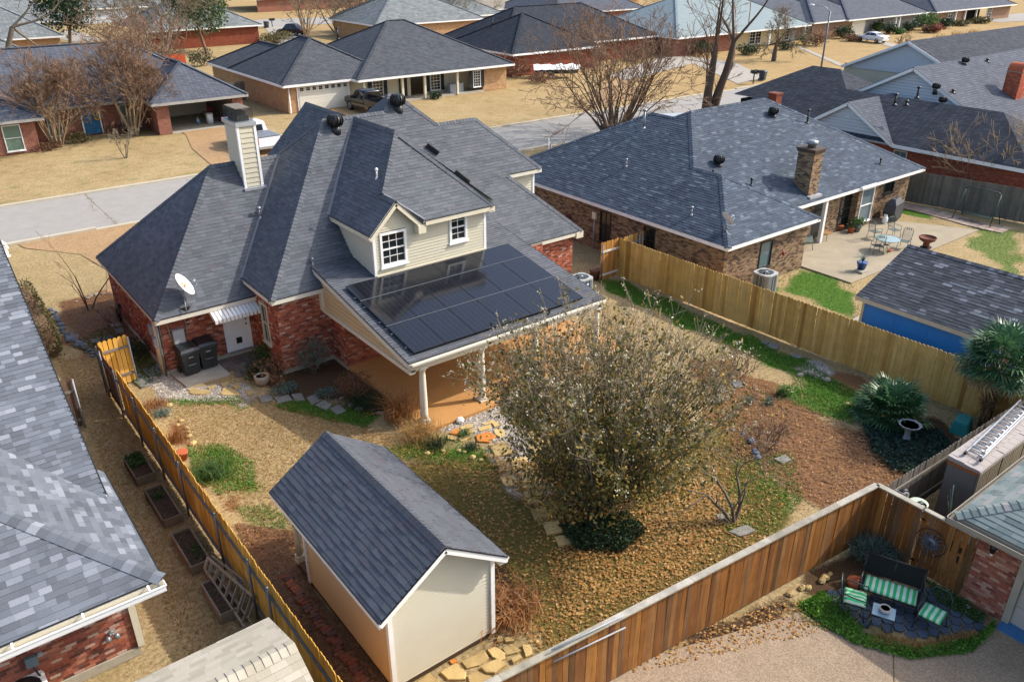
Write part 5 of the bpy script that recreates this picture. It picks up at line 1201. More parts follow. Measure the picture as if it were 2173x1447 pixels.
fence('bright orange red stained plank fence behind the top left houses', (r0.x - 6, r0.y - 2), (31, r0.y - 2), 2.0, M_REDF, w_=.18, side=1, posts=[])
q0 = gp(452, 168); q1 = gp(498, 182)
fence('short grey fence between the top left houses', (24.4, 80), (29.3, 80), 1.75, wood_mat('dark_grey_fence2', ['5c5a52', '67645b'], .25), side=1, posts=[], w_=.16)
# houses across the street and beyond
def far_house(label, hips, walls, mat_roof, mat_wall, loc, name='brick_house', fasc=M_WHITE, extra=None, cap=None):
 T = thing(name, label, 'house', loc); polys = []; R0 = None
 for i, hp in enumerate(hips):
  x0, x1, y0, y1, z, kk = hp[:6]; kind = hp[6] if len(hp) > 6 else 'hip'
  pl = hip_polys(x0, x1, y0, y1, z, kk) if kind == 'hip' else gable_polys(x0, x1, y0, y1, z, kk, kind)
  ro = deck(T, pl, [mat_roof, M_CREAM]); R0 = R0 or ro
  ed = [((x0, y0, z), (x1, y0, z)), ((x0, y1, z), (x0, y0, z)), ((x1, y0, z), (x1, y1, z))]
  if kind == 'y': ed = ed[1:]
  if kind == 'x':
   ym = (y0 + y1) / 2; zm = z + kk * (y1 - y0) / 2; ed = [ed[0], ((x0, y0, z), (x0, ym, zm)), ((x0, ym, zm), (x0, y1, z))]
   g = MB(); g.poly([(x0 + .4, y0 + .3, z - .1), (x0 + .4, y1 - .3, z - .1), (x0 + .4, ym, zm - .1)][::-1]); g.build('gable_wall', M_SIDING_G, T)
  fascia(ro, ed, fasc, h=.2, t=.08)
  if kind == 'hip':
   r = min(x1 - x0, y1 - y0) / 2; zt = z + kk * r; e = .06; m = MB()
   A, B = ((x0 + r, y0 + r, zt), (x1 - r, y0 + r, zt)) if x1 - x0 >= y1 - y0 else ((x0 + r, y0 + r, zt), (x0 + r, y1 - r, zt))
   lift = Vector((0, 0, .03)); 
   for p, q in (((x0, y0, z), A), ((x1, y0, z), B if x1 - x0 >= y1 - y0 else A), (A, B), ((x0, y1, z), A if x1 - x0 >= y1 - y0 else B)):
    m.beam(Vector(p) + lift, Vector(q) + lift, .3, .06)
   m.build('hip_cap', cap or mat_roof, ro, local=True)
 for o, u, n, L, h, hl, mt in walls: plainwall(T, o, u, n, L, h, mt or mat_wall, hl)
 return T, R0
def fwin(T, x, z, y, w_, h_, cols=2, rows=4, shutter=None, trim=M_WHITE, glass=None):
 wn = window(T, (x, y - .045, z), X_, nY, w_, h_, cols, rows, trim, fw=.06, panes=False, glass=glass, munt=.03)
 if shutter:
  for xs_ in (x - .45, x + w_ + .05): m = MB(); m.box(xs_, xs_ + .4, y - .05, y - .01, z - .05, z + h_ + .05); m.build('shutter', shutter, T)
M_NAVY = plain('navy_shutter', '20262e', .6, .3)
Tn, R0 = far_house('tan brick house with wide hip roof, white garage door and navy shutters', [(29.3, 40.5, 70.7, 84.1, 2.5, .56), (36.0, 54.1, 69.45, 85.7, 2.5, .506), (29.36, 38.0, 72, 90, 2.48, .5)],
 [((29.8, 90, 0), (0, -1, 0), nX, 18.8, 2.4, [], None), ((29.8, 71.25, 0), X_, nY, 6.3, 2.4, [], None), ((36.1, 71.9, 0), X_, nY, 14.6, 2.4, [(6.9, 8.4, .1, 2.3)], M_SIDING), ((50.6, 70.2, 0), X_, nY, 3.0, 2.4, [], None), ((50.6, 72, 0), (0, -1, 0), nX, 1.8, 2.4, [], None), ((53.6, 70.2, 0), (0, 1, 0), (1, 0, 0), 15, 2.4, [], None)], M_SH_T, M_BF_TAN, (30, 71, 0))
gx0, gx1 = gy(633, 200, 71.25).x, gy(738, 190, 71.25).x; print('garage', gx0, gx1)
gd = MB(); gd.box(gx0 - .15, gx1 + .15, 71.16, 71.24, 0, 2.32); gd = gd.build('garage_frame', M_WHITE, Tn)
for i in range(4):
 m = MB(); m.box(gx0, gx1, 71.12, 71.17, .02 + i * .54, .02 + i * .54 + .53); m.build('garage_panel', plain('garage_white', 'cdc9ba', .55, .3, var=.03), gd, local=True)
for i in range(8):
 x = gx0 + (gx1 - gx0) * (i + .5) / 8
 for a in (-.16, .02):
  for b in (0, .15): m = MB(); m.box(x + a, x + a + .15, 71.09, 71.13, 1.82 + b, 1.94 + b); m.build('garage_pane', M_GLASS, gd, local=True)
for a, b in ((789, 812), (912.5, 934)):
 x0, x1 = gy(a, 180, 71.9).x, gy(b, 175, 71.9).x; fwin(Tn, x0, .35, 71.88, x1 - x0, 1.8, 3, 6, M_NAVY)
x0, x1 = gy(998, 165, 70.2).x, gy(1024, 160, 70.2).x; fwin(Tn, x0 + .3, .5, 70.18, x1 - x0 - .6, 1.6, 3, 6, M_NAVY)
x0, x1 = gy(847, 190, 71.9).x, gy(863, 180, 71.9).x; m = MB(); m.box(x0, x1, 71.8, 71.87, .1, 2.2); m.build('door', M_NAVY, Tn)
for px in (773, 854.5, 902, 971):
 x = gy(px, 190, 70.0).x; m = MB(); m.box(x - .11, x + .11, 69.9, 70.12, .05, 2.45); m.build('column', M_CREAM, Tn)
m = MB(); m.box(36.1, 50.6, 70.0, 71.85, -.05, .12); m.build('porch_floor', M_CONC, Tn)
m = MB(); m.tube([(29.95, 71.1, 2.3), (29.95, 71.1, .1), (29.8, 70.9, .05)], .06, 6); m.build('downspout', M_WHITE, Tn)
for a, lb in (((691, 150), 'dark vent pipe on the tan house garage roof'),):
 pipe_vent(gn(717, 82, (33, 70.7, 2.5), (0, -.56, 1)), lb, .9, .09, M_BLACK)
q = gy(965, 190, 71.0); t = thing('storage_box', 'grey storage box on the porch of the tan brick house', 'storage box', (q.x, 70.9, .12)); m = MB(); m.box(-.8, .8, -.3, .3, 0, .75); m.build('body', M_GAL, t, local=True); m = MB(); m.box(-.84, .84, -.34, .34, .76, .84); m.build('lid', M_GAL, t, local=True)
TL, R0 = far_house('red brick house with blue front door and open carport behind the bare crape myrtles', [(-14, 25.0, 71.85, 84.5, 2.5, .6), (-14, 9.9, 68.4, 79, 2.48, .6), (17.5, 25.3, 68.6, 84, 2.52, .62)],
 [((-13, 69.0, 0), X_, nY, 22.3, 2.4, [], None), ((9.3, 72.5, 0), X_, nY, 8.6, 2.4, [(4.0, 5.3, .1, 2.3)], None), ((9.3, 69.0, 0), (0, 1, 0), (1, 0, 0), 3.5, 2.4, [], None), ((24.9, 69.2, 0), (0, 1, 0), (1, 0, 0), 14, 2.4, [], None),
 ((17.9, 72.5, 0), (0, -1, 0), nX, 3.4, 2.4, [], None), ((17.9, 69.1, 0), X_, nY, 1.0, 2.4, [], None), ((24.1, 69.1, 0), X_, nY, .85, 2.4, [], None), ((17.9, 76, 0), X_, nY, 7, 2.4, [], M_CREAM), ((18.9, 69.1, 0), (0, 1, 0), (1, 0, 0), 7, 2.4, [], M_BF_RED), ((24.1, 69.1, 0), (0, 1, 0), nX, 7, 2.4, [], M_OLDW)], M_SH_FR2, M_BF_RED, (10, 71, 0), fasc=plain('grey_fascia', '9c9a94', .6))
m = MB(); m.box(18.9, 24.1, 69.1, 76, -.1, .05); m.build('carport_floor', M_CONC, TL)
dx = gy(192, 250, 72.5).x; m = MB(); m.box(dx - .62, dx + .62, 72.4, 72.48, .1, 2.25); m.build('door', plain('teal_blue_door', '17597f', .45, .4), TL)
m = MB(); m.box(dx - .72, dx - .62, 72.36, 72.5, .1, 2.3); m.box(dx + .62, dx + .72, 72.36, 72.5, .1, 2.3); m.box(dx - .72, dx + .72, 72.36, 72.5, 2.25, 2.36); m.build('door_frame', M_WHITE, TL)
q = gy(202, 248, 72.35); wr_ = thing('door_wreath', 'yellow cut out wreath hanging on the blue front door', 'wreath', q)
m = MB(); m.tube([(0, -.02, 0), (-.16, -.02, .22), (.02, -.02, .42), (.2, -.02, .3), (.1, -.02, 0), (.36, -.02, -.3), (.1, -.02, -.24), (-.1, -.02, -.12), (0, -.02, 0)], .055, 6); m.build('frame', plain('yellow_paint', 'c7a32e', .6), wr_, local=True)
M_CURT = plain('green_curtain_window', '5f7466', .3, .5, var=.2, nsc=6)
for a, b, yy in ((4, 42, 69.0), (104, 132, 72.5), (262, 300, 72.5)):
 x0, x1 = gy(a, 280, yy).x, gy(b, 270, yy).x; fwin(TL, x0, .25, yy - .02, x1 - x0, 1.85, 1, 2, None, M_WHITE, M_CURT)
def clutter(px, py, name, label, cat, f):
 q = gp(px, py, .05); t = thing(name, label, cat, (q.x, max(q.y, 69.6), .05)); f(t); return t
def f_barrel(t): m = MB(); m.lathe((0, 0, 0), [(.26, 0), (.3, .8)], 14); m.build('drum', M_WHITE, t, local=True); m = MB(); m.lathe((0, 0, .78), [(.315, 0), (.315, .05)], 14); m.build('rim', M_WHITE, t, local=True)
clutter(447, 262, 'barrel', 'white barrel standing in the carport beside the red mower', 'barrel', f_barrel)
def f_mow(t):
 m = MB(); m.box(-.5, .5, -.3, .35, .15, .35); m.prism([(-.3, -.2), (.5, -.15), (.5, .25), (-.3, .3)], .35, .55); m.build('deck', plain('red_paint', '9c1f28', .4, .5), t, local=True)
 for x in (-.4, .45):
  for y in (-.32, .36): m = MB(); m.tube([(x, y - .05, .18), (x, y + .05, .18)], .18, 10); m.build('wheel', M_BLACK, t, local=True)
 m = MB(); m.box(-.45, -.05, -.2, .2, .55, .62); m.box(-.5, -.42, -.2, .2, .55, 1.0); m.build('seat', M_BLACK, t, local=True); m = MB(); m.tube([(.2, 0, .5), (.0, 0, .95)], .03, 6); m.lathe((0, 0, .95), [(.2, 0), (.2, .03)], 10); m.build('steering_wheel', M_BLACK, t, local=True)
clutter(480, 258, 'ride_on_mower', 'red ride on mower parked in the open carport', 'mower', f_mow)
def f_bike(t):
 for x in (-.45, .45): m = MB(); m.tube([(x + .28 * math.cos(a), 0, .3 + .28 * math.sin(a)) for a in [2 * math.pi * i / 14 for i in range(15)]], .03, 5); m.build('wheel', M_BLACK, t, local=True)
 m = MB(); m.tube([(-.45, 0, .3), (0, 0, .75), (.35, 0, .8), (.45, 0, .3)], .035, 6); m.tube([(0, 0, .75), (.05, 0, .35), (.35, 0, .8)], .03, 6); m.build('bike_frame', plain('pink_paint', 'b32a4f', .4, .5), t, local=True)
 m = MB(); m.box(-.2, .05, -.08, .08, .85, .92); m.build('saddle', plain('pink_paint', 'b32a4f', .4, .5), t, local=True)
clutter(446, 250, 'childs_bicycle', 'pink child bicycle leaning in the carport behind the barrel', 'bicycle', f_bike)
def f_bottle(t): m = MB(); m.lathe((0, 0, 0), [(.15, 0), (.16, .3), (.05, .42), (.05, .48)], 12); m.build('jug', plain('clear_blue_plastic', '7f9fb5', .2, .5), t, local=True); m = MB(); m.lathe((0, 0, .48), [(.06, 0), (.06, .04)], 10); m.build('cap', M_WHITE, t, local=True)
clutter(421, 262, 'water_jug', 'clear blue water jug on the carport floor left of the barrel', 'jug', f_bottle)
far_house('dark red brick house with grey hip roof behind the orange fence', [(33, 49.6, 124.6, 140, 2.6, .5)], [((33.5, 125.1, 0), X_, nY, 15.6, 2.5, [], None), ((49.1, 125.1, 0), (0, 1, 0), (1, 0, 0), 14, 2.5, [], None)], M_SH_OLD, M_BF_RED2, (40, 125, 0))
T2, _ = far_house('red brick house with charcoal hip roof just right of the tan brick house', [(58.4, 72, 75.3, 88.9, 2.5, .52), (60, 86, 79, 94, 2.5, .52)], [((58.8, 93, 0), (0, -1, 0), nX, 17.3, 2.4, [], None), ((58.8, 75.8, 0), X_, nY, 13, 2.4, [], None), ((71.8, 79.6, 0), X_, nY, 14, 2.4, [], None)], M_SH_DK, M_BF_RED2, (62, 76, 0))
for q, lb, h in (((1045, 58), 'dark vent pipe on the charcoal roof right of the tan house', .9),): pipe_vent(gn(*q, (58.4, 76, 2.5), (-.52, 0, 1)), lb, h, .08, M_BLACK)
HA, _ = far_house('house with pale green grey hip roof and cream porch behind the big bare tree', [(85.5, 115, 75.3, 93, 2.5, .48)], [((86, 76.4, 0), X_, nY, 13, 2.4, [], M_BF_RED), ((99, 77.4, 0), X_, nY, 13, 2.4, [], plain('cream_wall', 'c4b38c', .7)), ((86, 92, 0), (0, -1, 0), nX, 15.6, 2.4, [], M_BF_RED), ((112, 77.4, 0), X_, nY, 2.2, 2.4, [], plain('slate_wall', '4d575c', .7))], plain('pale_green_shingle', '7e8a8c', .95, .1, var=.12, nsc=2.5, bump=.3), M_BF_RED, (100, 77, 0))
for px in (1588, 1600, 1660): x = gy(px, 95, 77.4).x; fwin(HA, x, .3, 77.36, 1.3, 1.8, 2, 4)
for px in (1632, 1705): x = gy(px, 85, 75.8).x; m = MB(); m.box(x - .13, x + .13, 75.7, 75.96, 0, 2.45); m.build('column', M_WHITE, HA)
HB, _ = far_house('brick house with slate hip roof, white garage door and white sedan outside', [(105, 127.5, 78, 100, 2.5, .5), (117.5, 133, 76.5, 95, 2.52, .5), (126, 151, 76.0, 93, 2.5, .5)], [((106, 99, 0), (0, -1, 0), nX, 20, 2.4, [], M_BF_BROWN), ((106, 78.6, 0), X_, nY, 12, 2.4, [], M_BF_BROWN), ((118, 77.1, 0), X_, nY, 14.6, 2.4, [], M_BF_BROWN), ((132.6, 78.2, 0), X_, nY, 18, 2.4, [], plain('grey_wall', '97989a', .7))], M_SH_FR2, M_BF_BROWN, (125, 77, 0))
x0, x1 = gy(1806, 60, 77.1).x, gy(1834, 55, 77.1).x
for i in range(4): m = MB(); m.box(x0, x1, 77.0, 77.08, .02 + i * .54, .55 + i * .54); m.build('garage_panel', plain('garage_white', 'cdc9ba', .55, .3, var=.03), HB)
for px in (1860, 1935, 1945): x = gy(px, 55, 78.2).x; fwin(HB, x, .3, 78.16, 1.9, 1.9, 2, 4)
for px in (1900, 1908, 1962): x = gy(px, 50, 76.4).x; m = MB(); m.box(x - .13, x + .13, 76.3, 76.56, 0, 2.45); m.build('column', M_WHITE, HB)
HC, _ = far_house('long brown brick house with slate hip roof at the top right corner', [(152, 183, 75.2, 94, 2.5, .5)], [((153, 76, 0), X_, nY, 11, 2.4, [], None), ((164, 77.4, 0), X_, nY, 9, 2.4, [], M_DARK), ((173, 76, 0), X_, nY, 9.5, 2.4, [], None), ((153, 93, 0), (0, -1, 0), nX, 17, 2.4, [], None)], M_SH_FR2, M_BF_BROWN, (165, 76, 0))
for px in (2012, 2093): x = gy(px, 28, 76).x; fwin(HC, x, .3, 75.96, 1.9, 1.9, 2, 4)
for px in (2030, 2050, 2073): x = gy(px, 25, 75.7).x; m = MB(); m.box(x - .13, x + .13, 75.6, 75.86, 0, 2.45); m.build('column', M_WHITE, HC)
FR = thing('brick_house', 'red brick house with white louvred gable and arched chimney top, upper right', 'house', (50.9, 30, 0))
fr = [hip_polys(50.5, 58.1, 17.7, 39.8, 2.5, .58), gable_polys(50.5, 56, 26.0, 33.0, 2.52, .6, 'x'), gable_polys(56.6, 80, 21.5, 36.0, 2.5, .53, 'x'), hip_polys(57.5, 66, 33, 44, 2.5, .55)]
for i, P in enumerate(fr):
 ro = deck(FR, P, [M_SH_FR if i in (0, 3) else M_SH_FR2, M_WHITE])
 if i == 1: fascia(ro, [((50.5, 26.0, 2.52), (50.5, 29.5, 4.62)), ((50.5, 29.5, 4.62), (50.5, 33.0, 2.52))], M_WHITE, h=.22, t=.06, drip=M_DRIP)
 if i == 2: fascia(ro, [((56.6, 21.5, 2.5), (56.6, 28.75, 6.34)), ((56.6, 28.75, 6.34), (56.6, 36.0, 2.5))], M_WHITE, h=.22, t=.06, drip=M_DRIP)
 if i == 0: fascia(ro, [((50.5, 17.7, 2.5), (50.5, 26.0, 2.5)), ((50.5, 17.7, 2.5), (58.1, 17.7, 2.5))], M_WHITE, h=.2, t=.06)
siding(FR, (50.85, 32.9, 2.3), (0, -1, 0), nX, [(0, 0), (6.8, 0), (6.8, .2), (3.4, 2.2), (0, .2)], M_SIDING_G, expo=.2, indiv=True)
siding(FR, (57.0, 35.9, 2.4), (0, -1, 0), nX, [(0, 0), (14.3, 0), (7.15, 3.75)], M_SIDING_G, expo=.2, indiv=True)
lv = MB(); lv.poly([(50.82, 30.9, 3.55), (50.82, 28.1, 3.55), (50.82, 29.5, 4.35)]); lv = lv.build('louvre', plain('louvre_white', 'c3c8cc', .6), FR)
for i in range(7): z = 3.57 + i * .11; hw_ = (4.35 - z) * 1.72; m = MB(); m.box(50.78, 50.82, 29.5 - hw_, 29.5 + hw_, z, z + .07); m.build('louvre_slat', plain('louvre_white', 'c3c8cc', .6), lv, local=True)
BF_ = Bricks(brick_mat('dark_red_brick', ['7d3b2c', '8c4532', '743527', '965039']))
wy = gx(1910, 330, 50.95).y
BF_.wall(FR, (50.95, 39, 0), (0, -1, 0), nX, 21, 2.35, M_MORTAR, holes=[(39 - wy - .45, 39 - wy + .45, .5, 2.1)]); BF_.done(150)
window(FR, (50.95, wy + .45, .5), (0, -1, 0), nX, .9, 1.6, 2, 4, M_CREAM, panes=False, glass=M_GLASS2)
m = MB(); m.box(51.2, 57, 18.5, 39, 0, 2.3); m.box(57.2, 79, 22.2, 43, 0, 2.3); m.build('inner_wall', M_DARK, FR)
def pl2(a): return gn(*a, (57, 28.75, 6.34), (0, -.53, 1))
q = pl2((2154, 213)); zt = gy(2154, 140, q.y).z; cw = 1.2; print('FR chimney', q, zt, cw)
CF = Bricks(brick_mat('chimney_brick', ['95452f', 'a3523a', '86402c', 'b0654a']))
CF.wall(FR, (q.x, q.y, q.z - .2), X_, nY, cw, zt - .55 - q.z + .2, M_MORTAR, name='chimney'); CF.wall(FR, (q.x, q.y + 1.0, q.z - .2), (0, -1, 0), nX, 1.0, zt - .55 - q.z + .2, M_MORTAR, name='chimney'); CF.done(120)
m = MB()
for i in range(9):
 a0, a1 = math.pi * i / 9, math.pi * (i + 1) / 9; r = cw / 2; cxx = q.x + r; z0 = zt - .6
 m.hexa([(cxx + r * .7 * math.cos(a0), q.y, z0 + r * .7 * math.sin(a0)), (cxx + r * math.cos(a0), q.y, z0 + r * math.sin(a0)), (cxx + r * math.cos(a1), q.y, z0 + r * math.sin(a1)), (cxx + r * .7 * math.cos(a1), q.y, z0 + r * .7 * math.sin(a1))] + [(cxx + k_ * r * math.cos(a), q.y + 1.0, z0 + k_ * r * math.sin(a)) for k_, a in ((.7, a0), (1, a0), (1, a1), (.7, a1))])
m.build('chimney_arch', plain('arch_brick', 'a4583c', .9, .2, var=.2, nsc=9), FR)
turbine(pl2((2047, 137)), 'black turbine vent on the far right roof near its ridge', .8); turbine(pl2((1985, 193)), 'black turbine vent right of the two dark pipes', .8); turbine(pl2((1999, 222)), 'black turbine vent behind the dark ridge, below the other one', .8)
for a, h, lb in (((1946, 207), .6, 'fat dark pipe behind the louvred gable'), ((1898, 222), .6, 'dark pipe beside the louvred gable valley'), ((1923, 222), .2, 'tiny dark pipe on the far dark roof'), ((2022, 197), .15, 'small dark vent pipe with square flashing'), ((2095, 131), .15, 'tiny dark vent pipe by the far ridge')):
 pipe_vent(pl2(a), lb, h, .07, M_BLACK)
q = gp(1648, 222); zz = hat(1648, 197, q); t = thing('brick_pillar', 'small red brick pillar standing behind the slate roof', 'pillar', (44.5, gx(1648, 222, 44.5).y, 0))
pz = gx(1646, 197, 44.5); py_ = pz.y; m = MB(); m.box(-.3, .3, -.3, .3, 0, pz.z - .1); m.build('shaft', M_BF_RED2, t, local=True); m = MB(); m.box(-.34, .34, -.34, .34, pz.z - .1, pz.z); m.build('coping', M_BF_RED2, t, local=True); t.location.y = py_
FE, _ = far_house('cream sided house with dark gable roof at the right edge', [(68, 90, 30, 41, 4.2, .45, 'x')], [((68.5, 41, 0), (0, -1, 0), nX, 11, 4.4, [], M_SIDING), ((68.5, 30.4, 0), X_, nY, 20, 4.2, [], M_SIDING)], M_SH_FR, M_SIDING, (69, 35, 0))
far_house('grey roofed house beyond the tan brick house ridge', [(62, 82, 112.8, 128, 2.6, .5), (66, 90, 118, 134, 2.6, .5)], [((62.5, 127, 0), (0, -1, 0), nX, 14, 2.5, [], None), ((62.5, 113.3, 0), X_, nY, 19, 2.5, [], None)], M_SH_OLD, M_BF_TAN, (70, 114, 0))
far_house('tan roofed brick house with white carport at the top', [(84, 109, 126.3, 144, 2.6, .45)], [((84.5, 126.9, 0), X_, nY, 24, 2.5, [], None)], M_SH_TAN, M_BF_TAN, (95, 127, 0))
far_house('brown brick house with pale grey roofs at the upper left corner', [(2, 16, 112, 128, 2.6, .6), (8, 23, 126, 142, 2.6, .6), (12, 30, 150, 165, 2.6, .5)], [((2.5, 112.6, 0), X_, nY, 13, 2.5, [], None), ((8.5, 126.5, 0), X_, nY, 14, 2.5, [], None), ((16, 112.6, 0), (0, 1, 0), (1, 0, 0), 13, 2.5, [], None)], M_SH_OLD, M_BF_TAN, (10, 113, 0))
far_house('dark roofed house behind the fan shaped crape myrtle', [(96, 118, 112, 130, 2.6, .5)], [((96.5, 112.6, 0), X_, nY, 21, 2.5, [], None)], M_SH_FR2, M_BF_RED, (100, 113, 0))
far_house('grey roofed house on the far left behind the dark evergreen', [(32, 52, 172, 190, 2.6, .5)], [((32.5, 172.6, 0), X_, nY, 19, 2.5, [], M_SIDING_G)], M_SH_OLD, M_SIDING_G, (40, 173, 0))
far_house('far red brick house across the second street', [(70, 96, 178, 196, 2.6, .5)], [((70.5, 178.6, 0), X_, nY, 25, 2.5, [], None)], M_SH_FR2, M_BF_RED, (80, 179, 0))
far_house('far slate roofed house at the top centre', [(120, 146, 140, 160, 2.6, .5)], [((120.5, 140.6, 0), X_, nY, 25, 2.5, [], None)], M_SH_FR2, M_BF_TAN, (130, 141, 0))
# vehicles
def wheel(t, x, y, r=.34, wd=.2, side=1):
 m = MB(); m.tube([(x, y - wd / 2, r), (x, y + wd / 2, r)], r, 18); w_ = m.build('wheel', plain('tyre', '1a1a1b', .85, .2), t, local=True)
 m = MB(); yo = y + side * wd / 2; m.tube([(x, yo - side * .02, r), (x, yo + side * .006, r)], r * .66, 12); m.build('rim', M_ALU, w_, local=True)
 m = MB()
 for k_ in range(6): a = k_ * math.pi / 3; m.beam((x, yo + side * .012, r), (x + math.cos(a) * r * .6, yo + side * .012, r + math.sin(a) * r * .6), .06, .03, up=(0, 1, 0))
 m.build('spokes', plain('dark_alloy', '4a4c4f', .4, .5, .5), w_, local=True)
def loft(t, st, mat, glass, rear_glass=True, name='body', side_split=None):
 rings = []
 for (x, zl, zb, zt, hw, ht) in st:
  R = [(x, hw * .9, zl), (x, hw, zl + .14), (x, hw, zb - .12), (x, hw * .975, zb), (x, ht + .03, zt - .05), (x, ht * .86, zt)]
  rings.append(R + [(x, -y, z) for x, y, z in R[::-1]])
 mb = MB(); n = 12; V = [p for R in rings for p in R]; Fs = []
 for i in range(len(rings) - 1):
  for k_ in range(n): Fs.append((i * n + k_, i * n + (k_ + 1) % n, (i + 1) * n + (k_ + 1) % n, (i + 1) * n + k_))
 Fs.append(tuple(range(n))[::-1]); Fs.append(tuple((len(rings) - 1) * n + k_ for k_ in range(n)))
 mb.idx(V, Fs, 0, True); b = mb.build(name, mat, t, local=True)
 b.data.polygons.foreach_set('use_smooth', [True] * (len(Fs) - 2) + [False] * 2)
 L = lambda a, c, f: Vector(a) * (1 - f) + Vector(c) * f
 for i in range(len(st) - 1):
  a, c = rings[i], rings[i + 1]; ca, cc = st[i][3] - st[i][2], st[i + 1][3] - st[i + 1][2]
  for s_ in (0, 1):
   g = (lambda R, k_: Vector(R[k_]) if s_ == 0 else Vector(R[11 - k_])); off = Vector((0, .012 if s_ == 0 else -.012, .004))
   if ca > .3 and cc > .3:
    m = MB(); P = [L(g(a, 3), g(a, 4), .1), L(g(c, 3), g(c, 4), .1), L(g(c, 3), g(c, 4), .92), L(g(a, 3), g(a, 4), .92)]
    P = [L(P[0], P[1], .05), L(P[0], P[1], .95), L(P[3], P[2], .95), L(P[3], P[2], .05)]; m.poly([p + off for p in P]); m.build('side_window', glass, t, local=True)
   elif max(ca, cc) > .3:
    hi, lo = (a, c) if ca > cc else (c, a)
    m = MB(); m.poly([p + off for p in (L(g(hi, 3), g(hi, 4), .12), L(L(g(hi, 3), g(hi, 4), .12), g(lo, 3), .55), L(g(hi, 3), g(hi, 4), .85))]); m.build('side_window', glass, t, local=True)
  if (ca > .3) != (cc > .3):
   hi, lo = (a, c) if ca > cc else (c, a); m = MB(); off = Vector((0, 0, .014))
   A0, A1, B0, B1 = Vector(hi[5]), Vector(hi[6]), Vector(lo[5]), Vector(lo[6])
   m.poly([L(A0, B0, .1) + off, L(A1, B1, .1) + off, L(A1, B1, .88) + off, L(A0, B0, .88) + off]); m.build('windscreen', glass, t, local=True)
 return b
M_CARW = plain('white_car_paint', 'd9dbdd', .25, .6, var=.02); M_CARK = plain('black_car_paint', '17181a', .22, .6, var=.02); M_CARG = plain('dark_grey_car_paint', '2e3033', .25, .6, var=.02)
M_RED = plain('tail_light', '9c1d1a', .3, .5); M_TAN_P = plain('gold_lower_paint', '6a5a44', .35, .5)
M_CARGL = NT('car_glass').fin(hx('0e1216'), .03, .7)
def sedan(name, label, loc, rz, mat, cat='car', hgt=0.0, group=None):
 t = thing(name, label, cat, loc, group, rz)
 loft(t, [(-2.4, .4, .82, .86, .72, .62), (-2.28, .32, .98, 1.02, .87, .74), (-1.62, .3, 1.0, 1.06 + hgt * .4, .92, .74), (-.95, .3, .98, 1.42 + hgt, .92, .6), (-.05, .3, .96, 1.47 + hgt, .92, .62), (.55, .3, .95, 1.4 + hgt, .92, .62), (1.2, .3, .93, .99, .92, .74), (2.1, .32, .8, .86, .88, .7), (2.4, .4, .62, .68, .7, .56)], mat, M_CARGL)
 for x in (-1.45, 1.42):
  for s_ in (-1, 1): wheel(t, x, s_ * .82, .33, .2, s_)
 for s_ in (-1, 1):
  m = MB(); m.box(-2.42, -2.2, s_ * .5 if s_ > 0 else -.86, .86 if s_ > 0 else -.5, .78, .92); m.build('taillight', M_RED, t, local=True)
  m = MB(); m.box(2.2, 2.4, s_ * .45 if s_ > 0 else -.75, .75 if s_ > 0 else -.45, .6, .72); m.build('headlight', M_ALU, t, local=True)
  m = MB(); m.box(.75, .95, s_ * .9 if s_ > 0 else -1.08, 1.08 if s_ > 0 else -.9, .95, 1.08); m.build('mirror', mat, t, local=True)
 return t
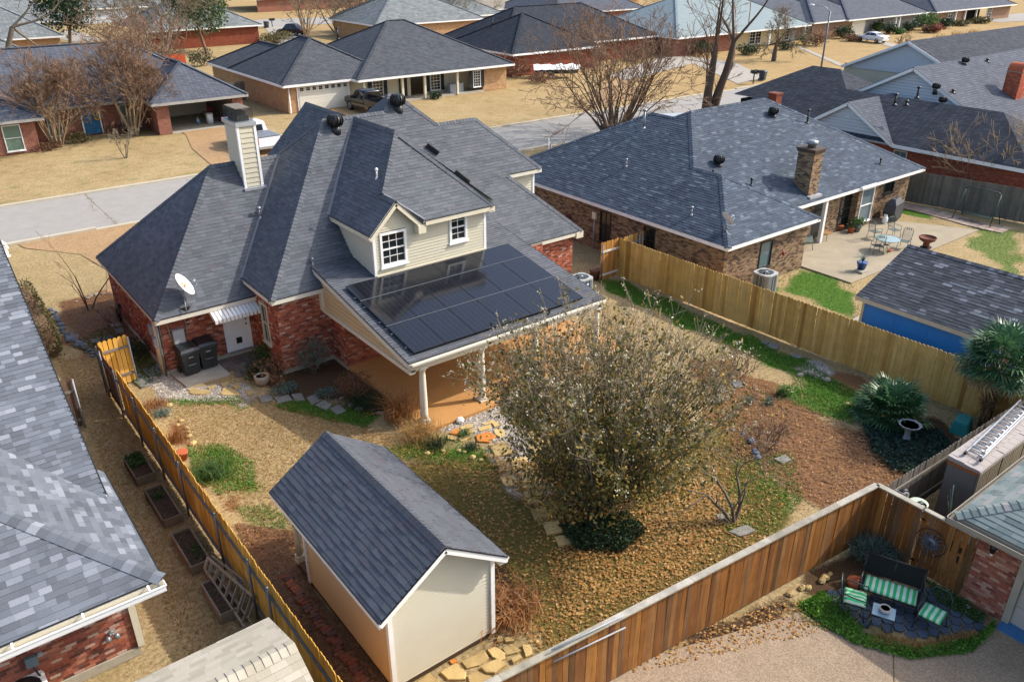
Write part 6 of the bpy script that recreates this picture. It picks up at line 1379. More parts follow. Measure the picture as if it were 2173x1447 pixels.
def pickup(name, label, loc, rz, mat, low=None, tonneau=None):
 t = thing(name, label, 'pickup truck', loc, None, rz)
 loft(t, [(-.72, .55, 1.22, 1.84, .98, .7), (-.55, .55, 1.22, 1.93, .99, .72), (.35, .55, 1.2, 1.95, .99, .74), (.95, .55, 1.2, 1.9, .99, .74), (1.5, .55, 1.18, 1.24, .98, .84), (2.7, .55, 1.08, 1.14, .95, .78), (2.95, .6, .9, .96, .84, .7)], mat, M_CARGL, name='cab')
 m = MB(); m.poly([(-.735, .55, 1.3), (-.735, -.55, 1.3), (-.735, -.5, 1.75), (-.735, .5, 1.75)][::-1]); m.build('rear_window', M_CARGL, t, local=True)
 m = MB(); m.box(-2.95, -.74, -.99, .99, .55, .72); m.box(-2.95, -.74, .86, .99, .72, 1.25); m.box(-2.95, -.74, -.99, -.86, .72, 1.25); m.box(-.84, -.74, -.86, .86, .72, 1.25); m.build('bed', mat, t, local=True)
 m = MB(); m.box(-3.0, -2.92, -.85, .85, .62, 1.22); m.build('tailgate', mat, t, local=True)
 if tonneau: m = MB(); m.box(-2.93, -.8, -.9, .9, 1.255, 1.29); m.build('bed_cover', tonneau, t, local=True)
 else:
  m = MB(); m.box(-2.9, -.86, -.85, .85, .72, .74); m.build('bed_liner', M_BLACK, t, local=True)
  for i in range(9): x = -2.8 + i * .23; m = MB(); m.box(x, x + .06, .83, .86, .74, 1.2); m.box(x, x + .06, -.86, -.83, .74, 1.2); m.build('liner_rib', M_BLACK, t, local=True)
 m = MB(); m.box(-3.08, -2.96, -.9, .9, .45, .62); m.build('bumper', M_ALU, t, local=True)
 if low: m = MB(); m.box(-2.6, 2.3, .985, 1.0, .55, .78); m.box(-2.6, 2.3, -1.0, -.985, .55, .78); m.build('lower_trim', low, t, local=True)
 for x in (-1.85, 1.85):
  for s_ in (-1, 1):
   wheel(t, x, s_ * .88, .41, .26, s_)
   m = MB(); m.tube([(x + .48 * math.cos(a), s_ * 1.0, .42 + .48 * math.sin(a)) for a in [math.pi * i / 8 for i in range(9)]], .05, 6); m.build('wheel_arch', low or mat, t, local=True)
 for s_ in (-1, 1):
  m = MB(); m.box(-3.02, -2.9, .86 if s_ > 0 else -1.0, 1.0 if s_ > 0 else -.86, .8, 1.22); m.build('taillight', M_RED, t, local=True)
  m = MB(); m.box(1.05, 1.2, .98 if s_ > 0 else -1.25, 1.25 if s_ > 0 else -.98, 1.15, 1.38); m.build('mirror', M_BLACK, t, local=True)
  m = MB(); m.box(-.6, 1.3, .98 if s_ > 0 else -1.12, 1.12 if s_ > 0 else -.98, .42, .5); m.build('running_board', M_BLACK, t, local=True)
 return t
pickup('pickup_truck', 'black and gold crew cab pickup parked before the white garage door', (36.0, 67.6, .01), R_(93), M_CARK, M_TAN_P)
pickup('pickup_truck', 'white pickup with grey bed cover, half hidden by the siding chimney', (22.3, 60.6, .01), R_(92), M_CARW, None, plain('grey_vinyl', '6c7075', .5, .4))
sedan('parked_car', 'white sedan parked on the driveway before the far garage', (122.6, 69.6, .01), R_(83), M_CARW)
sedan('parked_car', 'dark suv parked beside the pale crape myrtle trunks at the top', (57.5, 132.5, .01), R_(120), M_CARK, 'suv', .3)
q = gp(1178, 172); t = thing('boat', 'boat under a crumpled white tarpaulin beside the dark shrubs', 'boat', (62.5, 72.5, 0), None, R_(-35))
m = MB(); st_ = [(-2.6, .5), (-2.2, .9), (0, 1.0), (1.6, .8), (2.6, .1)]
P = [(x, y, 1.0) for x, y in st_] + [(x, -y, 1.0) for x, y in st_[::-1]]; Q = [(x * .9, y * .5, .45) for x, y, z in P]; n_ = len(P)
m.idx(P + Q, [tuple(range(n_))] + [(i, (i + 1) % n_, n_ + (i + 1) % n_, n_ + i) for i in range(n_)] + [tuple(range(n_, 2 * n_))[::-1]]); m.build('hull', plain('hull_paint', '3f464d', .5), t, local=True)
m = MB(); vs = []; 
for i in range(13):
 x = -2.65 + 5.3 * i / 12; hw = 1.05 * (1 - max(0, (x - .3) / 2.4) ** 2 * .9)
 for j in range(7): y = hw * (j / 3 - 1); vs.append((x, y, .95 + .45 * (1 - (j / 3 - 1) ** 2) * (1 + .25 * math.sin(i * 2.1)) + random.uniform(-.05, .05)))
m.idx(vs, [(i * 7 + j, i * 7 + j + 1, (i + 1) * 7 + j + 1, (i + 1) * 7 + j) for i in range(12) for j in range(6)], 0, True); m.build('tarpaulin', M_WHITE, t, local=True)
for s_ in (-1, 1): wheel(t, -.6, s_ * .8, .3, .2, s_)
# bins, mailboxes, lamp, hydrant
def bin_(label, loc, rz, group='wheeled bins', k=1.0, mat=None, open_=False):
 t = thing('wheeled_bin', label, 'trash bin', loc, group, rz); mat = mat or M_BINS
 a, b = .26, .32; A = [(-a, -a * 1.05, .06), (a, -a * 1.05, .06), (a, a, .06), (-a, a, .06)]; B = [(-b, -b * 1.1, .98), (b, -b * 1.1, .98), (b, b, .98), (-b, b, .98)]
 m = MB(); m.hexa(A + B); m.build('body', mat, t, local=True)
 m = MB(); m.hexa([(-b - .03, -b * 1.1 - .04, .98), (b + .03, -b * 1.1 - .04, .98), (b + .03, b + .03, 1.0), (-b - .03, b + .03, 1.0), (-b * .9, -b * .95, 1.06), (b * .9, -b * .95, 1.06), (b * .9, b * .95, 1.1), (-b * .9, b * .95, 1.1)]); m.build('lid', M_BINLID, t, local=True)
 m = MB(); m.box(-b - .02, b + .02, -b * 1.1 - .03, -b * 1.1 + .02, .88, .98); m.build('rim', mat, t, local=True)
 m = MB(); m.box(-.13, .13, -.325, -.285, .45, .85); m.build('front_panel', M_BINLID, t, local=True); m = MB(); m.box(-.08, .08, -.333, -.32, .72, .78); m.build('sticker', M_GAL, t, local=True)
 m = MB(); m.tube([(-.15, -.34, .45), (.15, -.34, .45)], .014, 6); m.build('grab_bar', M_STEEL, t, local=True)
 m = MB(); m.tube([(-.25, b + .06, .95), (.25, b + .06, .95)], .018, 6); m.build('handle', M_BINLID, t, local=True)
 for s_ in (-1, 1): m = MB(); m.tube([(s_ * .28, a, .12), (s_ * .33, a, .12)], .12, 12); m.build('wheel', M_BLACK, t, local=True)
 return t
q = gp(405, 790, .06); bin_('grey green wheeled bin with glossy lid, nearer the pine fence', (q.x, q.y, .06), R_(4)); q = gp(445, 778, .06); bin_('black wheeled bin with white label bar beside the back door', (q.x, q.y + .1, .06), R_(-2))
q = gp(1622, 172); bin_('dark blue wheeled bin beside the mailbox at the far kerb', (q.x, q.y + .3, 0), R_(10), mat=plain('blue_bin', '2b3442', .5, .4))
q = gp(1239, 283); bin_('dark wheeled bin at the kerb beside the fan shaped crape myrtle', (q.x, 46.4, 0), R_(190), mat=plain('blue_bin', '2b3442', .5, .4))
def mailbox(label, loc, rz=0):
 t = thing('mailbox', label, 'mailbox', loc, 'kerbside mailboxes', rz)
 m = MB(); m.box(-.05, .05, -.05, .05, 0, 1.1); m.box(-.04, .04, -.5, .3, 1.0, 1.08); m.build('post', M_BLACK, t, local=True)
 for s_ in (-.28, .28): m = MB(); m.box(s_ - .16, s_ + .16, -.4, .2, 1.1, 1.28); m.tube([(s_, -.4, 1.28), (s_, .2, 1.28)], .16, 12); m.build('box', M_BLACK, t, local=True)
q = gp(1598, 178); mailbox('double black mailbox on a post left of the blue bin', (q.x, q.y, 0)); q = gp(578, 58); mailbox('tall black mailbox pair by the second street', (q.x, q.y, 0), .3)
q = gp(566, 60); bin_('black wheeled bin next to the far mailbox at the top', (q.x, q.y, 0), .2, mat=M_BLACK)
lp0 = gp(1737, 178); t = thing('street_lamp', 'tall grey street lamp with one curved arm', 'street lamp', (lp0.x, lp0.y, 0))
top = hat(1760, 24, lp0); m = MB(); m.tube([(0, 0, 0), (0, 0, top)], [.11, .07], 10); m.build('pole', plain('lamp_steel', '5f6468', .5, .5, .4), t, local=True)
m = MB(); m.lathe((0, 0, 0), [(.2, 0), (.16, .25), (.11, .3)], 10); m.build('base', M_STEEL, t, local=True)
ad = Vector((-.55, .75, 0)).normalized(); m = MB(); m.tube([Vector((0, 0, top - .1)) + ad * s_ + Vector((0, 0, z)) for s_, z in ((0, 0), (.5, .45), (1.0, .62), (1.7, .66))], .045, 8); m.build('arm', M_STEEL, t, local=True)
m = MB(); c = Vector((0, 0, top + .55)) + ad * 1.9; m.blob(c, .32, .32, .1, jit=0); m.build('lamp_head', plain('lamp_head_grey', 'b5bcc2', .4, .5), t, local=True)
q = gp(14, 545); t = thing('fire_hydrant', 'white fire hydrant standing by the street at the left edge', 'hydrant', (q.x, q.y, 0))
m = MB(); m.lathe((0, 0, 0), [(.18, 0), (.18, .05), (.13, .06), (.12, .5), (.17, .52), (.17, .58)], 14); m.build('barrel', M_WHITE, t, local=True); m = MB(); m.lathe((0, 0, .58), [(.17, 0), (.15, .12), (.06, .2), (.04, .26)], 14); m.build('bonnet', plain('silver_paint', 'c3bfb5', .4), t, local=True)
for a in (0, math.pi / 2, math.pi): m = MB(); m.tube([(.1 * math.cos(a), -.1 * math.sin(a), .42), (.2 * math.cos(a), -.2 * math.sin(a), .42)], .06, 8); m.build('outlet', M_WHITE, t, local=True)
q = gy(1166, 308, 36.6); t = thing('flag', 'small dark striped flag hanging on a slanted pole behind the slate roof', 'flag', q)
m = MB(); m.tube([(-.15, -.1, -.8), (-.05, 0, .42)], .02, 6); m.build('pole', M_WHITE, t, local=True)
for i in range(6): m = MB(); x0, x1 = -.06 + i * .055, -.06 + (i + 1) * .055; m.hexa([(x0, .0, .35 - i * .15 - .62), (x1, .01, .2 - i * .15 - .52), (x1, .03, .2 - i * .15 - .52), (x0, .02, .35 - i * .15 - .62), (x0, 0, .35 - i * .13), (x1, .01, .26 - i * .13), (x1, .03, .26 - i * .13), (x0, .02, .35 - i * .13)]); m.build('stripe', plain('flag_blue', '1d2a52', .8) if i % 2 == 0 else plain('flag_pale', 'a9a2a8', .8), t, local=True)
# house fittings: dishes, meter, air conditioners, cables
def dish(label, loc, az, k=1.0, group='satellite dishes on the roofs', logo=False):
 t = thing('satellite_dish', label, 'satellite dish', loc, group, az)
 m = MB(); m.tube([(0, 0, -.05), (0, 0, .55 * k)], .03, 8); m.tube([(-.35 * k, -.1, -.1), (0, 0, .3 * k)], .018, 6); m.tube([(.35 * k, -.1, -.1), (0, 0, .3 * k)], .018, 6); m.build('mast', M_STEEL, t, local=True)
 m = MB(); m.box(-.2, .2, -.15, .15, -.12, -.06); m.build('foot', M_BLACK, t, local=True)
 vs = []; fs = []; n = 20; nr = 5; ax = Vector((0, -.82, .57)).normalized(); u = Vector((1, 0, 0)); v = ax.cross(u); c = Vector((0, -.06, .72 * k))
 for i in range(nr + 1):
  r = .40 * k * i / nr
  for j in range(n): a = 2 * math.pi * j / n; vs.append(c + u * (r * math.cos(a)) + v * (r * 1.12 * math.sin(a)) + ax * (.5 * r * r / k))
 for i in range(nr):
  for j in range(n): fs.append((i * n + j, i * n + (j + 1) % n, (i + 1) * n + (j + 1) % n, (i + 1) * n + j))
 m = MB(); m.idx(vs, fs, 0, True); m.build('reflector', plain('dish_grey', 'c9cac8', .5, .4, var=.02), t, local=True)
 m = MB(); e = c + ax * .42 * k - v * .1; m.tube([c - v * .4 * k, e - v * .12], .014, 6); m.tube([e, e + v * .02 - ax * .12], .04, 8); m.tube([e + u * .08, e + u * .08 - ax * .1], .03, 8); m.build('feed_arm', M_GAL, t, local=True)
 if logo:
  for (a, b) in ((.0, .05), (-.05, -.06), (.06, -.06)): m = MB(); p = c + u * a + v * (b + .02) + ax * .03; m.tube([p, p + ax * .004], .045, 10); m.build('orange_mark', plain('orange_print', 'd08a2e', .6), t, local=True)
 return t
dish('pale satellite dish with orange mark on the roof above the bins', gn(393, 646, (5.78, 27.47, 2.42), (0, -1, 1)), R_(60), 1.0, logo=True)
dish('grey satellite dish on the slate roof corner above the cedar fence', gn(1536, 495, (27, 20.02, 2.5), (-.55, 0, 1)), R_(75), .85)
q = gy(379, 713, 28.0); t = thing('meter_box', 'grey electric meter cabinet on the brick wall above the bins', 'meter box', (q.x, 28.09, q.z))
m = MB(); m.box(-.2, .2, -.17, -.01, -.28, .28); m.build('cabinet', M_GAL, t, local=True); m = MB(); m.box(-.17, .17, -.178, -.17, -.25, .25); m.build('door', plain('cabinet_door', '9ba0a4', .5), t, local=True)
m = MB(); m.tube([(-.22, -.06, -.1), (-.28, -.06, .1), (-.3, -.06, .5), (-.4, -.06, .62), (-.55, -.06, .62), (-.58, -.06, .4), (-.58, -.06, -.2)], .022, 8); m.tube([(.2, -.05, -.1), (.32, -.05, -.05), (.34, -.04, .4), (.3, -.03, .9)], .015, 6); m.build('conduit', M_STEEL, t, local=True)
t = thing('utility_pipes', 'bundle of beige pipes and small meter boxes on the house corner by the fence', 'pipes', (5.94, 28.2, 0))
for dx, dy, h, r in ((-.06, -.1, 2.2, .045), (-.08, .05, 2.3, .035), (-.08, .2, 1.9, .045), (-.06, .35, 1.2, .03)): m = MB(); m.tube([(dx, dy, 0), (dx, dy, h)], r, 8); m.build('pipe', M_CREAM, t, local=True)
for dy, z in ((.0, 1.15), (.25, 1.55)): m = MB(); m.box(-.2, -.08, dy - .12, dy + .12, z, z + .35); m.build('box', M_GAL, t, local=True)
m = MB(); m.tube([(-.03, -.16, 0), (-.03, -.16, 2.3)], .045, 8); m.build('downspout', M_STEEL, t, local=True)
t = thing('hose_reel', 'black garden hose coiled on the shaded brick wall beyond the corner', 'hose', gx(255, 655, 5.95))
for i in range(5): m = MB(); m.tube([(-.05 - .02 * i, .2 * math.cos(a), -.1 + .34 * math.sin(a) - .04 * i) for a in [2 * math.pi * j / 16 for j in range(17)]], .022, 5); m.build('coil', M_BLACK, t, local=True)
m = MB(); m.box(-.1, 0, -.12, .12, .1, .25); m.build('hanger', M_BLACK, t, local=True)
def ac(label, loc, s_=.42, h=.85, rz=0, logo=False):
 t = thing('ac_unit', label, 'air conditioner', loc, 'air conditioning units', rz); n = 24
 def sq(a, k_): c_, d_ = math.cos(a), math.sin(a); return (k_ * math.copysign(abs(c_) ** .45, c_), k_ * math.copysign(abs(d_) ** .45, d_))
 P = [sq(2 * math.pi * i / n, s_) for i in range(n)]
 m = MB(); m.prism([(x * .96, y * .96, 0) for x, y in P], .06, h - .06); m.build('coil', plain('ac_coil', '5d656b', .6, .4, .3), t, local=True)
 m = MB(); m.prism([(x, y, 0) for x, y in P], 0, .07); m.prism([(x, y, 0) for x, y in P], h - .07, h); m.build('cabinet', plain('ac_grey', 'a5a9a6', .5, .4, var=.05), t, local=True)
 for i in range(n * 2):
  x, y = sq(math.pi * i / n, s_ * .985); m = MB(); m.box(x - .008, x + .008, y - .008, y + .008, .06, h - .06); m.build('louvre_slat', plain('ac_grey', 'a5a9a6', .5, .4, var=.05), t, local=True)
 m = MB(); m.lathe((0, 0, h), [(s_ * .82, .004), (s_ * .8, .02), (s_ * .74, .006)], 24, cap=False); m.build('fan_ring', M_GAL, t, local=True)
 m = MB(); m.lathe((0, 0, h + .001), [(s_ * .76, 0), (.001, .001)], 24); m.build('fan_well', M_BLACK, t, local=True)
 for i in range(5): a = 2 * math.pi * i / 5; m = MB(); m.hexa([(math.cos(a + d) * r, math.sin(a + d) * r, h + .004 + z) for z in (0, .006) for r, d in ((.06, -.2), (s_ * .68, -.22), (s_ * .68, .22), (.06, .3))]); m.build('fan_blade', plain('fan_blade', '4a545a', .5, .4), t, local=True)
 m = MB(); m.lathe((0, 0, h + .01), [(.08, 0), (.08, .03), (.02, .04)], 12); m.build('hub', M_GAL, t, local=True)
 for i in range(6): a = math.pi * i / 6; m = MB(); m.beam((-s_ * .78 * math.cos(a), -s_ * .78 * math.sin(a), h + .03), (s_ * .78 * math.cos(a), s_ * .78 * math.sin(a), h + .03), .008, .008); m.build('guard_wire', M_GAL, t, local=True)
 if logo: m = MB(); m.tube([(0, -s_ * 1.0, h * .72), (0, -s_ * 1.02, h * .72)], .1, 14); m.build('badge', plain('badge_blue', '2f4f9a', .5), t, local=True); m = MB(); m.tube([(0, -s_ * 1.02, h * .72), (0, -s_ * 1.026, h * .72)], .06, 14); m.build('badge_print', M_WHITE, t, local=True)
 return t
q = gp(1234, 588, .8); print('ac', q); ac('grey air conditioner with blue badge behind the patio roof corner', (q.x, q.y, 0), .42, .82, 0, True)
q = gp(1625, 624); ac('tall grey air conditioner on the lawn behind the cedar fence', (q.x, q.y + .15, 0), .44, 1.0)
t = thing('flower_pot', 'dark clay pot between the air conditioner and the cedar gate', 'pot', gp(1262, 592)); m = MB(); m.lathe((0, 0, 0), [(.17, 0), (.26, .4), (.28, .42), (.28, .47), (.22, .46)], 14); m.build('pot', plain('brown_clay', '6a4a3a', .8), t, local=True); m = MB(); m.lathe((0, 0, .42), [(.22, 0)], 14); m.build('soil', M_SOIL, t, local=True)
for a, nm, lb in (((1345, 466), 'electric_box', 'small beige electric box on the brown brick wall by the dark window'),):
 q = gx(1263, 458, 27.3); t = thing(nm, lb, 'electric box', q); m = MB(); m.box(-.1, 0, -.14, .14, -.15, .2); m.build('box', M_CREAM, t, local=True); m = MB(); m.tube([(-.04, 0, -.15), (-.04, 0, -q.z)], .03, 8); m.build('conduit', M_GAL, t, local=True)
q = gx(1209, 461, 27.28); t = thing('hose_reel', 'dark red hose reel on the shaded brown brick wall', 'hose', q)
for i in range(3): m = MB(); m.tube([(-.06 - .03 * i, .15 * math.cos(a), .15 * math.sin(a)) for a in [2 * math.pi * j / 12 for j in range(13)]], .025, 5); m.build('coil', plain('maroon_hose', '6a2531', .5), t, local=True)
m = MB(); m.box(-.1, 0, -.03, .03, -.03, .03); m.build('bracket', M_BLACK, t, local=True)
q = gy(1660, 537, 20.36); t = thing('hose_bib_cover', 'small red cover on the sunny brown brick wall', 'tap cover', q); m = MB(); m.blob((0, -.06, 0), .09, .07, .1, jit=0); m.build('cover', plain('red_cover', '8a2a2e', .6), t, local=True); m = MB(); m.box(-.03, .03, -.05, 0, -.03, .03); m.build('tap', M_STEEL, t, local=True)
# raised beds and ladder
M_HERB = L_GR
def leaves_mesh(name, pts, size, mat, jit=.5, flat=0.0, parent=None, local=True, kind=None, asp=.55, nrm=None):
 pts = np.asarray(pts, float); n = len(pts); th = rng.uniform(0, 2 * np.pi, n); ph = rng.uniform(-1, 1, n) * (1 - flat) * 1.3
 d = np.stack([np.cos(th) * np.cos(ph), np.sin(th) * np.cos(ph), np.sin(ph)], -1); a2 = rng.normal(0, 1, (n, 3)); a2[:, 2] *= (1 - flat)
 s_ = np.cross(d, a2); 
 if flat > .8: s_ = np.stack([-np.sin(th), np.cos(th), rng.normal(0, .25, n)], -1)
 s_ /= np.linalg.norm(s_, axis=1, keepdims=True) + 1e-9
 L = size * rng.uniform(1 - jit, 1 + jit, n)[:, None]; d = d * L; s_ = s_ * L * asp / 2
 V = np.stack([pts - d * .5, pts + s_ - d * .05, pts + d * .5, pts - s_ - d * .05], 1).reshape(-1, 3)
 F = np.arange(4 * n).reshape(n, 4); return link(name, raw_mesh(name, V, F, mat), parent, local, kind)
def blades(name, base, h, mat, lean=.5, wd=.012, n_per=1, parent=None, local=True, kind=None, curve=True):
 base = np.asarray(base, float); base = np.repeat(base, n_per, 0); n = len(base); th = rng.uniform(0, 2 * np.pi, n); H_ = h * rng.uniform(.6, 1.25, n); ln = lean * rng.uniform(.2, 1.3, n)
 dx = np.stack([np.cos(th), np.sin(th), np.zeros(n)], -1); sx = np.stack([-np.sin(th), np.cos(th), np.zeros(n)], -1) * wd / 2; z = np.array([0, 0, 1.0])
 m1 = base + dx * (H_ * ln * .35)[:, None] + z * (H_ * .6)[:, None]; tp = base + dx * (H_ * ln)[:, None] + z * (H_ * (1 - .35 * ln))[:, None]
 V = np.stack([base - sx, base + sx, m1 + sx * .8, m1 - sx * .8, tp], 1).reshape(-1, 3); k_ = np.arange(n) * 5
 F = np.concatenate([np.stack([k_, k_ + 1, k_ + 2], -1), np.stack([k_, k_ + 2, k_ + 3], -1), np.stack([k_ + 3, k_ + 2, k_ + 4], -1)])
 return link(name, raw_mesh(name, V, F, mat), parent, local, kind)
beds = [((260, 971), (327, 955), (294, 1014), 'raised bed filled with green herbs at its far half', 'herb'), ((304, 1038), (357, 1021), (346, 1105), 'second raised bed with one small green plant', 'one'), ((361, 1132), (419, 1113), (406, 1203), 'third raised bed with low weeds, at the ladder top', 'weeds'),
  ((425, 1237), (480, 1215), (469, 1305), 'raised bed lying under the wooden ladder', ''), ((488, 1343), (549, 1312), (545, 1440), 'raised bed with dry twigs beside the pale roof', 'twigs')]
for lb_, rb_, lf_, lab, kd in beds:
 A = gp(*lb_, .27); B = gp(*rb_, .27); C = gp(*lf_, .27); x0, x1 = A.x, min(B.x, 3.72); y1, y0 = A.y, C.y
 if x1 - x0 < .5: x1 = x0 + .6
 t = thing('raised_bed', lab, 'raised bed', ((x0 + x1) / 2, (y0 + y1) / 2, 0), 'raised garden beds along the pine fence')
 a, b = (x1 - x0) / 2, (y1 - y0) / 2; w_ = .04
 for (p0, p1, q0_, q1_) in ((-a, -a + w_, -b, b), (a - w_, a, -b, b), (-a + w_ + .002, a - w_ - .002, -b, -b + w_), (-a + w_ + .002, a - w_ - .002, b - w_, b)): m = MB(); m.box(p0, p1, q0_, q1_, 0, .27); m.build('board', M_BEDW, t, local=True)
 m = MB(); m.box(-a + w_, a - w_, -b + w_, b - w_, 0, .2); m.build('soil', M_SOIL, t, local=True)
 U = lambda n, f0, f1: np.stack([rng.uniform(-a + .05, a - .05, n), rng.uniform(-b + 2 * b * f0, -b + 2 * b * f1, n), rng.uniform(.2, .36, n)], -1)
 if kd == 'herb': leaves_mesh('herbs', U(1500, .5, .98), .06, L_GR, parent=t, kind='stuff')
 if kd == 'one': leaves_mesh('plant', rng.normal(0, 1, (160, 3)) * [.1, .12, .05] + [0, b * .4, .27], .06, L_GR, parent=t)
 if kd == 'weeds': leaves_mesh('weeds', rng.normal(0, 1, (260, 3)) * [.12, .2, .03] + [.1, -b * .25, .23], .05, L_GR, parent=t, kind='stuff')
 m = MB()
 for i in range(26 if kd == 'twigs' else 10):
  p = Vector((random.uniform(-a + .08, a - .08), random.uniform(-b + .1, b - .1), .21)); an = random.uniform(0, 6.28); l = random.uniform(.1, .3); q_ = p + Vector((math.cos(an) * l, math.sin(an) * l, .03))
  q_.x = max(-a + .05, min(a - .05, q_.x)); q_.y = max(-b + .05, min(b - .05, q_.y)); m.tube([p, q_], .006, 4)
 m.build('twigs', M_TWIG, t, local=True, kind='stuff')
La, Lb = gp(441, 1184, .62), gp(541, 1269, .62); Lc, Ld = gp(434, 1207, .33), gp(520, 1331, .14); print('ladder', La, Lb, Lc, Ld)
t = thing('wooden_ladder', 'old wooden step ladder lying on its side over the raised beds', 'ladder', Lc)
o = Lc.copy(); sh = lambda v: v - o
ofs = Vector((.16, .02, .03))
for nm, p, q, r_ in (('rail', La, Lb, 0), ('rail', Lc, Ld, 0)): m = MB(); m.beam(sh(p), sh(q), .03, .085); m.build(nm, M_LADW, t, local=True)
for p, q in ((La + ofs * .6, Lb + ofs), (Lc + ofs * .8, Ld + ofs)): m = MB(); m.beam(sh(p), sh(q), .028, .05); m.build('back_rail', M_LADW, t, local=True)
for i in range(7): f = .1 + i * .14; m = MB(); m.beam(sh(La.lerp(Lb, f)), sh(Lc.lerp(Ld, f)), .02, .09); m.build('step', M_LADW, t, local=True)
for i in range(4): f = .45 + i * .16; m = MB(); m.beam(sh(La.lerp(Lb, f) + ofs), sh(Lc.lerp(Ld, f) + ofs), .02, .035); m.build('back_bar', M_LADW, t, local=True)
m = MB(); m.beam(sh(La), sh(Lc), .12, .04); m.build('top_cap', M_LADW, t, local=True)
# stones, paths, planters
def stone_mesh(pts, th=.05):
 c = sum(pts, Vector()) / len(pts); m = MB(); P = []
 for p in pts:
  r = (p - c); P.append(c + r * random.uniform(.93, 1.0))
 a2 = sum(P[i].x * P[(i + 1) % len(P)].y - P[(i + 1) % len(P)].x * P[i].y for i in range(len(P)))
 if a2 < 0: P = P[::-1]
 n = len(P); A = [(p.x, p.y, -.02) for p in P]; B = [(p.x, p.y, th * .8) for p in P]; C_ = [(c.x + (p.x - c.x) * .93, c.y + (p.y - c.y) * .93, th + random.uniform(-.006, .006)) for p in P]
 m.idx(A + B + C_, [(i, (i + 1) % n, n + (i + 1) % n, n + i) for i in range(n)] + [(n + i, n + (i + 1) % n, 2 * n + (i + 1) % n, 2 * n + i) for i in range(n)] + [tuple(range(2 * n, 3 * n))])
 return m
def pathway(name, stones, mat):
 T = thing(name, None, None); tag(T, kind='structure')
 for s_ in stones:
  mt = mat
  if isinstance(s_, tuple): s_, mt = s_
  P = []
  for i in range(len(s_)):       # roughen the outline
   a, b = gp(*s_[i]), gp(*s_[(i + 1) % len(s_)]); P.append(a); n_ = b - a
   if n_.length > .25: P.append(a.lerp(b, random.uniform(.4, .6)) + Vector((-n_.y, n_.x, 0)) * random.uniform(-.05, .05))
  stone_mesh(P, random.uniform(.035, .06)).build('flagstone', mt, T)
 return T
def zp(ox, oy, s_, *pts): return [(ox + x / s_, oy + y / s_) for x, y in pts]
Z3 = lambda *p: zp(780, 760, 7.233, *p); Z2 = lambda *p: zp(320, 660, 7.233, *p); Z5 = lambda *p: zp(860, 1200, 3.365, *p)
pathway('flagstone_path', [(Z3((1250, 1160), (1380, 1070), (1465, 1180), (1390, 1195)), M_SANDO), Z3((1405, 1070), (1580, 1010), (1640, 1070), (1440, 1110)), Z3((1475, 1120), (1640, 1075), (1650, 1140), (1510, 1175)), Z3((1680, 1080), (1880, 1035), (1910, 1080), (1720, 1130)),
 (Z3((1650, 1190), (1860, 1130), (1980, 1200), (1870, 1300), (1680, 1290)), M_SANDO), Z3((1930, 1120), (2060, 1080), (2120, 1160), (2040, 1230), (1950, 1180)), Z3((1210, 1190), (1390, 1215), (1340, 1270), (1230, 1260)), Z3((1380, 1240), (1500, 1180), (1590, 1230), (1430, 1290)), Z3((1740, 1020), (1920, 950), (1950, 1000), (1800, 1040)), Z3((1900, 1000), (2000, 990), (2030, 1050), (1950, 1070)),
 [(1035, 945), (1075, 938), (1095, 962), (1050, 972)], [(1080, 975), (1115, 968), (1130, 995), (1090, 1002)], [(1098, 1005), (1135, 1000), (1145, 1035), (1110, 1040)], [(1050, 978), (1072, 976), (1085, 1000), (1062, 1002)], [(1110, 1045), (1140, 1040), (1150, 1070), (1122, 1072)], [(1125, 1080), (1160, 1078), (1165, 1100), (1135, 1105)], [(1150, 1110), (1185, 1105), (1195, 1130), (1160, 1135)], [(1175, 1140), (1205, 1135), (1215, 1155), (1185, 1160)], [(1060, 1015), (1090, 1010), (1100, 1030), (1075, 1035)]], M_SAND)
pathway('flagstone_edging', [Z2((570, 1260), (700, 1200), (900, 1230), (930, 1260), (800, 1295), (640, 1290)), Z2((850, 1190), (990, 1130), (1010, 1160), (900, 1210)), Z2((1065, 1120), (1180, 1095), (1200, 1140), (1100, 1170)), Z2((1060, 1270), (1110, 1180), (1200, 1175), (1390, 1290), (1350, 1310), (1100, 1300)), Z2((1240, 1160), (1340, 1105), (1390, 1190), (1300, 1220)), Z2((1440, 1230), (1560, 1225), (1590, 1280), (1500, 1310)), Z2((560, 1220), (660, 1190), (700, 1205), (600, 1240))], M_SAND)
pathway('stone_edging', [[(545, 843), (575, 838), (580, 850), (555, 856)], [(580, 845), (612, 838), (622, 850), (590, 858)], [(617, 838), (640, 836), (648, 850), (628, 854)], [(650, 845), (668, 838), (680, 852), (662, 862)], [(668, 862), (690, 850), (705, 862), (690, 872)], [(700, 868), (722, 860), (735, 874), (715, 882)], [(300, 785), (330, 778), (345, 792), (315, 800)], [(280, 810), (310, 800), (330, 815), (300, 825)], [(265, 790), (285, 783), (300, 795), (275, 803)], [(330, 775), (350, 770), (355, 782), (338, 788)], [(240, 700), (262, 697), (265, 706), (245, 709)], [(230, 690), (255, 686), (258, 694), (236, 697)], [(215, 715), (240, 712), (243, 722), (218, 724)], [(190, 722), (214, 718), (216, 728), (194, 731)], [(150, 705), (170, 712), (165, 724), (148, 715)], [(160, 720), (185, 730), (178, 742), (160, 733)]], M_GREYSTONE)
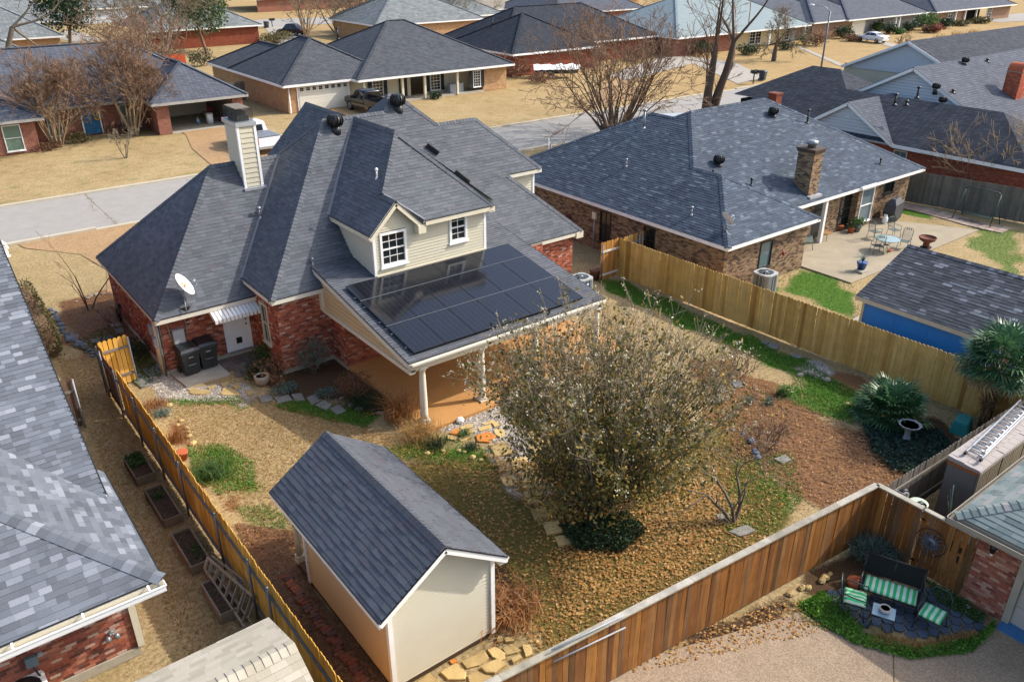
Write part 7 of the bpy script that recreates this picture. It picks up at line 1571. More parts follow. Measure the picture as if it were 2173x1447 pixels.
pathway('shed_flagstones', [Z5((85, 831), (170, 770), (245, 831), (200, 900), (60, 900)), Z5((245, 770), (360, 700), (440, 765), (430, 820), (300, 825)), Z5((395, 690), (570, 605), (600, 660), (530, 720), (440, 740)), Z5((580, 600), (640, 580), (715, 630), (715, 670), (680, 685), (620, 660)), Z5((535, 735), (660, 670), (725, 715), (640, 775), (580, 770)), Z5((690, 590), (760, 560), (830, 610), (800, 625), (720, 645)), Z5((830, 570), (890, 570), (910, 640), (860, 660)), Z5((750, 670), (820, 640), (840, 665), (770, 705)), Z5((440, 790), (510, 755), (620, 800), (600, 860), (460, 860)), Z5((645, 515), (690, 510), (700, 545), (660, 555)), Z5((700, 520), (770, 515), (780, 545), (720, 550)), (Z5((310, 685), (350, 670), (380, 690), (330, 710)), M_SANDO)], M_SAND)
pathway('lawn_stones', [[(1545, 1130), (1585, 1115), (1605, 1128), (1570, 1140)], [(1518, 1095), (1545, 1090), (1548, 1102), (1525, 1106)], zp(1613, 720, 3.88, (0, 30), (30, 10), (75, 35), (50, 55)), zp(1613, 720, 3.88, (45, 65), (90, 30), (165, 60), (130, 90)), zp(1613, 720, 3.88, (240, 140), (290, 120), (360, 155), (310, 165)), [(1510, 815), (1530, 808), (1545, 825), (1520, 832)], [(1550, 812), (1570, 808), (1578, 822), (1560, 826)], [(1840, 845), (1862, 848), (1855, 858), (1835, 855)], [(1640, 975), (1665, 965), (1680, 978), (1660, 985)]], M_GREYSTONE)
T = thing('brick_edging', None, None); tag(T, kind='structure'); me = None
m = MB(); m.box(-.1, .1, -.055, .055, 0, .09); meb = m.mesh('brick', brick_mat('edging_brick', ['6d4a40', '8a4f3a', '7a5a4c', '5c463e', '9a5a3c']))
for i in range(44):
 ob = bpy.data.objects.new('brick', meb); COL.objects.link(ob); ob.parent = T; ob.location = (5.02 + random.uniform(-.05, .05) - (.05 if i % 7 == 3 else 0), 15.6 - i * .125, .0); ob.rotation_euler = (random.uniform(-.06, .06), random.uniform(-.06, .06), random.uniform(-.25, .25))
def rockline(name, px, mat, s_=.14, n=None, gap=.2, spread=.06):
 T = thing(name, None, None); tag(T, kind='structure'); P = [gp(*p) for p in px]
 for a, b in zip(P, P[1:]):
  L = (b - a).length
  for i in range(max(1, int(L / gap))):
   p = a.lerp(b, (i + random.random()) / max(1, int(L / gap))) + Vector((random.gauss(0, spread), random.gauss(0, spread), 0)); r = s_ * random.uniform(.6, 1.3)
   m = MB(); m.blob((p.x, p.y, r * .25), r, r * random.uniform(.6, .95), r * .6, n=7, rings=4, jit=.16, smooth=False); m.build('stone', mat, T)
rockline('rock_border', [(110, 660), (130, 700), (150, 720), (185, 745), (200, 760)], plain('blue_grey_rock', '6b7480', .9, .2, var=.25, isl=.25), .13, gap=.2)
rockline('rock_border', [(160, 640), (200, 628), (230, 622)], M_ROCK, .12, gap=.24)
rockline('rock_border', [(352, 862), (366, 880), (380, 895), (395, 915), (410, 945)], M_SAND, .11, gap=.28)
rockline('rock_border', [(905, 965), (950, 950), (1000, 965), (1025, 985)], M_SAND, .09, gap=.3)
rockline('rock_border', [(1560, 915), (1590, 930), (1600, 950), (1612, 975)], plain('blue_grey_rock', '6b7480', .9, .2, var=.25, isl=.25), .12, gap=.2)
rockline('rock_border', [(1700, 800), (1715, 790), (1740, 800), (1760, 812)], M_ROCK, .12, gap=.22)
rockline('rock_border', [(1780, 845), (1830, 870), (1845, 890)], M_SAND, .1, gap=.4)
rockline('rock_border', [(1655, 1255), (1680, 1268), (1730, 1240), (1752, 1215), (1775, 1225)], M_SAND, .11, gap=.22)
rockline('rock_border', [(1500, 860), (1530, 850), (1548, 845), (1555, 822)], M_ROCK, .11, gap=.3)
rockline('rock_border', [(720, 850), (760, 865), (810, 880)], M_GREYSTONE, .12, gap=.24)
q = gp(977, 896); t = thing('boulder', 'single white rock on the gravel by the patio slab', 'rock', q); m = MB(); m.blob((0, 0, .08), .14, .12, .12, n=8, rings=5, jit=.15, smooth=False); m.build('rock', M_WHITE, t, local=True)
def scatter_px(poly, n, z=0.0):
 P = [gp(*p) for p in poly]; xs_ = [p.x for p in P]; ys_ = [p.y for p in P]; out = []
 while len(out) < n:
  X = rng.uniform(min(xs_), max(xs_), n * 2); Y = rng.uniform(min(ys_), max(ys_), n * 2); ins = np.zeros(len(X), bool)
  for i in range(len(P)):
   a, b = P[i], P[(i + 1) % len(P)]; ins ^= ((a.y > Y) != (b.y > Y)) & (X < (b.x - a.x) * (Y - a.y) / (b.y - a.y + 1e-12) + a.x)
  out += list(zip(X[ins], Y[ins]))
 return np.array([(x, y, z) for x, y in out[:n]])
def pebbles(poly, n, r, mat, name='gravel'):
 c = scatter_px(poly, n); rr_ = r * rng.uniform(.5, 1.5, n); oct_ = np.array([(1, 0, 0), (0, 1, 0), (-1, 0, 0), (0, -1, 0), (0, 0, .6)]); th = rng.uniform(0, 6.28, n)
 o = np.repeat(oct_[None], n, 0) * rr_[:, None, None]; x = o[:, :, 0] * np.cos(th)[:, None] - o[:, :, 1] * np.sin(th)[:, None]; y = o[:, :, 0] * np.sin(th)[:, None] + o[:, :, 1] * np.cos(th)[:, None] * .7
 V = np.stack([x, y, o[:, :, 2]], -1) + c[:, None]; k_ = np.arange(n)[:, None] * 5; F = np.concatenate([np.concatenate([k_ + i, k_ + (i + 1) % 4, k_ + 4], 1) for i in range(4)])
 tag(link(name, raw_mesh(name, V.reshape(-1, 3), F, mat)), kind='stuff')
M_PEB = NT('river_pebble'); M_PEB = M_PEB.fin(M_PEB.ramp(M_PEB.isl(), [(0, hx('6b655e')), (.3, hx('8d857b')), (.6, hx('a39a8e')), (.8, hx('b8a890')), (1, hx('cfcac2'))]), .85, .2)
pebbles([(905, 895), (1060, 835), (1090, 880), (1060, 925), (960, 915)], 2600, .035, M_PEB)
pebbles([(300, 805), (355, 792), (395, 828), (520, 812), (540, 828), (520, 850), (400, 850), (345, 845)], 2600, .03, M_PEB)
pebbles([(1035, 930), (1110, 928), (1150, 1040), (1110, 1060)], 900, .035, M_PEB)
pebbles([(1700, 790), (1745, 772), (1768, 790), (1735, 802)], 300, .04, M_PEB)
T = thing('paver_path', None, None); tag(T, kind='structure'); m = MB(); m.box(-.1, .1, -.16, .16, 0, .05); mep = m.mesh('paver', M_PAVER)
for i in range(8):
 for j in range(7):
  x = 7.55 + i * .213 + (.1 if j % 2 else 0); y = 28.0 - .2 - j * .335
  if x > 9.2 or y < 26.2 + (i < 2) * .6: continue
  ob = bpy.data.objects.new('paver', mep); COL.objects.link(ob); ob.parent = T; ob.location = (x, y, random.uniform(-.008, .008)); ob.rotation_euler = (random.uniform(-.02, .02), random.uniform(-.02, .02), random.uniform(-.04, .04))
T = thing('paver_path', None, None); tag(T, kind='structure'); mep2 = None
m = MB(); m.box(-.2, .2, -.2, .2, 0, .04); mep2 = m.mesh('paver', plain('pink_paver', '9c8a7c', .9, .2, var=.15, isl=.2))
for i in range(14):
 for j in range(3):
  ob = bpy.data.objects.new('paver', mep2); COL.objects.link(ob); ob.parent = T; ob.location = (46.3 + j * .43 + .12 * math.sin(i * .5), 22.6 - i * .43, random.uniform(0, .01)); ob.rotation_euler = (0, 0, random.uniform(-.05, .05))
q = gp(557, 815); t = thing('stone_planter', 'round weathered stone planter among the shrubs by the bins', 'planter', q)
m = MB(); m.lathe((0, 0, 0), [(.16, 0), (.24, .12), (.27, .28), (.25, .36), (.2, .36), (.19, .3)], 12); m.build('bowl', plain('pitted_stone', '9a9080', .95, .1, var=.25, nsc=14, bump=.8, bsc=20), t, local=True); m = MB(); m.lathe((0, 0, .31), [(.195, 0)], 12); m.build('soil', M_SOIL, t, local=True)
q = gp(653, 768); t = thing('garden_ball', 'small white glass ball ornament by the bay wall shrub', 'ornament', (q.x, q.y, .0)); m = MB(); m.blob((0, 0, .42), .09, .09, .09, jit=0, n=12, rings=8); m.build('ball', M_WHITE, t, local=True); m = MB(); m.tube([(0, 0, 0), (0, 0, .34)], .015, 6); m.build('stake', M_BLACK, t, local=True)
q = gp(390, 975); t = thing('flower_pot', 'terracotta pot lying against the pine fence in the bed', 'pot', (q.x, q.y, .12)); m = MB(); m.lathe((0, 0, -.1), [(.1, 0), (.15, .22), (.17, .23), (.17, .29), (.14, .28)], 14); m.build('pot', M_TERRA, t, local=True); m = MB(); m.lathe((0, 0, .15), [(.13, 0)], 14); m.build('soil', M_SOIL, t, local=True)
q = gp(1922, 936); t = thing('bird_bath', 'grey scalloped stone bird bath below the palmetto', 'bird bath', q)
m = MB(); m.lathe((0, 0, 0), [(.17, 0), (.16, .06), (.1, .14), (.08, .3), (.1, .42), (.13, .5)], 16); m.build('pedestal', plain('bath_stone', '8d9094', .9, .2, var=.12, nsc=9), t, local=True)
vs = []; fs = []; n = 32
for r, z, sc_ in ((.1, .48, 0), (.27, .55, 0), (.34, .64, .02), (.31, .645, .02), (.24, .59, 0), (.001, .57, 0)):
 for j in range(n): a = 2 * math.pi * j / n; rr_ = r + sc_ * math.cos(a * 10); vs.append((rr_ * math.cos(a), rr_ * math.sin(a), z))
for i in range(5):
 for j in range(n): fs.append((i * n + j, i * n + (j + 1) % n, (i + 1) * n + (j + 1) % n, (i + 1) * n + j))
m = MB(); m.idx(vs, fs, 0, True); m.build('bowl', plain('bath_stone', '8d9094', .9, .2, var=.12, nsc=9), t, local=True)
m = MB(); m.lathe((0, 0, .612), [(.275, 0)], 24); m.build('water', NT('brown_water').fin(hx('3a2a18'), .05, .6), t, local=True)
q = gp(2038, 912); t = thing('plastic_tub', 'upturned teal ribbed plastic tub by the palm trunk', 'tub', q, None, R_(12)); M_TEAL = plain('teal_plastic', '2f8a86', .5, .4, var=.06)
m = MB(); m.hexa([(-.38, -.25, 0), (.38, -.25, 0), (.38, .25, 0), (-.38, .25, 0), (-.32, -.19, .42), (.32, -.19, .42), (.32, .19, .42), (-.32, .19, .42)]); m.build('body', M_TEAL, t, local=True)
for i in range(5): z = .06 + i * .07; k_ = 1 - .15 * z / .42; m = MB(); m.box(-.39 * k_, .39 * k_, -.262 * k_, .262 * k_, z, z + .03); m.build('rib', M_TEAL, t, local=True)
# resin sheds with aluminium ladder
M_RES = plain('grey_resin', '6c6862', .6, .3, var=.06); M_RESD = plain('taupe_resin_door', '8d8676', .6, .3, var=.08); M_RESL = plain('resin_lid', '9c948f', .6, .3, var=.06)
xs_ = [19.98, 21.32, 22.66, 24.0]
for i, (a, b) in enumerate(zip(xs_, xs_[1:])):
 t = thing('resin_shed', ['grey resin storage shed under the ladder foot, nearest the courtyard', 'middle grey resin shed under the aluminium ladder', 'third grey resin shed at the right edge under the ladder'][i], 'storage shed', ((a + b) / 2, 6.65, 0), 'resin storage sheds in a row')
 w_ = (b - a) / 2 - .02
 m = MB(); m.box(-w_, w_, -.38, .38, 0, 1.86); m.build('body', M_RES, t, local=True)
 m = MB(); m.hexa([(-w_ - .01, -.45, 1.86), (w_ + .01, -.45, 1.86), (w_ + .01, .43, 1.88), (-w_ - .01, .43, 1.88), (-w_ - .01, -.44, 1.93), (w_ + .01, -.44, 1.93), (w_ + .01, .42, 2.0), (-w_ - .01, .42, 2.0)]); ld = m.build('lid', M_RESL, t, local=True)
 for r_ in range(4):
  for c_ in range(4):
   x0 = -w_ + c_ * (2 * w_ / 4) + (.12 if r_ % 2 else 0); y0_ = -.42 + r_ * .205; z0 = 1.932 + (y0_ + .44) * .0814
   m = MB(); x1_ = min(x0 + 2 * w_ / 4 - .012, w_); m.hexa([(x0, y0_, z0), (x1_, y0_, z0), (x1_, y0_ + .195, z0 + .016), (x0, y0_ + .195, z0 + .016), (x0, y0_, z0 + .01), (x1_, y0_, z0 + .01), (x1_, y0_ + .195, z0 + .02), (x0, y0_ + .195, z0 + .02)]); m.build('tile', M_RESL, ld, local=True)
 for s_ in (-1, 1):
  x0, x1_ = (-w_ + .02, -.01) if s_ < 0 else (.01, w_ - .02); m = MB(); m.box(x0, x1_, -.42, -.385, .05, 1.84); d_ = m.build('door', M_RESD, t, local=True)
  for k_ in range(5): xx = x0 + (x1_ - x0) * (k_ + .5) / 5; m = MB(); m.box(xx - .045, xx + .045, -.432, -.42, .1, 1.0); m.box(xx - .045, xx + .045, -.432, -.42, 1.08, 1.8); m.build('door_slat', M_RESD, d_, local=True)
  m = MB(); m.tube([(s_ * .07, -.43, .85), (s_ * .07, -.48, .9), (s_ * .07, -.48, 1.05), (s_ * .07, -.43, 1.1)], .018, 6); m.build('handle', M_WHITE, d_, local=True)
 if i == 0: m = MB(); m.box(-w_ - .025, -w_ - .012, -.4, .4, 1.78, 1.87); m.build('rusty_edge', plain('rust', '9a5a34', .9), t, local=True)
t = thing('aluminium_ladder', 'aluminium extension ladder lying on the resin sheds', 'ladder', (20.35, 6.6, 2.03)); ang = math.atan2(.12, 3.4)
for y in (-.2, .2): m = MB(); m.beam((0, y, .04), (3.8, y + .3, .07), .03, .075); m.build('rail', M_ALU, t, local=True)
for y in (-.16, .16): m = MB(); m.beam((.35, y + .03, .1), (3.8, y + .31, .13), .028, .07); m.build('upper_rail', M_ALU, t, local=True)
for i in range(13): x = .18 + i * .29; dy = x * .079; m = MB(); m.tube([(x, -.2 + dy, .045), (x, .2 + dy, .045)], .018, 6); m.tube([(x + .14, -.16 + dy, .1), (x + .14, .16 + dy, .1)], .018, 6); m.build('rung', M_ALU, t, local=True)
for y in (-.2, .2): m = MB(); m.box(-.06, .03, y - .03, y + .03, 0, .09); m.build('foot', M_BLACK, t, local=True)
q = gp(1930, 1085); t = thing('garden_spreader', 'garden spreader with two white rimmed wheels behind the courtyard fence', 'spreader', (18.4, 7.05, 0), None, R_(-20))
for y in (-.28, .28):
 m = MB(); m.tube([(0, y - .05, 1.25), (0, y + .05, 1.25)], .19, 18); w_ = m.build('wheel', M_BLACK, t, local=True); m = MB(); m.tube([(0, y - .056, 1.25), (0, y + .056, 1.25)], .14, 16); m.build('rim', M_WHITE, w_, local=True); m = MB(); m.tube([(0, y - .06, 1.25), (0, y + .06, 1.25)], .09, 12); m.build('hub', M_BLACK, w_, local=True)
m = MB(); m.tube([(0, -.28, 1.25), (0, .28, 1.25)], .02, 6); m.tube([(0, 0, 1.25), (.2, 0, .4), (.25, 0, 0)], .02, 6); m.tube([(-.05, -.1, 1.3), (-.35, -.1, 1.6), (-.45, .15, 1.62), (-.3, .2, 1.4)], .018, 6); m.build('frame', M_GAL, t, local=True)
m = MB(); m.lathe((.15, -.1, .85), [(.08, 0), (.2, .25), (.24, .4), (.2, .41)], 14); m.build('hopper', plain('pale_green_plastic', 'b5c2ae', .5), t, local=True)
t = thing('tool_pile', 'heap of dark garden tools and buckets between gate and resin shed', 'tools', (19.0, 6.3, 0))
for i in range(5): m = MB(); x = .1 + .12 * i; m.tube([(x, -.2 + .1 * i, 0), (x + .25, .3, 1.3 + .1 * (i % 3))], .016, 6); m.build('handle', [M_BLACK, plain('green_handle', '3f5f3a', .5), M_STEEL][i % 3], t, local=True)
m = MB(); m.lathe((.3, -.5, 0), [(.15, 0), (.2, .35)], 12); m.build('bucket', M_GAL, t, local=True); m = MB(); m.blob((-.1, -.1, .3), .3, .25, .3, jit=.2); m.build('bag', M_BLACK, t, local=True)
m = MB(); m.lathe((.05, -.9, 0), [(.1, 0), (.14, .5), (.1, .95), (.02, 1.2)], 10); m.build('cover_bag', plain('tan_cover', 'b08458', .7), t, local=True)
# courtyard seating
def frame2(o, ang):
 u = Vector((math.cos(ang), math.sin(ang), 0)); return o, ang
M_GRN = plain('dark_green_metal', '22332e', .45, .5)
M_CUG = NT('striped_cushion'); _tc = M_CUG.n('ShaderNodeTexCoord'); _sx = M_CUG.n('ShaderNodeSeparateXYZ'); M_CUG.l(_tc.outputs['Object'], _sx.inputs[0])
_st = M_CUG.math('GREATER_THAN', M_CUG.math('FRACT', M_CUG.math('DIVIDE', _sx.outputs[0], .135)), .5)
M_CUSH = M_CUG.fin(M_CUG.mix(_st, hx('c3d6bd'), hx('3fae6a')), .9, .1)
def cushion(t, x0, x1, y0, y1, z, nx=10, ny=5, name='cushion', th=.1):
 vs = []; fs = []
 for s_ in (0, 1):
  for i in range(nx + 1):
   for j in range(ny + 1):
    a, b = i / nx, j / ny; edge = min(1, 6 * min(a, 1 - a, b, 1 - b)); puff = (.45 + .55 * abs(math.sin(a * nx / 2.5 * math.pi / 2)) ** .5 * abs(math.sin(b * 2 * math.pi)) ** .3)
    vs.append((x0 + (x1 - x0) * a, y0 + (y1 - y0) * b, z + (th * (.5 + .5 * edge * puff) if s_ else 0) + random.uniform(0, .008)))
 n = (nx + 1) * (ny + 1)
 for i in range(nx):
  for j in range(ny): k_ = i * (ny + 1) + j; fs.append((n + k_, n + k_ + ny + 1, n + k_ + ny + 2, n + k_ + 1)); fs.append((k_, k_ + 1, k_ + ny + 2, k_ + ny + 1))
 for i in range(nx): fs.append((i * (ny + 1), (i + 1) * (ny + 1), n + (i + 1) * (ny + 1), n + i * (ny + 1))); k_ = ny; fs.append((i * (ny + 1) + k_, n + i * (ny + 1) + k_, n + (i + 1) * (ny + 1) + k_, (i + 1) * (ny + 1) + k_))
 for j in range(ny): fs.append((j, n + j, n + j + 1, j + 1)); o_ = nx * (ny + 1); fs.append((o_ + j, o_ + j + 1, n + o_ + j + 1, n + o_ + j))
 m = MB(); m.idx(vs, fs, 0, True); return m.build(name, M_CUSH, t, local=True)
A = gp(1833, 1230, .45); B = gp(1948, 1268, .45); ba = math.atan2((B - A).y, (B - A).x); c = (A + B) / 2; print('bench', A, B, math.degrees(ba))
t = thing('glider_bench', 'black mesh glider bench with long green striped cushion', 'bench', (c.x, c.y, 0), None, ba); hl = (B - A).length / 2 + .06
for s_ in (-1, 1):
 m = MB(); m.tube([(s_ * hl, -.28, .0), (s_ * hl, -.28, .6), (s_ * hl, .28, .62)], .022, 8); m.build('arm', M_BLACK, t, local=True); m = MB(); m.tube([(s_ * hl, .28, 0), (s_ * hl, .42, .98)], .022, 8); m.build('back_post', M_BLACK, t, local=True); m = MB(); m.beam((s_ * hl, -.35, .03), (s_ * hl, .4, .03), .04, .05); m.build('foot', M_BLACK, t, local=True)
m = MB(); m.box(-hl, hl, -.26, .28, .36, .4); m.build('seat', M_BLACK, t, local=True)
for a, b in ((-hl + .03, -.02), (.02, hl - .03)): m = MB(); m.hexa([(a, .3, .48), (b, .3, .48), (b, .32, .48), (a, .32, .48), (a, .40, .95), (b, .40, .95), (b, .42, .95), (a, .42, .95)]); m.build('back_panel', plain('black_mesh', '0f1214', .7, .3), t, local=True)
m = MB(); m.tube([(-hl, .41, .97), (hl, .41, .97)], .022, 8); m.tube([(0, .31, .45), (0, .41, .97)], .018, 8); m.build('back_rail', M_BLACK, t, local=True)
cu = cushion(t, -hl + .08, hl - .08, -.27, .26, .4, 18, 6)
def patio_chair(label, px, ang, seatz=.43):
 c = gp(*px, seatz); t = thing('patio_chair', label, 'chair', (c.x, c.y, 0), 'courtyard chairs with striped cushions', ang)
 for sx_ in (-.24, .24):
  for sy in (-.24, .22): m = MB(); m.tube([(sx_, sy, seatz), (sx_ * 1.08, sy * 1.05, .2), (sx_ * 1.2, sy * 1.3, 0)], .016, 6); m.build('leg', M_GRN, t, local=True)
  m = MB(); m.tube([(sx_ * 1.05, .24, seatz + .25), (sx_ * 1.15, 0, seatz + .22), (sx_ * 1.15, -.26, seatz + .2), (sx_ * 1.1, -.3, seatz + .1), (sx_ * 1.05, -.22, seatz + .1)], .016, 6); m.build('arm', M_GRN, t, local=True)
 m = MB(); m.box(-.25, .25, -.25, .25, seatz - .03, seatz); m.build('seat', M_GRN, t, local=True)
 m = MB(); m.tube([(-.25, .25, seatz), (-.25, .3, seatz + .35), (-.15, .34, seatz + .5), (.15, .34, seatz + .5), (.25, .3, seatz + .35), (.25, .25, seatz)], .018, 8); m.build('back_frame', M_GRN, t, local=True)
 for i in range(7): x = -.18 + i * .06; m = MB(); m.tube([(x, .26, seatz), (x, .33, seatz + .46)], .006, 4); m.build('back_bar', M_GRN, t, local=True)
 cushion(t, -.24, .24, -.26, .22, seatz, 8, 6); return t
patio_chair('green metal chair with sunlit striped cushion, left of the glass table', (1812, 1268), R_(28))
patio_chair('green metal chair with striped cushion in the shade, near the garage door', (1980, 1302), R_(-82))
c = gp(1876, 1297, .45); t = thing('side_table', 'small square frosted glass table with green legs', 'table', (c.x, c.y, 0), None, R_(-66))
m = MB(); m.box(-.24, .24, -.2, .2, .43, .45); m.build('top', plain('frosted_glass', '7f9aa5', .25, .5, var=.03), t, local=True); m = MB(); m.tube([(-.25, -.21, .44), (.25, -.21, .44), (.25, .21, .44), (-.25, .21, .44), (-.25, -.21, .44)], .014, 6); m.build('rim', M_GRN, t, local=True)
for sx_ in (-.22, .22):
 for sy in (-.18, .18): m = MB(); m.tube([(sx_, sy, .43), (sx_ * .95, sy * .95, .2), (sx_ * 1.2, sy * 1.2, 0)], .014, 6); m.build('leg', M_GRN, t, local=True)
t = thing('planter_bowl', 'pale round bowl of dark soil on the glass table', 'bowl', (c.x + .02, c.y, .45)); m = MB(); m.lathe((0, 0, 0), [(.09, 0), (.12, .03), (.125, .11), (.105, .11), (.1, .09)], 18); m.build('bowl', plain('stone_bowl', 'b0a7a0', .7), t, local=True); m = MB(); m.lathe((0, 0, .092), [(.103, 0)], 18); m.build('soil', M_SOIL, t, local=True)
q = gp(2055, 1288); t = thing('pet_dish', 'small shiny pet dish on the dark paving by the brick wall', 'dish', q); m = MB(); m.lathe((0, 0, 0), [(.09, 0), (.075, .06), (.06, .06)], 14); m.build('bowl', M_ALU, t, local=True); m = MB(); m.lathe((0, 0, .03), [(.06, 0)], 14); m.build('water', M_GLASS2, t, local=True)
q = gp(1815, 1255); t = thing('flower_pot', 'low terracotta bowl between the left chair and the glider', 'pot', (q.x + .1, q.y + .1, 0)); m = MB(); m.lathe((0, 0, 0), [(.13, 0), (.2, .18), (.2, .22), (.17, .21)], 14); m.build('pot', M_TERRA, t, local=True); m = MB(); m.lathe((0, 0, .17), [(.17, 0)], 14); m.build('soil', M_SOIL, t, local=True)
q = gx(1976, 1150, 17.55); t = thing('sun_ornament', 'round metal sun with wavy rays hung on the courtyard gate', 'wall ornament', (17.55, q.y, q.z)); M_SUN = plain('pewter', '6f7480', .4, .5, .5)
m = MB(); m.tube([(-.02, .36 * math.cos(a), .36 * math.sin(a)) for a in [2 * math.pi * i / 32 for i in range(33)]], .01, 6); m.build('hoop', M_BLACK, t, local=True)
m = MB(); m.blob((-.03, 0, 0), .04, .13, .13, jit=0, n=16, rings=8); m.build('face', plain('pewter', '6f7480', .4, .5, .5), t, local=True)
m = MB(); m.box(-.08, -.06, -.012, .012, -.03, .05); m.box(-.078, -.06, -.05, .05, -.06, -.05); m.box(-.078, -.06, -.06, -.03, .04, .055); m.box(-.078, -.06, .03, .06, .04, .055); m.build('features', M_BLACK, t, local=True)
for i in range(16):
 a = 2 * math.pi * i / 16; L = .3 if i % 2 == 0 else .24; m = MB(); P = [Vector((-.03, math.cos(a + d) * r, math.sin(a + d) * r)) for r, d in ((.13, 0), (.19, .12), (.24, .02), (L, .1))]
 for k_, (p, q_) in enumerate(zip(P, P[1:])): m.beam(p, q_, [.05, .036, .02][k_], .01, up=(1, 0, 0))
 m.build('ray', M_SUN, t, local=True)
for i in range(8): a = 2 * math.pi * (i + .5) / 8; m = MB(); m.lathe((-.03, .33 * math.cos(a), .33 * math.sin(a) - .01), [(.025, 0), (.025, .02)], 5); m.build('star', M_SUN, t, local=True)
T = thing('hexagon_paving', None, None); tag(T, kind='structure'); hexm = MB(); hexm.prism([(.135 * math.cos(math.pi * i / 3) * random.uniform(.9, 1.05), .135 * math.sin(math.pi * i / 3), 0) for i in range(6)], -.01, .035); meh = hexm.mesh('paver', plain('slate_blue_paver', '4d5866', .8, .25, var=.15, isl=.2))
poly = [gp(*p) for p in ((1752, 1268), (1800, 1235), (1880, 1275), (1960, 1250), (2040, 1275), (2098, 1325), (2040, 1352), (1960, 1362), (1870, 1340), (1790, 1305))]
for i in range(40):
 for j in range(40):
  x = 14 + i * .245; y = 3.2 + j * .283 + (.1415 if i % 2 else 0); ins = False
  for k_ in range(len(poly)):
   a, b = poly[k_], poly[(k_ + 1) % len(poly)]
   if (a.y > y) != (b.y > y) and x < (b.x - a.x) * (y - a.y) / (b.y - a.y) + a.x: ins = not ins
  if ins: ob = bpy.data.objects.new('paver', meh); COL.objects.link(ob); ob.parent = T; ob.location = (x, y, random.uniform(-.004, .006)); ob.rotation_euler = (0, 0, random.uniform(-.1, .1))
# rear patio of the brown house
M_IRON = plain('grey_green_iron', '5a645f', .5, .5); 
tc_ = gp(1884, 506, .72); t = thing('patio_table', 'round glass patio table on scrolled iron legs', 'table', (tc_.x, tc_.y, .07))
m = MB(); m.lathe((0, 0, .63), [(.6, 0), (.6, .014)], 24); m.build('top', plain('green_glass', '7d918f', .1, .6, var=.03), t, local=True); m = MB(); m.tube([(.6 * math.cos(a), .6 * math.sin(a), .64) for a in [2 * math.pi * i / 28 for i in range(29)]], .014, 6); m.build('rim', M_IRON, t, local=True)
for i in range(4): a = math.pi / 4 + i * math.pi / 2; m = MB(); m.tube([(math.cos(a) * r, math.sin(a) * r, z) for r, z in ((.45, .63), (.2, .45), (.12, .3), (.3, .12), (.42, 0))], .014, 6); m.build('leg', M_IRON, t, local=True)
m = MB(); m.lathe((0, 0, .3), [(.12, 0), (.12, .02)], 12); m.build('ring', M_IRON, t, local=True)
t = thing('fire_log', 'piece of brown bark under the glass patio table', 'log', (tc_.x + .1, tc_.y - .2, .07)); m = MB(); m.blob((0, 0, .05), .2, .1, .06, jit=.2, smooth=False); m.build('log', M_TERRA, t, local=True)
def iron_chair(label, px, ang):
 c = gp(*px, .45); t = thing('iron_chair', label, 'chair', (c.x, c.y, .07), 'iron chairs round the glass table', ang)
 for sx_ in (-.22, .22):
  for sy in (-.22, .22): m = MB(); m.tube([(sx_, sy, .4), (sx_ * 1.15, sy * 1.2, 0)], .013, 6); m.build('leg', M_IRON, t, local=True)
  m = MB(); m.tube([(sx_ * 1.1, .22, .62), (sx_ * 1.15, -.2, .6), (sx_ * 1.05, -.22, .4)], .013, 6); m.build('arm', M_IRON, t, local=True)
 m = MB(); m.box(-.23, .23, -.23, .23, .385, .4); m.build('seat', M_IRON, t, local=True)
 m = MB(); m.tube([(-.22, .22, .4), (-.24, .3, .9), (-.18, .33, 1.0), (.18, .33, 1.0), (.24, .3, .9), (.22, .22, .4)], .014, 6); m.build('back_frame', M_IRON, t, local=True)
 for i in range(9): x = -.2 + i * .05; m = MB(); m.tube([(x, .225, .42), (x, .32, .96)], .005, 4); m.build('back_bar', M_IRON, t, local=True)
 for i in range(7): z = .48 + i * .07; y = .225 + (z - .42) * .176; m = MB(); m.tube([(-.22, y, z), (.22, y, z)], .004, 4); m.build('cross_bar', M_IRON, t, local=True)
 for x in (-.1, 0, .1): m = MB(); m.blob((x, .32, .94), .035, .015, .03, jit=.1, n=6, rings=4); m.build('leaf_scroll', M_BLACK, t, local=True)
iron_chair('iron chair at the table facing right, its tall mesh back to the left', (1857, 492), R_(75)); iron_chair('iron chair with tall scrolled back behind the glass table', (1898, 488), R_(-12)); iron_chair('iron chair in front of the glass table, nearest the blue pot', (1862, 522), R_(140)); iron_chair('iron chair at the right of the glass table near the fire bowl', (1920, 512), R_(-80))
c = gp(1963, 530); t = thing('fire_bowl', 'rusty brown fire bowl on a dark square foot', 'fire bowl', (c.x, c.y, .07)); M_RUSTB = plain('rust_bowl', '6b4030', .8, .3, var=.2, nsc=8)
m = MB(); m.lathe((0, 0, .12), [(.15, 0), (.17, .1), (.13, .16), (.2, .22), (.38, .34), (.42, .46), (.40, .46), (.34, .4), (.1, .34)], 18); m.build('bowl', M_RUSTB, t, local=True); m = MB(); m.box(-.2, .2, -.2, .2, 0, .12); m.build('foot', M_BLACK, t, local=True); m = MB(); m.tube([(.41 * math.cos(a), .41 * math.sin(a), .585) for a in [2 * math.pi * i / 20 for i in range(21)]], .025, 6); m.build('rim', M_RUSTB, t, local=True)
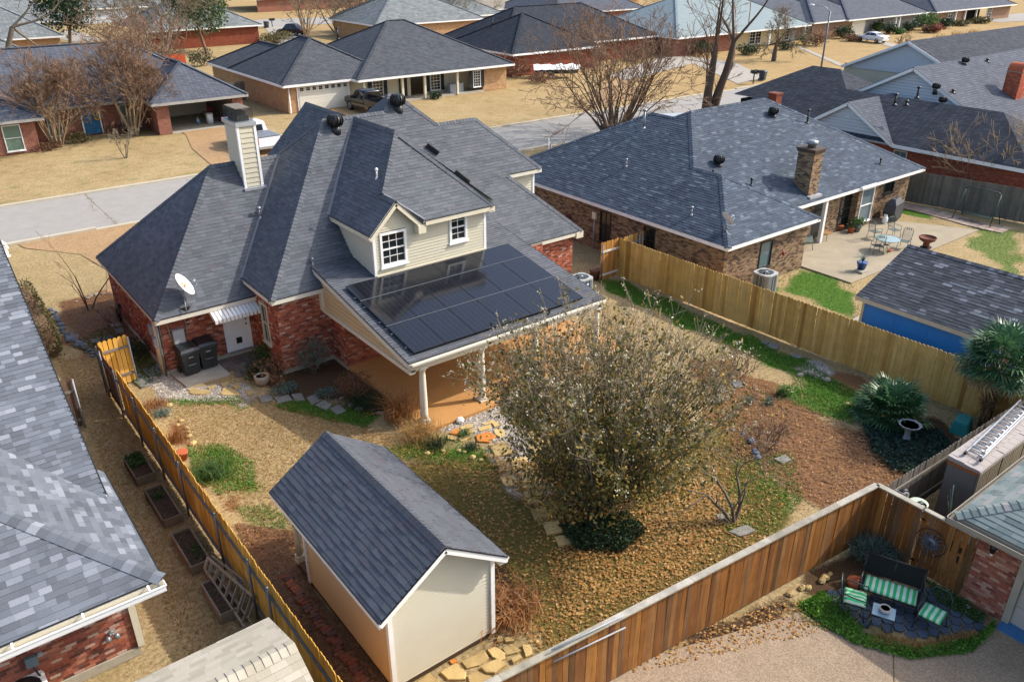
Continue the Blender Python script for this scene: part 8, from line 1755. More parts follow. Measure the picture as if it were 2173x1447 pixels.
def pot(label, px, r, h, mat, plant=None, z=.07, cat='pot'):
 c = gp(*px); t = thing('flower_pot', label, cat, (c.x, c.y, z)); m = MB(); m.lathe((0, 0, 0), [(r * .65, 0), (r * .95, h * .8), (r, h * .82), (r, h), (r * .85, h * .98)], 14); m.build('pot', mat, t, local=True); m = MB(); m.lathe((0, 0, h * .9), [(r * .86, 0)], 14); m.build('soil', M_SOIL, t, local=True)
 if plant == 'fern': leaves_mesh('plant', rng.normal(0, 1, (420, 3)) * [r * .75, r * .75, .1] + [0, 0, h + .16], .1, L_GR, parent=t)
 if plant == 'small': leaves_mesh('plant', rng.normal(0, 1, (80, 3)) * [r * .5, r * .5, .05] + [0, 0, h + .06], .06, L_GR, parent=t)
 if plant == 'spiky': blades('plant', np.zeros((1, 3)) + [0, 0, h], .45, L_SAGE, 1.1, .03, 40, parent=t)
 return t
pot('terracotta pot standing alone on the pale patio', (1781, 492), .18, .3, M_TERRA); pot('terracotta pot with a small plant before the grey pot', (1804, 497), .18, .28, M_TERRA, 'small'); pot('grey pot with bright green fern by the boxed bay', (1817, 494), .22, .38, plain('grey_pot', '6a6f70', .6), 'fern')
c = gp(1826, 580); t = thing('plinth', 'low pale concrete block under the blue pot', 'block', (c.x, c.y, .07)); m = MB(); m.box(-.26, .26, -.22, .22, 0, .1); m.build('block', M_CONC, t, local=True)
pot('glazed blue pot with spiky grey plant on a concrete block', (1826, 578), .25, .36, plain('blue_glaze', '1f3f7a', .2, .6, var=.1), 'spiky', .17)
c = gp(1722, 512, .42); t = thing('iron_bench', 'black iron bench with scrolled back against the brown brick wall', 'bench', (c.x + .1, c.y + .25, .07), None, R_(35))
m = MB(); m.box(-.6, .6, -.22, .22, .38, .41); m.build('seat', M_IRON, t, local=True); m = MB(); m.tube([(-.6, .22, .4), (-.55, .3, .75), (-.2, .33, .92), (.2, .33, .92), (.55, .3, .75), (.6, .22, .4)], .016, 6); m.build('back_frame', M_IRON, t, local=True)
for i in range(13): x = -.54 + i * .09; m = MB(); m.tube([(x, .23, .42), (x * .95, .31, .72 + .14 * math.cos(x * 2))], .007, 4); m.build('back_bar', M_IRON, t, local=True)
for sx_ in (-.55, .55):
 for sy in (-.2, .2): m = MB(); m.tube([(sx_, sy, .4), (sx_ * 1.05, sy * 1.2, 0)], .016, 6); m.build('leg', M_IRON, t, local=True)
c = gp(1750, 494, .45); t = thing('side_table', 'round rusty brown side table at the bench end', 'table', (c.x, c.y, .07)); m = MB(); m.lathe((0, 0, .4), [(.34, 0), (.34, .025)], 18); m.build('top', plain('ochre_top', '8f6a3f', .7, .3, var=.2), t, local=True)
for i in range(3): a = 2.1 * i; m = MB(); m.tube([(.25 * math.cos(a), .25 * math.sin(a), .4), (.3 * math.cos(a), .3 * math.sin(a), 0)], .013, 6); m.build('leg', M_IRON, t, local=True)
c = gp(1880, 455); t = thing('covered_grill', 'barbecue grill under a creased dark grey cover', 'grill', (43.55, 21.6, .07), None, R_(10)); M_CVR = plain('grey_cover', '3b3d40', .6, .4, var=.12, nsc=4)
m = MB(); m.idx([(-.7, -.32, .55), (.7, -.32, .55), (.72, .32, .55), (-.72, .32, .55), (-.62, -.3, .95), (.62, -.3, .95), (.6, .3, 1.0), (-.6, .3, 1.0), (-.35, -.12, 1.22), (.38, -.1, 1.25), (.36, .14, 1.22), (-.34, .12, 1.24), (-.2, -.38, .08), (.35, -.36, .1), (.5, .34, .08), (-.45, .34, .08)],
 [(12, 13, 1, 0), (13, 14, 2, 1), (14, 15, 3, 2), (15, 12, 0, 3), (0, 1, 5, 4), (1, 2, 6, 5), (2, 3, 7, 6), (3, 0, 4, 7), (4, 5, 9, 8), (5, 6, 10, 9), (6, 7, 11, 10), (7, 4, 8, 11), (8, 9, 10, 11)]); m.build('cover', M_CVR, t, local=True)
for x in (-.3, .4): m = MB(); m.tube([(x, -.3, .08), (x, .3, .08)], .08, 10); m.build('wheel', M_BLACK, t, local=True)
c = gp(1864, 462); t = thing('gas_cylinder', 'white gas cylinder standing left of the covered grill', 'gas cylinder', (42.55, 21.45, .07)); m = MB(); m.lathe((0, 0, .05), [(.1, 0), (.15, .04), (.155, .12), (.155, .26), (.13, .33), (.05, .36)], 14); m.build('tank', M_WHITE, t, local=True); m = MB(); m.lathe((0, 0, .36), [(.1, 0), (.1, .14)], 12, cap=False); m.lathe((0, 0, 0), [(.11, 0), (.11, .06)], 12, cap=False); m.build('collar', M_WHITE, t, local=True)
A = gx(2053, 393, 47.2); B = gx(2126, 411, 47.2); print('swing', A, B); t = thing('swing_frame', 'dark green metal garden swing frame without seat by the grey fence', 'swing frame', (47.2, (A.y + B.y) / 2, 0)); hy = abs(A.y - B.y) / 2; M_SWG = plain('swing_green', '2b4038', .5, .4)
m = MB(); m.tube([(0, -hy, 1.7), (0, -hy + .15, 1.8), (0, hy - .15, 1.8), (0, hy, 1.7)], .03, 8); m.build('top_bar', M_SWG, t, local=True)
for s_ in (-1, 1):
 for x in (-.7, .5): m = MB(); m.tube([(0, s_ * hy, 1.7), (x, s_ * (hy + .1), 0)], .025, 8); m.build('leg', M_SWG, t, local=True)
m = MB(); m.box(-.3, .1, -hy + .15, hy - .15, .38, .41); m.build('seat_frame', M_SWG, t, local=True)
for s_ in (-1, 1): m = MB(); m.tube([(-.1, s_ * (hy - .2), .4), (0, s_ * (hy - .2), 1.78)], .008, 5); m.build('chain', M_SWG, t, local=True)
q = gy(1743, 440, 22.2); t = thing('hedge_sign', 'black scroll ornament on the brick wall under the patio eave', 'wall ornament', gy(1733, 447, 22.24))
for i in range(5): m = MB(); m.tube([(-.4 + i * .2 + .09 * math.cos(a), -.02, .09 * math.sin(a)) for a in [2 * math.pi * j / 10 for j in range(11)]], .014, 5); m.build('scroll', M_BLACK, t, local=True)
m = MB(); m.tube([(-.5, -.02, -.1), (.5, -.02, -.1)], .014, 5); m.build('bar', M_BLACK, t, local=True)
# plants
def seg_mesh(name, segs, mat, parent, n=3, kind=None):
 S = np.array([(*a, *b, r0, r1) for a, b, r0, r1 in segs], float); P0, P1, R0, R1 = S[:, :3], S[:, 3:6], S[:, 6], S[:, 7]
 d = P1 - P0; d /= np.linalg.norm(d, axis=1, keepdims=True) + 1e-9; ref = np.where(np.abs(d[:, 2:3]) < .9, [[0, 0, 1.0]], [[1.0, 0, 0]])
 a = np.cross(d, ref); a /= np.linalg.norm(a, axis=1, keepdims=True); b = np.cross(d, a); V = []
 for P, R in ((P0, R0), (P1, R1)):
  for k_ in range(n): t = 2 * math.pi * k_ / n; V.append(P + (a * math.cos(t) + b * math.sin(t)) * R[:, None])
 V = np.stack(V, 1).reshape(-1, 3); k_ = np.arange(len(S))[:, None] * 2 * n
 F = np.concatenate([np.concatenate([k_ + i, k_ + (i + 1) % n, k_ + n + (i + 1) % n, k_ + n + i], 1) for i in range(n)])
 return link(name, raw_mesh(name, V, F, mat, n > 4), parent, True, kind)
def rv(s_): return Vector((random.gauss(0, s_), random.gauss(0, s_), random.gauss(0, s_)))
def grow(p, d, L, r, lv, segs, tips, split=3, ratio=.66, ang=.42, wob=.1, up=.05, rmin=.006, ns=3):
 for k_ in range(ns):
  d = (d + rv(wob) + Vector((0, 0, up))).normalized(); q = p + d * (L / ns); r2 = max(rmin, r * (.86 if k_ < ns - 1 else .8)); segs.append((p, q, r, r2, lv)); p, r = q, r2
  if lv > 0 and k_ < ns - 1 and random.random() < .35:
   grow(p, (d + rv(ang)).normalized(), L * ratio * random.uniform(.6, 1), max(rmin, r * .55), lv - 1, segs, tips, split, ratio, ang, wob, up, rmin, ns)
 if lv == 0: tips.append(p); return
 for _ in range(split if random.random() < .75 else split - 1):
  grow(p, (d + rv(ang)).normalized(), L * ratio * random.uniform(.75, 1.2), max(rmin, r * random.uniform(.55, .75)), lv - 1, segs, tips, split, ratio, ang, wob, up, rmin, ns)
def bare_tree(label, loc, stems, lean, L, r, lv, mats, cat='tree', name='bare_tree', group=None, rmin=.012, tip=None, **kw):
 T = thing(name, label, cat, loc, group); segs = []; tips = []
 for i in range(stems):
  a = 2 * math.pi * i / stems + random.uniform(-.3, .3); ln = lean * random.uniform(.35, 1.1)
  o = Vector((math.cos(a), math.sin(a), 0)) * (.05 + .02 * stems * random.random() if stems > 1 else 0)
  grow(o, Vector((math.cos(a) * ln, math.sin(a) * ln, 1)).normalized(), L * random.uniform(.8, 1.15), r * random.uniform(.75, 1.1), lv, segs, tips, rmin=rmin, **kw)
 big = [s_[:4] for s_ in segs if s_[4] >= lv - 1]; fine = [s_[:4] for s_ in segs if s_[4] < lv - 1]
 seg_mesh('trunk', big, mats[0], T, 7)
 if fine: seg_mesh('crown', fine, mats[1], T, 3)
 if tip:
  P = np.array([tuple(p) for p in tips]); P = np.repeat(P, tip[2], 0) + rng.normal(0, .1, (len(P) * tip[2], 3)); leaves_mesh('seed_heads', P, tip[1], tip[0], parent=T, kind='stuff')
 return T
def leafy(label, loc, rx, ry, rz, n, size, mat, name='shrub', cat='shrub', group=None, trunk=0.0, twig=None, hollow=.55, lobes=7):
 T = thing(name, label, cat, loc, group); cz = trunk + rz
 C = [(0, 0, cz, 1.0)] + [(random.uniform(-.55, .55) * rx, random.uniform(-.55, .55) * ry, cz + random.uniform(-.5, .5) * rz, random.uniform(.45, .7)) for _ in range(lobes)]
 out = []
 for x, y, z, s_ in C:
  k_ = int(n * s_ * s_ / sum(c[3] ** 2 for c in C)); v = rng.normal(0, 1, (k_, 3)); v /= np.linalg.norm(v, axis=1, keepdims=True); rr_ = rng.uniform(hollow, 1.05, (k_, 1)) * s_
  out.append(v * rr_ * [rx, ry, rz] + [x, y, z])
 P = np.concatenate(out); P[:, 2] = np.maximum(P[:, 2], .03); leaves_mesh('foliage' if not trunk else 'crown', P, size, mat, parent=T)
 segs = []
 if trunk: grow(Vector((0, 0, 0)), Vector((0, 0, 1)), trunk + rz * .7, .05 * rx + .05, 2, segs, [], 3, .6)
 else:
  for i in range(9): a = i * .7; grow(Vector((0, 0, 0)), Vector((math.cos(a) * .8 * rx / rz, math.sin(a) * .8 * ry / rz, 1)).normalized(), rz * 1.1, .015 + .01 * rx, 1, segs, [], 3, .6)
 seg_mesh('trunk' if trunk else 'stem', [s_[:4] for s_ in segs], twig or M_TWIG, T, 4); return T
bare_tree('bare crape myrtle left of the blue door, trunks whitened at the foot', (10.6, 69.9, 0), 13, .5, 2.7, .08, 4, (M_CRAPE, M_TWIGR), split=4, ratio=.62, ang=.46, up=.08, rmin=.014)
bare_tree('bare crape myrtle right of the blue door, taller and denser', (16.4, 70.6, 0), 14, .5, 2.8, .08, 4, (M_CRAPE, M_TWIGR), split=4, ratio=.63, ang=.46, up=.07, rmin=.014)
bare_tree('huge fan shaped bare crape myrtle beside the street behind the slate roof', (45.9, 46.2, 0), 34, .95, 4.6, .08, 4, (plain('dark_bark', '5d5044', .9, .1), M_TWIGR), split=3, ratio=.56, ang=.46, up=.03, rmin=.015)
bt = thing('bare_tree', 'tall dark bare tree with two trunks rising out of the picture top', 'tree', (57.6, 46.6, 0)); sg = []; tp = []
M_DKB = plain('dark_bark', '5d5044', .9, .1)
for dx, dy, lx, ly, h_ in ((-.2, 0, -.10, .02, 6.0), (.35, 0, .24, -.14, 6.5)):
 grow(Vector((dx, dy, 0)), Vector((lx, ly, 1)).normalized(), h_, .48, 4, sg, tp, split=3, ratio=.62, ang=.42, wob=.045, up=.03, rmin=.016, ns=5)
seg_mesh('trunk', [s_[:4] for s_ in sg if s_[4] >= 3], M_DKB, bt, 8); seg_mesh('crown', [s_[:4] for s_ in sg if s_[4] < 3], M_TWIG, bt, 3)
bare_tree('broad bare tree behind the carport house, its crown grey and tangled', (31, 112, 0), 8, .85, 5.5, .18, 4, (M_BARK, M_TWIGG), split=4, ratio=.66, ang=.55, up=.02, rmin=.024)
bare_tree('reddish bare crape myrtle behind the carport roof, near the orange fence', (24, 96, 0), 14, .7, 3.4, .1, 4, (M_CRAPE, M_TWIGR), split=3, ratio=.62, ang=.45, up=.06, rmin=.018)
for x, y, lb in ((57.5, 127, 'pale trunked bare crape myrtle nearest the dark suv'), (63.2, 128, 'middle pale trunked bare crape myrtle in the row behind the tan house'), (68.5, 131, 'right pale trunked bare crape myrtle in the row behind the tan house')):
 bare_tree(lb, (x, y, 0), 8, .5, 4.2, .14, 3, (M_CRAPE, M_TWIGG), split=4, ratio=.62, ang=.48, up=.05, rmin=.024, group='crape myrtles behind the tan house')
bare_tree('bare tree with dark trunk at the top centre behind the charcoal roof', (87, 124, 0), 3, .3, 5.5, .2, 4, (M_DKB, M_TWIGG), split=3, ratio=.66, ang=.5, rmin=.024)
bare_tree('bare shrubby tree left of the dark trunk at the top centre', (82, 122, 0), 8, .5, 4, .1, 3, (M_CRAPE, M_TWIGG), split=4, ratio=.62, ang=.5, rmin=.024)
lt = thing('bare_tree', 'thick grey limbed tree cut by the top left corner', 'tree', (10.5, 96, 0)); sg = []; tp = []
for d_, h_ in (((.35, -.1, 1), 7), ((-.5, .1, .8), 6), ((.1, .4, 1), 7)): grow(Vector((0, 0, 0)), Vector(d_).normalized(), h_, .42, 4, sg, tp, split=3, ratio=.62, ang=.5, wob=.06, rmin=.02, ns=4)
seg_mesh('trunk', [s_[:4] for s_ in sg if s_[4] >= 3], M_BARK, lt, 7); seg_mesh('crown', [s_[:4] for s_ in sg if s_[4] < 3], M_TWIGG, lt, 3)
bare_tree('small bare tree with stout dark trunk on the far lawn by the cream porch', (93.3, 65.8, 0), 1, .05, 2.2, .42, 4, (M_DKB, M_TWIGG), split=5, ratio=.75, ang=.6, rmin=.02)
q = gp(268, 335); bare_tree('little bare sapling alone on the far left lawn', (q.x, q.y, 0), 4, .35, 1.0, .05, 3, (M_BARK, M_TWIGG), split=3, ratio=.62, ang=.45, rmin=.012)
q = gp(190, 657); bare_tree('leaning leafless sapling in the mulch bed left of the house', (q.x, q.y, 0), 3, .6, 1.5, .035, 3, (M_DKB, M_TWIG), split=2, ratio=.62, ang=.4, rmin=.006)
bare_tree('pale tangled bare shrub behind the dark grey fence, nearer', (52.6, 21.0, 0), 14, .8, 2.0, .035, 3, (M_TWIGG, plain('straw_twig', '9a8464', .9)), 'shrub', 'bare_shrub', split=3, ratio=.66, ang=.5, rmin=.012)
bare_tree('pale tangled bare shrub behind the dark grey fence, at the right edge', (53.5, 17.6, 0), 14, .8, 2.3, .035, 3, (M_TWIGG, plain('straw_twig', '9a8464', .9)), 'shrub', 'bare_shrub', split=3, ratio=.66, ang=.5, rmin=.012)
q = gp(1557, 1106); bare_tree('gnarled small bare tree near the brown fence, leaning right', (q.x, q.y, 0), 3, .45, 1.25, .06, 4, (M_BARK, M_TWIGG), split=2, ratio=.68, ang=.5, wob=.2, up=-.02, rmin=.006)
bare_tree('bare twiggy shrub on the far lawn before the white sedan', (114.6, 60.5, 0), 9, .5, 1.2, .03, 2, (M_TWIG, M_TWIG), 'shrub', 'bare_shrub', split=3, rmin=.02)
for px, lb in (((1060, 172), 'bare brown shrub at the right corner of the tan house'), ((650, 875), ''), ((1620, 955), 'bare grey shrub in the mulch bed by the gnarled tree'), ((1565, 800), 'dry flower stalks with white heads beyond the big shrub'), ((255, 700), 'bare shrub between pine fence and house corner')):
 if lb: q = gp(*px); k_ = 1.6 if q.length > 50 else .55; bare_tree(lb, (q.x, q.y, 0), 12, .7, k_, .02 * k_, 2, (M_TWIG, M_TWIG), 'shrub', 'bare_shrub', split=3, rmin=.008 if k_ < 1 else .02, tip=(L_SEED, .07, 1) if 'white' in lb else None)
leafy('dense green evergreen tree in front of the dark red brick house', (38.6, 118, 0), 4.0, 4.0, 5.2, 9000, .34, leaf_mat('oak_leaf', ['2f4228', '3d5233', '4b5f3c', '5a6a48'], .2), 'evergreen_tree', 'tree', trunk=2.0)
leafy('dark evergreen at the top left, left of the broad bare tree', (26.5, 142, 0), 4.2, 4.2, 5, 6000, .38, L_DK, 'evergreen_tree', 'tree', trunk=1)
SH = [((1788, 82), 1.7, 1.7, L_DK, 'round dark green bush left of the far white garage'), ((1808, 88), 1.6, .8, L_RUST, 'low rusty bush in front of the white sedan'), ((1860, 68), 1.0, 1.3, L_GR, 'green shrub by the far brick pier'), ((1886, 72), 1.3, 1.5, L_DK, 'dark green shrub by the far porch'), ((1905, 72), 1.2, .8, L_GR, 'low green shrub beneath the porch column'), ((1927, 68), 1.5, 1.4, L_DK, 'dark round shrub by the far white window'), ((1965, 64), 2.2, 2.4, L_GR, 'large pale green shrub between the two far houses'), ((1986, 70), 1.4, 1.2, L_RED, 'crimson shrub between the two far houses'), ((1970, 70), 1.2, 1.0, L_RUST, 'orange brown shrub left of the crimson one'), ((2007, 60), 1.5, 1.3, L_DK, 'grey green shrub at the far corner house'), ((2041, 55), 1.9, .8, L_HEDGE, 'clipped hedge under the dark far porch'), ((2079, 50), 1.9, .9, L_HEDGE, 'clipped hedge right of the dark far porch'),
 ((1485, 118), 2.2, 1.6, L_DK, 'dark green bush behind the big tree trunks'), ((1585, 117), 1.8, 1.2, L_DK, 'dark bush before the cream porch'), ((1666, 106), 1.5, 1.1, L_DK, 'dark bush right of the stout trunk'), ((1732, 98), 1.9, 1.7, L_RUST, 'tall brown bush beside the street lamp'), ((1706, 95), 1.1, 1.3, L_GR, 'yellow green shrub behind the white porch column'),
 ((921, 210), .8, .6, L_DK, 'small clipped ball shrub before the tan house porch'), ((1098, 165), 1.5, 1.3, L_RUST, 'dark brown shrub beside the covered boat'), ((1150, 175), 1.8, .9, L_RUST, 'low dark hedge in front of the covered boat'), ((1345, 130), 2.2, 1.3, L_RUST, 'grey brown bush under the fan shaped crape myrtle'), ((590, 92), 2.6, 1.5, L_HEDGE, 'rounded olive hedge left of the dark suv'),
 ((25, 320), .9, .6, L_HEDGE, 'low shrub under the left window of the carport house'), ((105, 318), 1.2, .5, L_RUST, 'low brown shrub at the left crape myrtle foot'), ((175, 302), 1.0, .6, L_HEDGE, 'small shrub left of the blue door step'), ((247, 288), .9, .7, L_RUST, 'brown shrub between the blue door and the crape myrtle'), ((430, 140), 1.6, 1.6, L_DK, 'dark shrub behind the orange fence')]
for px, rx_, rz_, mt, lb in SH:
 q = gp(*px); leafy(lb, (q.x, q.y, 0), rx_, rx_ * .9, rz_ * .62, int(520 * rx_), .05 + .0014 * q.length, mt)
q = gp(553, 768); leafy('green shrub at the bay corner beside the paver path', (q.x + .1, q.y, 0), .5, .45, .35, 900, .07, L_GR)
q = gp(545, 800); leafy('low dark evergreen shrub behind the stone planter', (q.x, q.y, 0), .55, .5, .28, 900, .07, L_DK)
q = gp(668, 790); leafy('grey green tall shrub against the bay brick wall', (q.x, q.y, 0), .65, .55, .75, 1700, .06, plain('x1', '4a4f3f', .8) if 0 else L_SAGE)
q = gp(758, 842); leafy('brown and green shrub at the patio slab corner', (q.x, q.y, 0), .65, .6, .5, 1500, .06, L_RUST)
q = gp(600, 832); leafy('low blue grey ground shrub before the brick bay', (q.x, q.y, 0), .6, .4, .14, 900, .07, L_SAGE)
q = gp(700, 840); leafy('low sage coloured plant beside the stone edging', (q.x, q.y, 0), .5, .4, .14, 700, .06, L_SAGE)
q = gp(590, 808); T = bare_tree('orange twigged shrub by the stone planter', (q.x, q.y, 0), 10, .9, .45, .012, 2, (M_TWIG, M_TWIG), 'shrub', 'bare_shrub', split=3, rmin=.005, tip=(L_ORN, .07, 2))
q = gp(300, 748); leafy('dark low shrub behind the pine return fence', (q.x, q.y, 0), .9, .7, .32, 1100, .07, L_DK)
A, B = gp(110, 762), gp(62, 662); T = thing('hedge', 'long brown green clipped hedge along the mottled roof', 'hedge', (2.75, (A.y + B.y) / 2, 0)); hb = abs(A.y - B.y) / 2
P = rng.uniform(-1, 1, (9000, 3)); P /= np.maximum(np.max(np.abs(P), 1, keepdims=True), .55) * rng.uniform(.98, 1.12, (9000, 1)); leaves_mesh('foliage', P * [.62, hb, .72] + [0, 0, .74], .075, L_HEDGE, parent=T)
m = MB(); m.box(-.45, .45, -hb * .93, hb * .93, 0, 1.15); m.build('branches', M_TWIG, T, local=True)
def clump(label, px, n, h, lean, mat, wd=.018, r=.12, name='grass_clump', cat='ornamental grass'):
 q = gp(*px); T = thing(name, label, cat, (q.x, q.y, 0)); b = rng.normal(0, r, (n, 3)); b[:, 2] = 0; blades('blades', b, h, mat, lean, wd, parent=T); return T
clump('tall dry brown ornamental grass by the first patio column', (850, 893), 420, 1.15, .75, L_ORN, .016, .2)
clump('pale collapsed dry grass right of the tall brown clump', (890, 925), 500, .6, 1.0, L_TAN, .012, .3)
clump('dark green mondo grass mound at the patio slab corner', (790, 862), 700, .35, 1.1, L_DK, .014, .3); clump('dark green mondo grass on the slab edge, left of the mound', (760, 855), 400, .3, 1.1, L_DK, .014, .22)
clump('bright green strappy clump by the pine fence', (450, 1008), 420, .45, 1.1, L_GR, .018, .22)
clump('dry orange grass tuft beside the pine fence', (375, 935), 220, .5, .7, L_ORN, .012, .12); clump('rusty dry tuft at the gravel corner near the fence', (330, 862), 260, .3, 1.0, L_ORN, .014, .2)
clump('grey green tuft below the rusty tuft', (345, 880), 200, .22, 1.0, L_SAGE, .014, .16)
clump('small dark green tuft among the path flagstones', (985, 925), 160, .25, .9, L_GR, .014, .1); clump('dark tuft at the end of the path flagstones', (925, 945), 260, .3, .9, L_DK, .014, .16); clump('green tuft on the orange path stone edge', (1000, 950), 160, .22, .9, L_DK, .014, .1)
clump('dead brown strap leaves piled at the shed corner', (1075, 1300), 420, .55, 1.3, L_ORN, .03, .3)
clump('dark strap leaved clump in the corner behind the glider bench', (1845, 1180), 380, .55, .9, L_SAGE, .02, .22); clump('second strap leaved clump beside the courtyard gate', (1895, 1185), 160, .45, .9, L_SAGE, .02, .14)
clump('green daffodil tuft in the mulch near the fence', (1660, 840), 160, .4, .6, L_GR, .02, .1); clump('small daffodil tuft in the mulch', (1632, 858), 100, .3, .6, L_SAGE, .02, .07); clump('bluish tuft in the mulch, leftmost of the daffodils', (1588, 855), 100, .28, .7, L_SAGE, .02, .07)
for px, lb in (((1992, 95), 'left dry grass tuft on the far lawn'), ((2028, 88), 'middle dry grass tuft on the far lawn'), ((2061, 83), 'right dry grass tuft on the far lawn')): clump(lb, px, 160, 1.5, .5, L_TAN, .08, .4)
V_ = thing('large_shrub', 'huge half bare viburnum with olive leaves and white seed heads filling the yard', 'shrub', (13.1, 13.0, 0)); sg = []; tp = []
for i in range(84):
 a = random.uniform(0, 6.28); ln = random.uniform(.05, 1.0) ** .8 * .95; grow(Vector((math.cos(a) * .4 * random.random(), math.sin(a) * .4 * random.random(), 0)), Vector((math.cos(a) * ln, math.sin(a) * ln, 1)).normalized(), random.uniform(2.5, 3.55) * (1 - .16 * ln), .035, 3, sg, tp, split=3, ratio=.52, ang=.36, wob=.07, up=.06, rmin=.006)
seg_mesh('stem', [s_[:4] for s_ in sg if s_[4] >= 2], M_BARK, V_, 5); seg_mesh('twigs', [s_[:4] for s_ in sg if s_[4] < 2], M_TWIGG, V_, 3)
E_ = np.array([tuple(s_[1]) for s_ in sg if s_[4] <= 1]); E_ = E_[rng.permutation(len(E_))]
z_ = E_[:, 2]; rr_ = np.hypot(E_[:, 0], E_[:, 1]); keep = rng.random(len(E_)) < np.clip(1.1 - (z_ - 2.2) / 2.2, .13, 1); E1 = E_[keep]; E1 = np.repeat(E1, 3, 0) + rng.normal(0, .15, (len(E1) * 3, 3)); print('shrub', len(E_), len(E1), z_.max(), rr_.max())
n_ = 6500; v = rng.normal(0, 1, (n_, 3)); v /= np.linalg.norm(v, axis=1, keepdims=True); E2 = v * rng.uniform(.45, 1.0, (n_, 1)) * [2.7, 2.7, 1.45] + [0, 0, 1.75]; E2 = E2[E2[:, 2] > .35]
leaves_mesh('foliage', np.concatenate([E1, E2]), .105, L_SHRUB, parent=V_)
tpz = np.array([tuple(p) for p in tp]); tpz = tpz[(tpz[:, 2] > 2.2)]; tpz = tpz[rng.random(len(tpz)) < .3]; leaves_mesh('seed_heads', np.repeat(tpz, 6, 0) + rng.normal(0, .04, (len(tpz) * 6, 3)), .06, L_SEED, parent=V_, kind='stuff')
def fan_mesh(name, R, n, mat, spread=2.5, droop=.18):
 m = MB()
 for i in range(n):
  a = -spread + 2 * spread * i / (n - 1); c_, s_ = math.sin(a), math.cos(a); L = R * (1 - .12 * abs(a) / spread) * random.uniform(.92, 1.04); w_ = R * .055
  p0 = Vector((0, 0, 0)); p1 = Vector((c_ * L * .55, s_ * L * .55, .03 * (i % 2))); p2 = Vector((c_ * L, s_ * L, -droop * L * random.uniform(.6, 1.6))); t_ = Vector((s_, -c_, 0)) * w_
  m.poly([p0 + t_ * .2, p1 + t_, p1 + Vector((0, 0, -.02)), p0]); m.poly([p0, p1 + Vector((0, 0, -.02)), p1 - t_, p0 - t_ * .2]); m.poly([p1 + t_, p2, p1 - t_])
 m.tube([(0, -R * 1.1, -.1), (0, 0, 0)], [.016, .01], 4, cap=False); return m.mesh(name, mat)
def palm(name, label, cat, loc, h, nf, R, L_pet, low=-.7):
 T = thing(name, label, cat, loc)
 if h > .3:
  m = MB(); m.tube([(0, 0, 0), (.05, 0, h * .5), (0, .05, h)], [.16, .17, .15], 10); m.build('trunk', M_PALMT, T, local=True)
  b = rng.normal(0, .1, (500, 3)) + np.array([0, 0, 1]) * rng.uniform(.2, h, (500, 1)); b[:, 2] = rng.uniform(.2, h, 500); blades('trunk_fibre', b, .35, L_PALMD, 1.2, .03, parent=T, kind='stuff')
 mes = [fan_mesh('frond', R * k_, 22, L_PALM) for k_ in (1, .85)]; md = fan_mesh('dead_frond', R * .8, 14, L_PALMD, 1.6, .5)
 for i in range(nf):
  a = i * 2.4; el = 1.25 - (1.25 - low) * (i / nf) ** .8 + random.uniform(-.12, .12); d = Vector((math.cos(a) * math.cos(el), math.sin(a) * math.cos(el), math.sin(el)))
  dead = h > .3 and i > nf - 7; o = bpy.data.objects.new('frond', md if dead else mes[i % 2]); COL.objects.link(o); o.parent = T
  n_ = (Vector((0, 0, 1)) - d * d.z).normalized() if abs(d.z) < .97 else Vector((1, 0, 0)); sd = d.cross(n_); tilt = n_ * .85 + rv(.12); n_ = (tilt - d * tilt.dot(d)).normalized(); sd = d.cross(n_)
  p = d * (L_pet * random.uniform(.75, 1.15)) + Vector((0, 0, h)); o.matrix_basis = Matrix(((sd.x, d.x, n_.x, p.x), (sd.y, d.y, n_.y, p.y), (sd.z, d.z, n_.z, p.z), (0, 0, 0, 1)))
 return T
q = gp(2082, 915); palm('fan_palm', 'tall fan palm with shaggy trunk before the cedar fence', 'palm', (q.x, q.y, 0), 2.5, 44, .72, .85)
q = gp(1900, 895); palm('palmetto', 'low trunkless palmetto clump above the bird bath', 'palm', (q.x, q.y + .2, 0), .25, 52, .62, .8, -.15)
# ground cover
def scat(name, poly, n, size, mat, z=.01, flat=.95, jit=.4, asp=.6): P = scatter_px(poly, n, z); P[:, 2] += rng.uniform(0, .025, n); tag(leaves_mesh(name, P, size, mat, jit, flat, asp=asp), kind='stuff')
YARD = [(960, 985), (1150, 980), (1560, 915), (1680, 1060), (1640, 1130), (1500, 1240), (1150, 1390), (1085, 1330), (1010, 1150)]
scat('fallen_leaves', YARD, 5200, .085, L_FALL); scat('fallen_leaves', [(1160, 1180), (1480, 1010), (1600, 1080), (1450, 1220), (1200, 1320)], 2600, .09, L_FALL, .02)
scat('fallen_leaves', [(1020, 960), (1200, 1000), (1300, 1080), (1150, 1120)], 1300, .08, L_FALL, .05); scat('fallen_leaves', [(560, 850), (960, 960), (940, 1000), (640, 900)], 500, .07, L_FALL)
scat('fallen_leaves', [(1060, 1470), (1660, 1275), (1760, 1270), (1800, 1330), (1300, 1440)], 900, .07, L_FALL, .03); scat('fallen_leaves', [(1500, 800), (1700, 850), (1930, 1000), (1700, 1090), (1560, 950)], 900, .07, L_FALL)
L_STRAW = leaf_mat('pine_straw', ['6b4a33', '856040', '9c744a', '5a4030'], .1)
for P_ in ([(1480, 772), (1540, 765), (1680, 848), (1850, 925), (1945, 1012), (1905, 1048), (1760, 1095), (1660, 1035), (1530, 900)], [(500, 1110), (640, 1130), (660, 1250), (840, 1460), (690, 1460), (560, 1250)], [(130, 640), (245, 618), (300, 700), (330, 790), (250, 770), (150, 735)]): scat('pine_straw', P_, 6000, .16, L_STRAW, .02, .9, asp=.12)
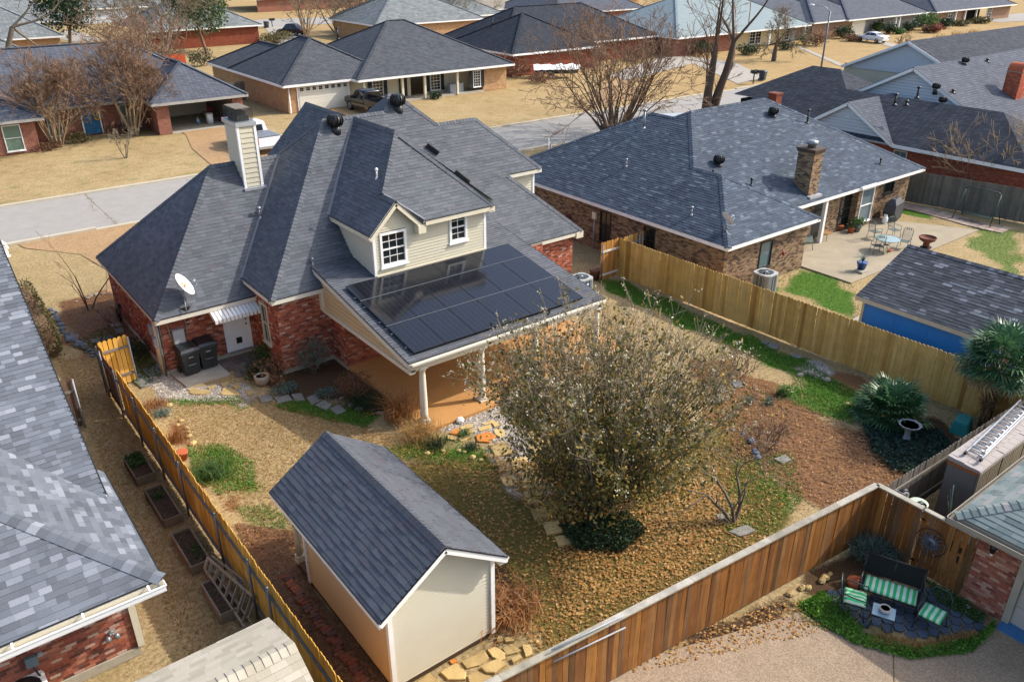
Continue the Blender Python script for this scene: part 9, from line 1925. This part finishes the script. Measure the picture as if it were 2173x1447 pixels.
def turf(name, poly, n, h, mat, wd=.02, lean=.8): tag(blades(name, scatter_px(poly, n), h, mat, lean, wd), kind='stuff')
turf('dry_grass', [(360, 860), (560, 840), (960, 960), (1060, 1200), (640, 1130), (480, 1080)], 16000, .06, L_TAN, .018, 1.2); turf('dry_grass', [(1290, 640), (1560, 770), (1800, 870), (1500, 950), (1180, 950), (1100, 800)], 9000, .06, L_TAN, .018, 1.2)
turf('dry_grass', [(1085, 1300), (1150, 1390), (1500, 1240), (1680, 1060), (1560, 915)], 9000, .06, L_TAN, .018, 1.2); turf('dry_grass', [(120, 760), (200, 760), (330, 900), (620, 1360), (420, 1447), (180, 900)], 12000, .05, L_TAN, .018, 1.2)
for (k_, n) in ((0, 2600), (1, 500), (2, 1900), (3, 5000), (4, 5000), (5, 2400), (6, 1200), (7, 500), (8, 1200), (9, 900), (11, 500), (12, 400), (13, 600)):
 P_ = [Vector((a, b, 0)) for a, b in ZONES['green'][k_]]; c = sum(P_, Vector()) / len(P_); pj = [proj(c + (p - c) * 1.06)[:2] for p in P_]; turf('green_grass', pj, n, .085, L_GRASS, .02, .9)
scat('ground_ivy', [(1830, 905), (1900, 890), (1990, 915), (2030, 960), (1990, 1010), (1900, 1005), (1850, 960)], 5200, .1, L_IVY, .1, .5); scat('ground_ivy', [(1185, 1120), (1330, 1090), (1375, 1130), (1320, 1175), (1220, 1170)], 2200, .1, L_DK, .1, .5)
scat('border_plants', [(1695, 1285), (1745, 1255), (1790, 1300), (1830, 1345), (1940, 1378), (2060, 1358), (2112, 1318), (2112, 1338), (2060, 1388), (1930, 1402), (1810, 1368), (1740, 1325)], 4200, .075, L_GRASS, .06, .5); scat('border_plants', [(1960, 1230), (2040, 1270), (2095, 1310), (2075, 1325), (1990, 1280)], 900, .07, L_GR, .05, .5)
turf('dry_grass', [(1860, 1345), (1960, 1365), (2060, 1340), (2075, 1352), (1960, 1385), (1850, 1368)], 1500, .12, L_TAN, .016, 1.2)
scat('low_weeds', [(150, 735), (230, 690), (330, 770), (345, 800), (300, 830), (250, 780)], 1600, .07, L_GR, .05, .5)
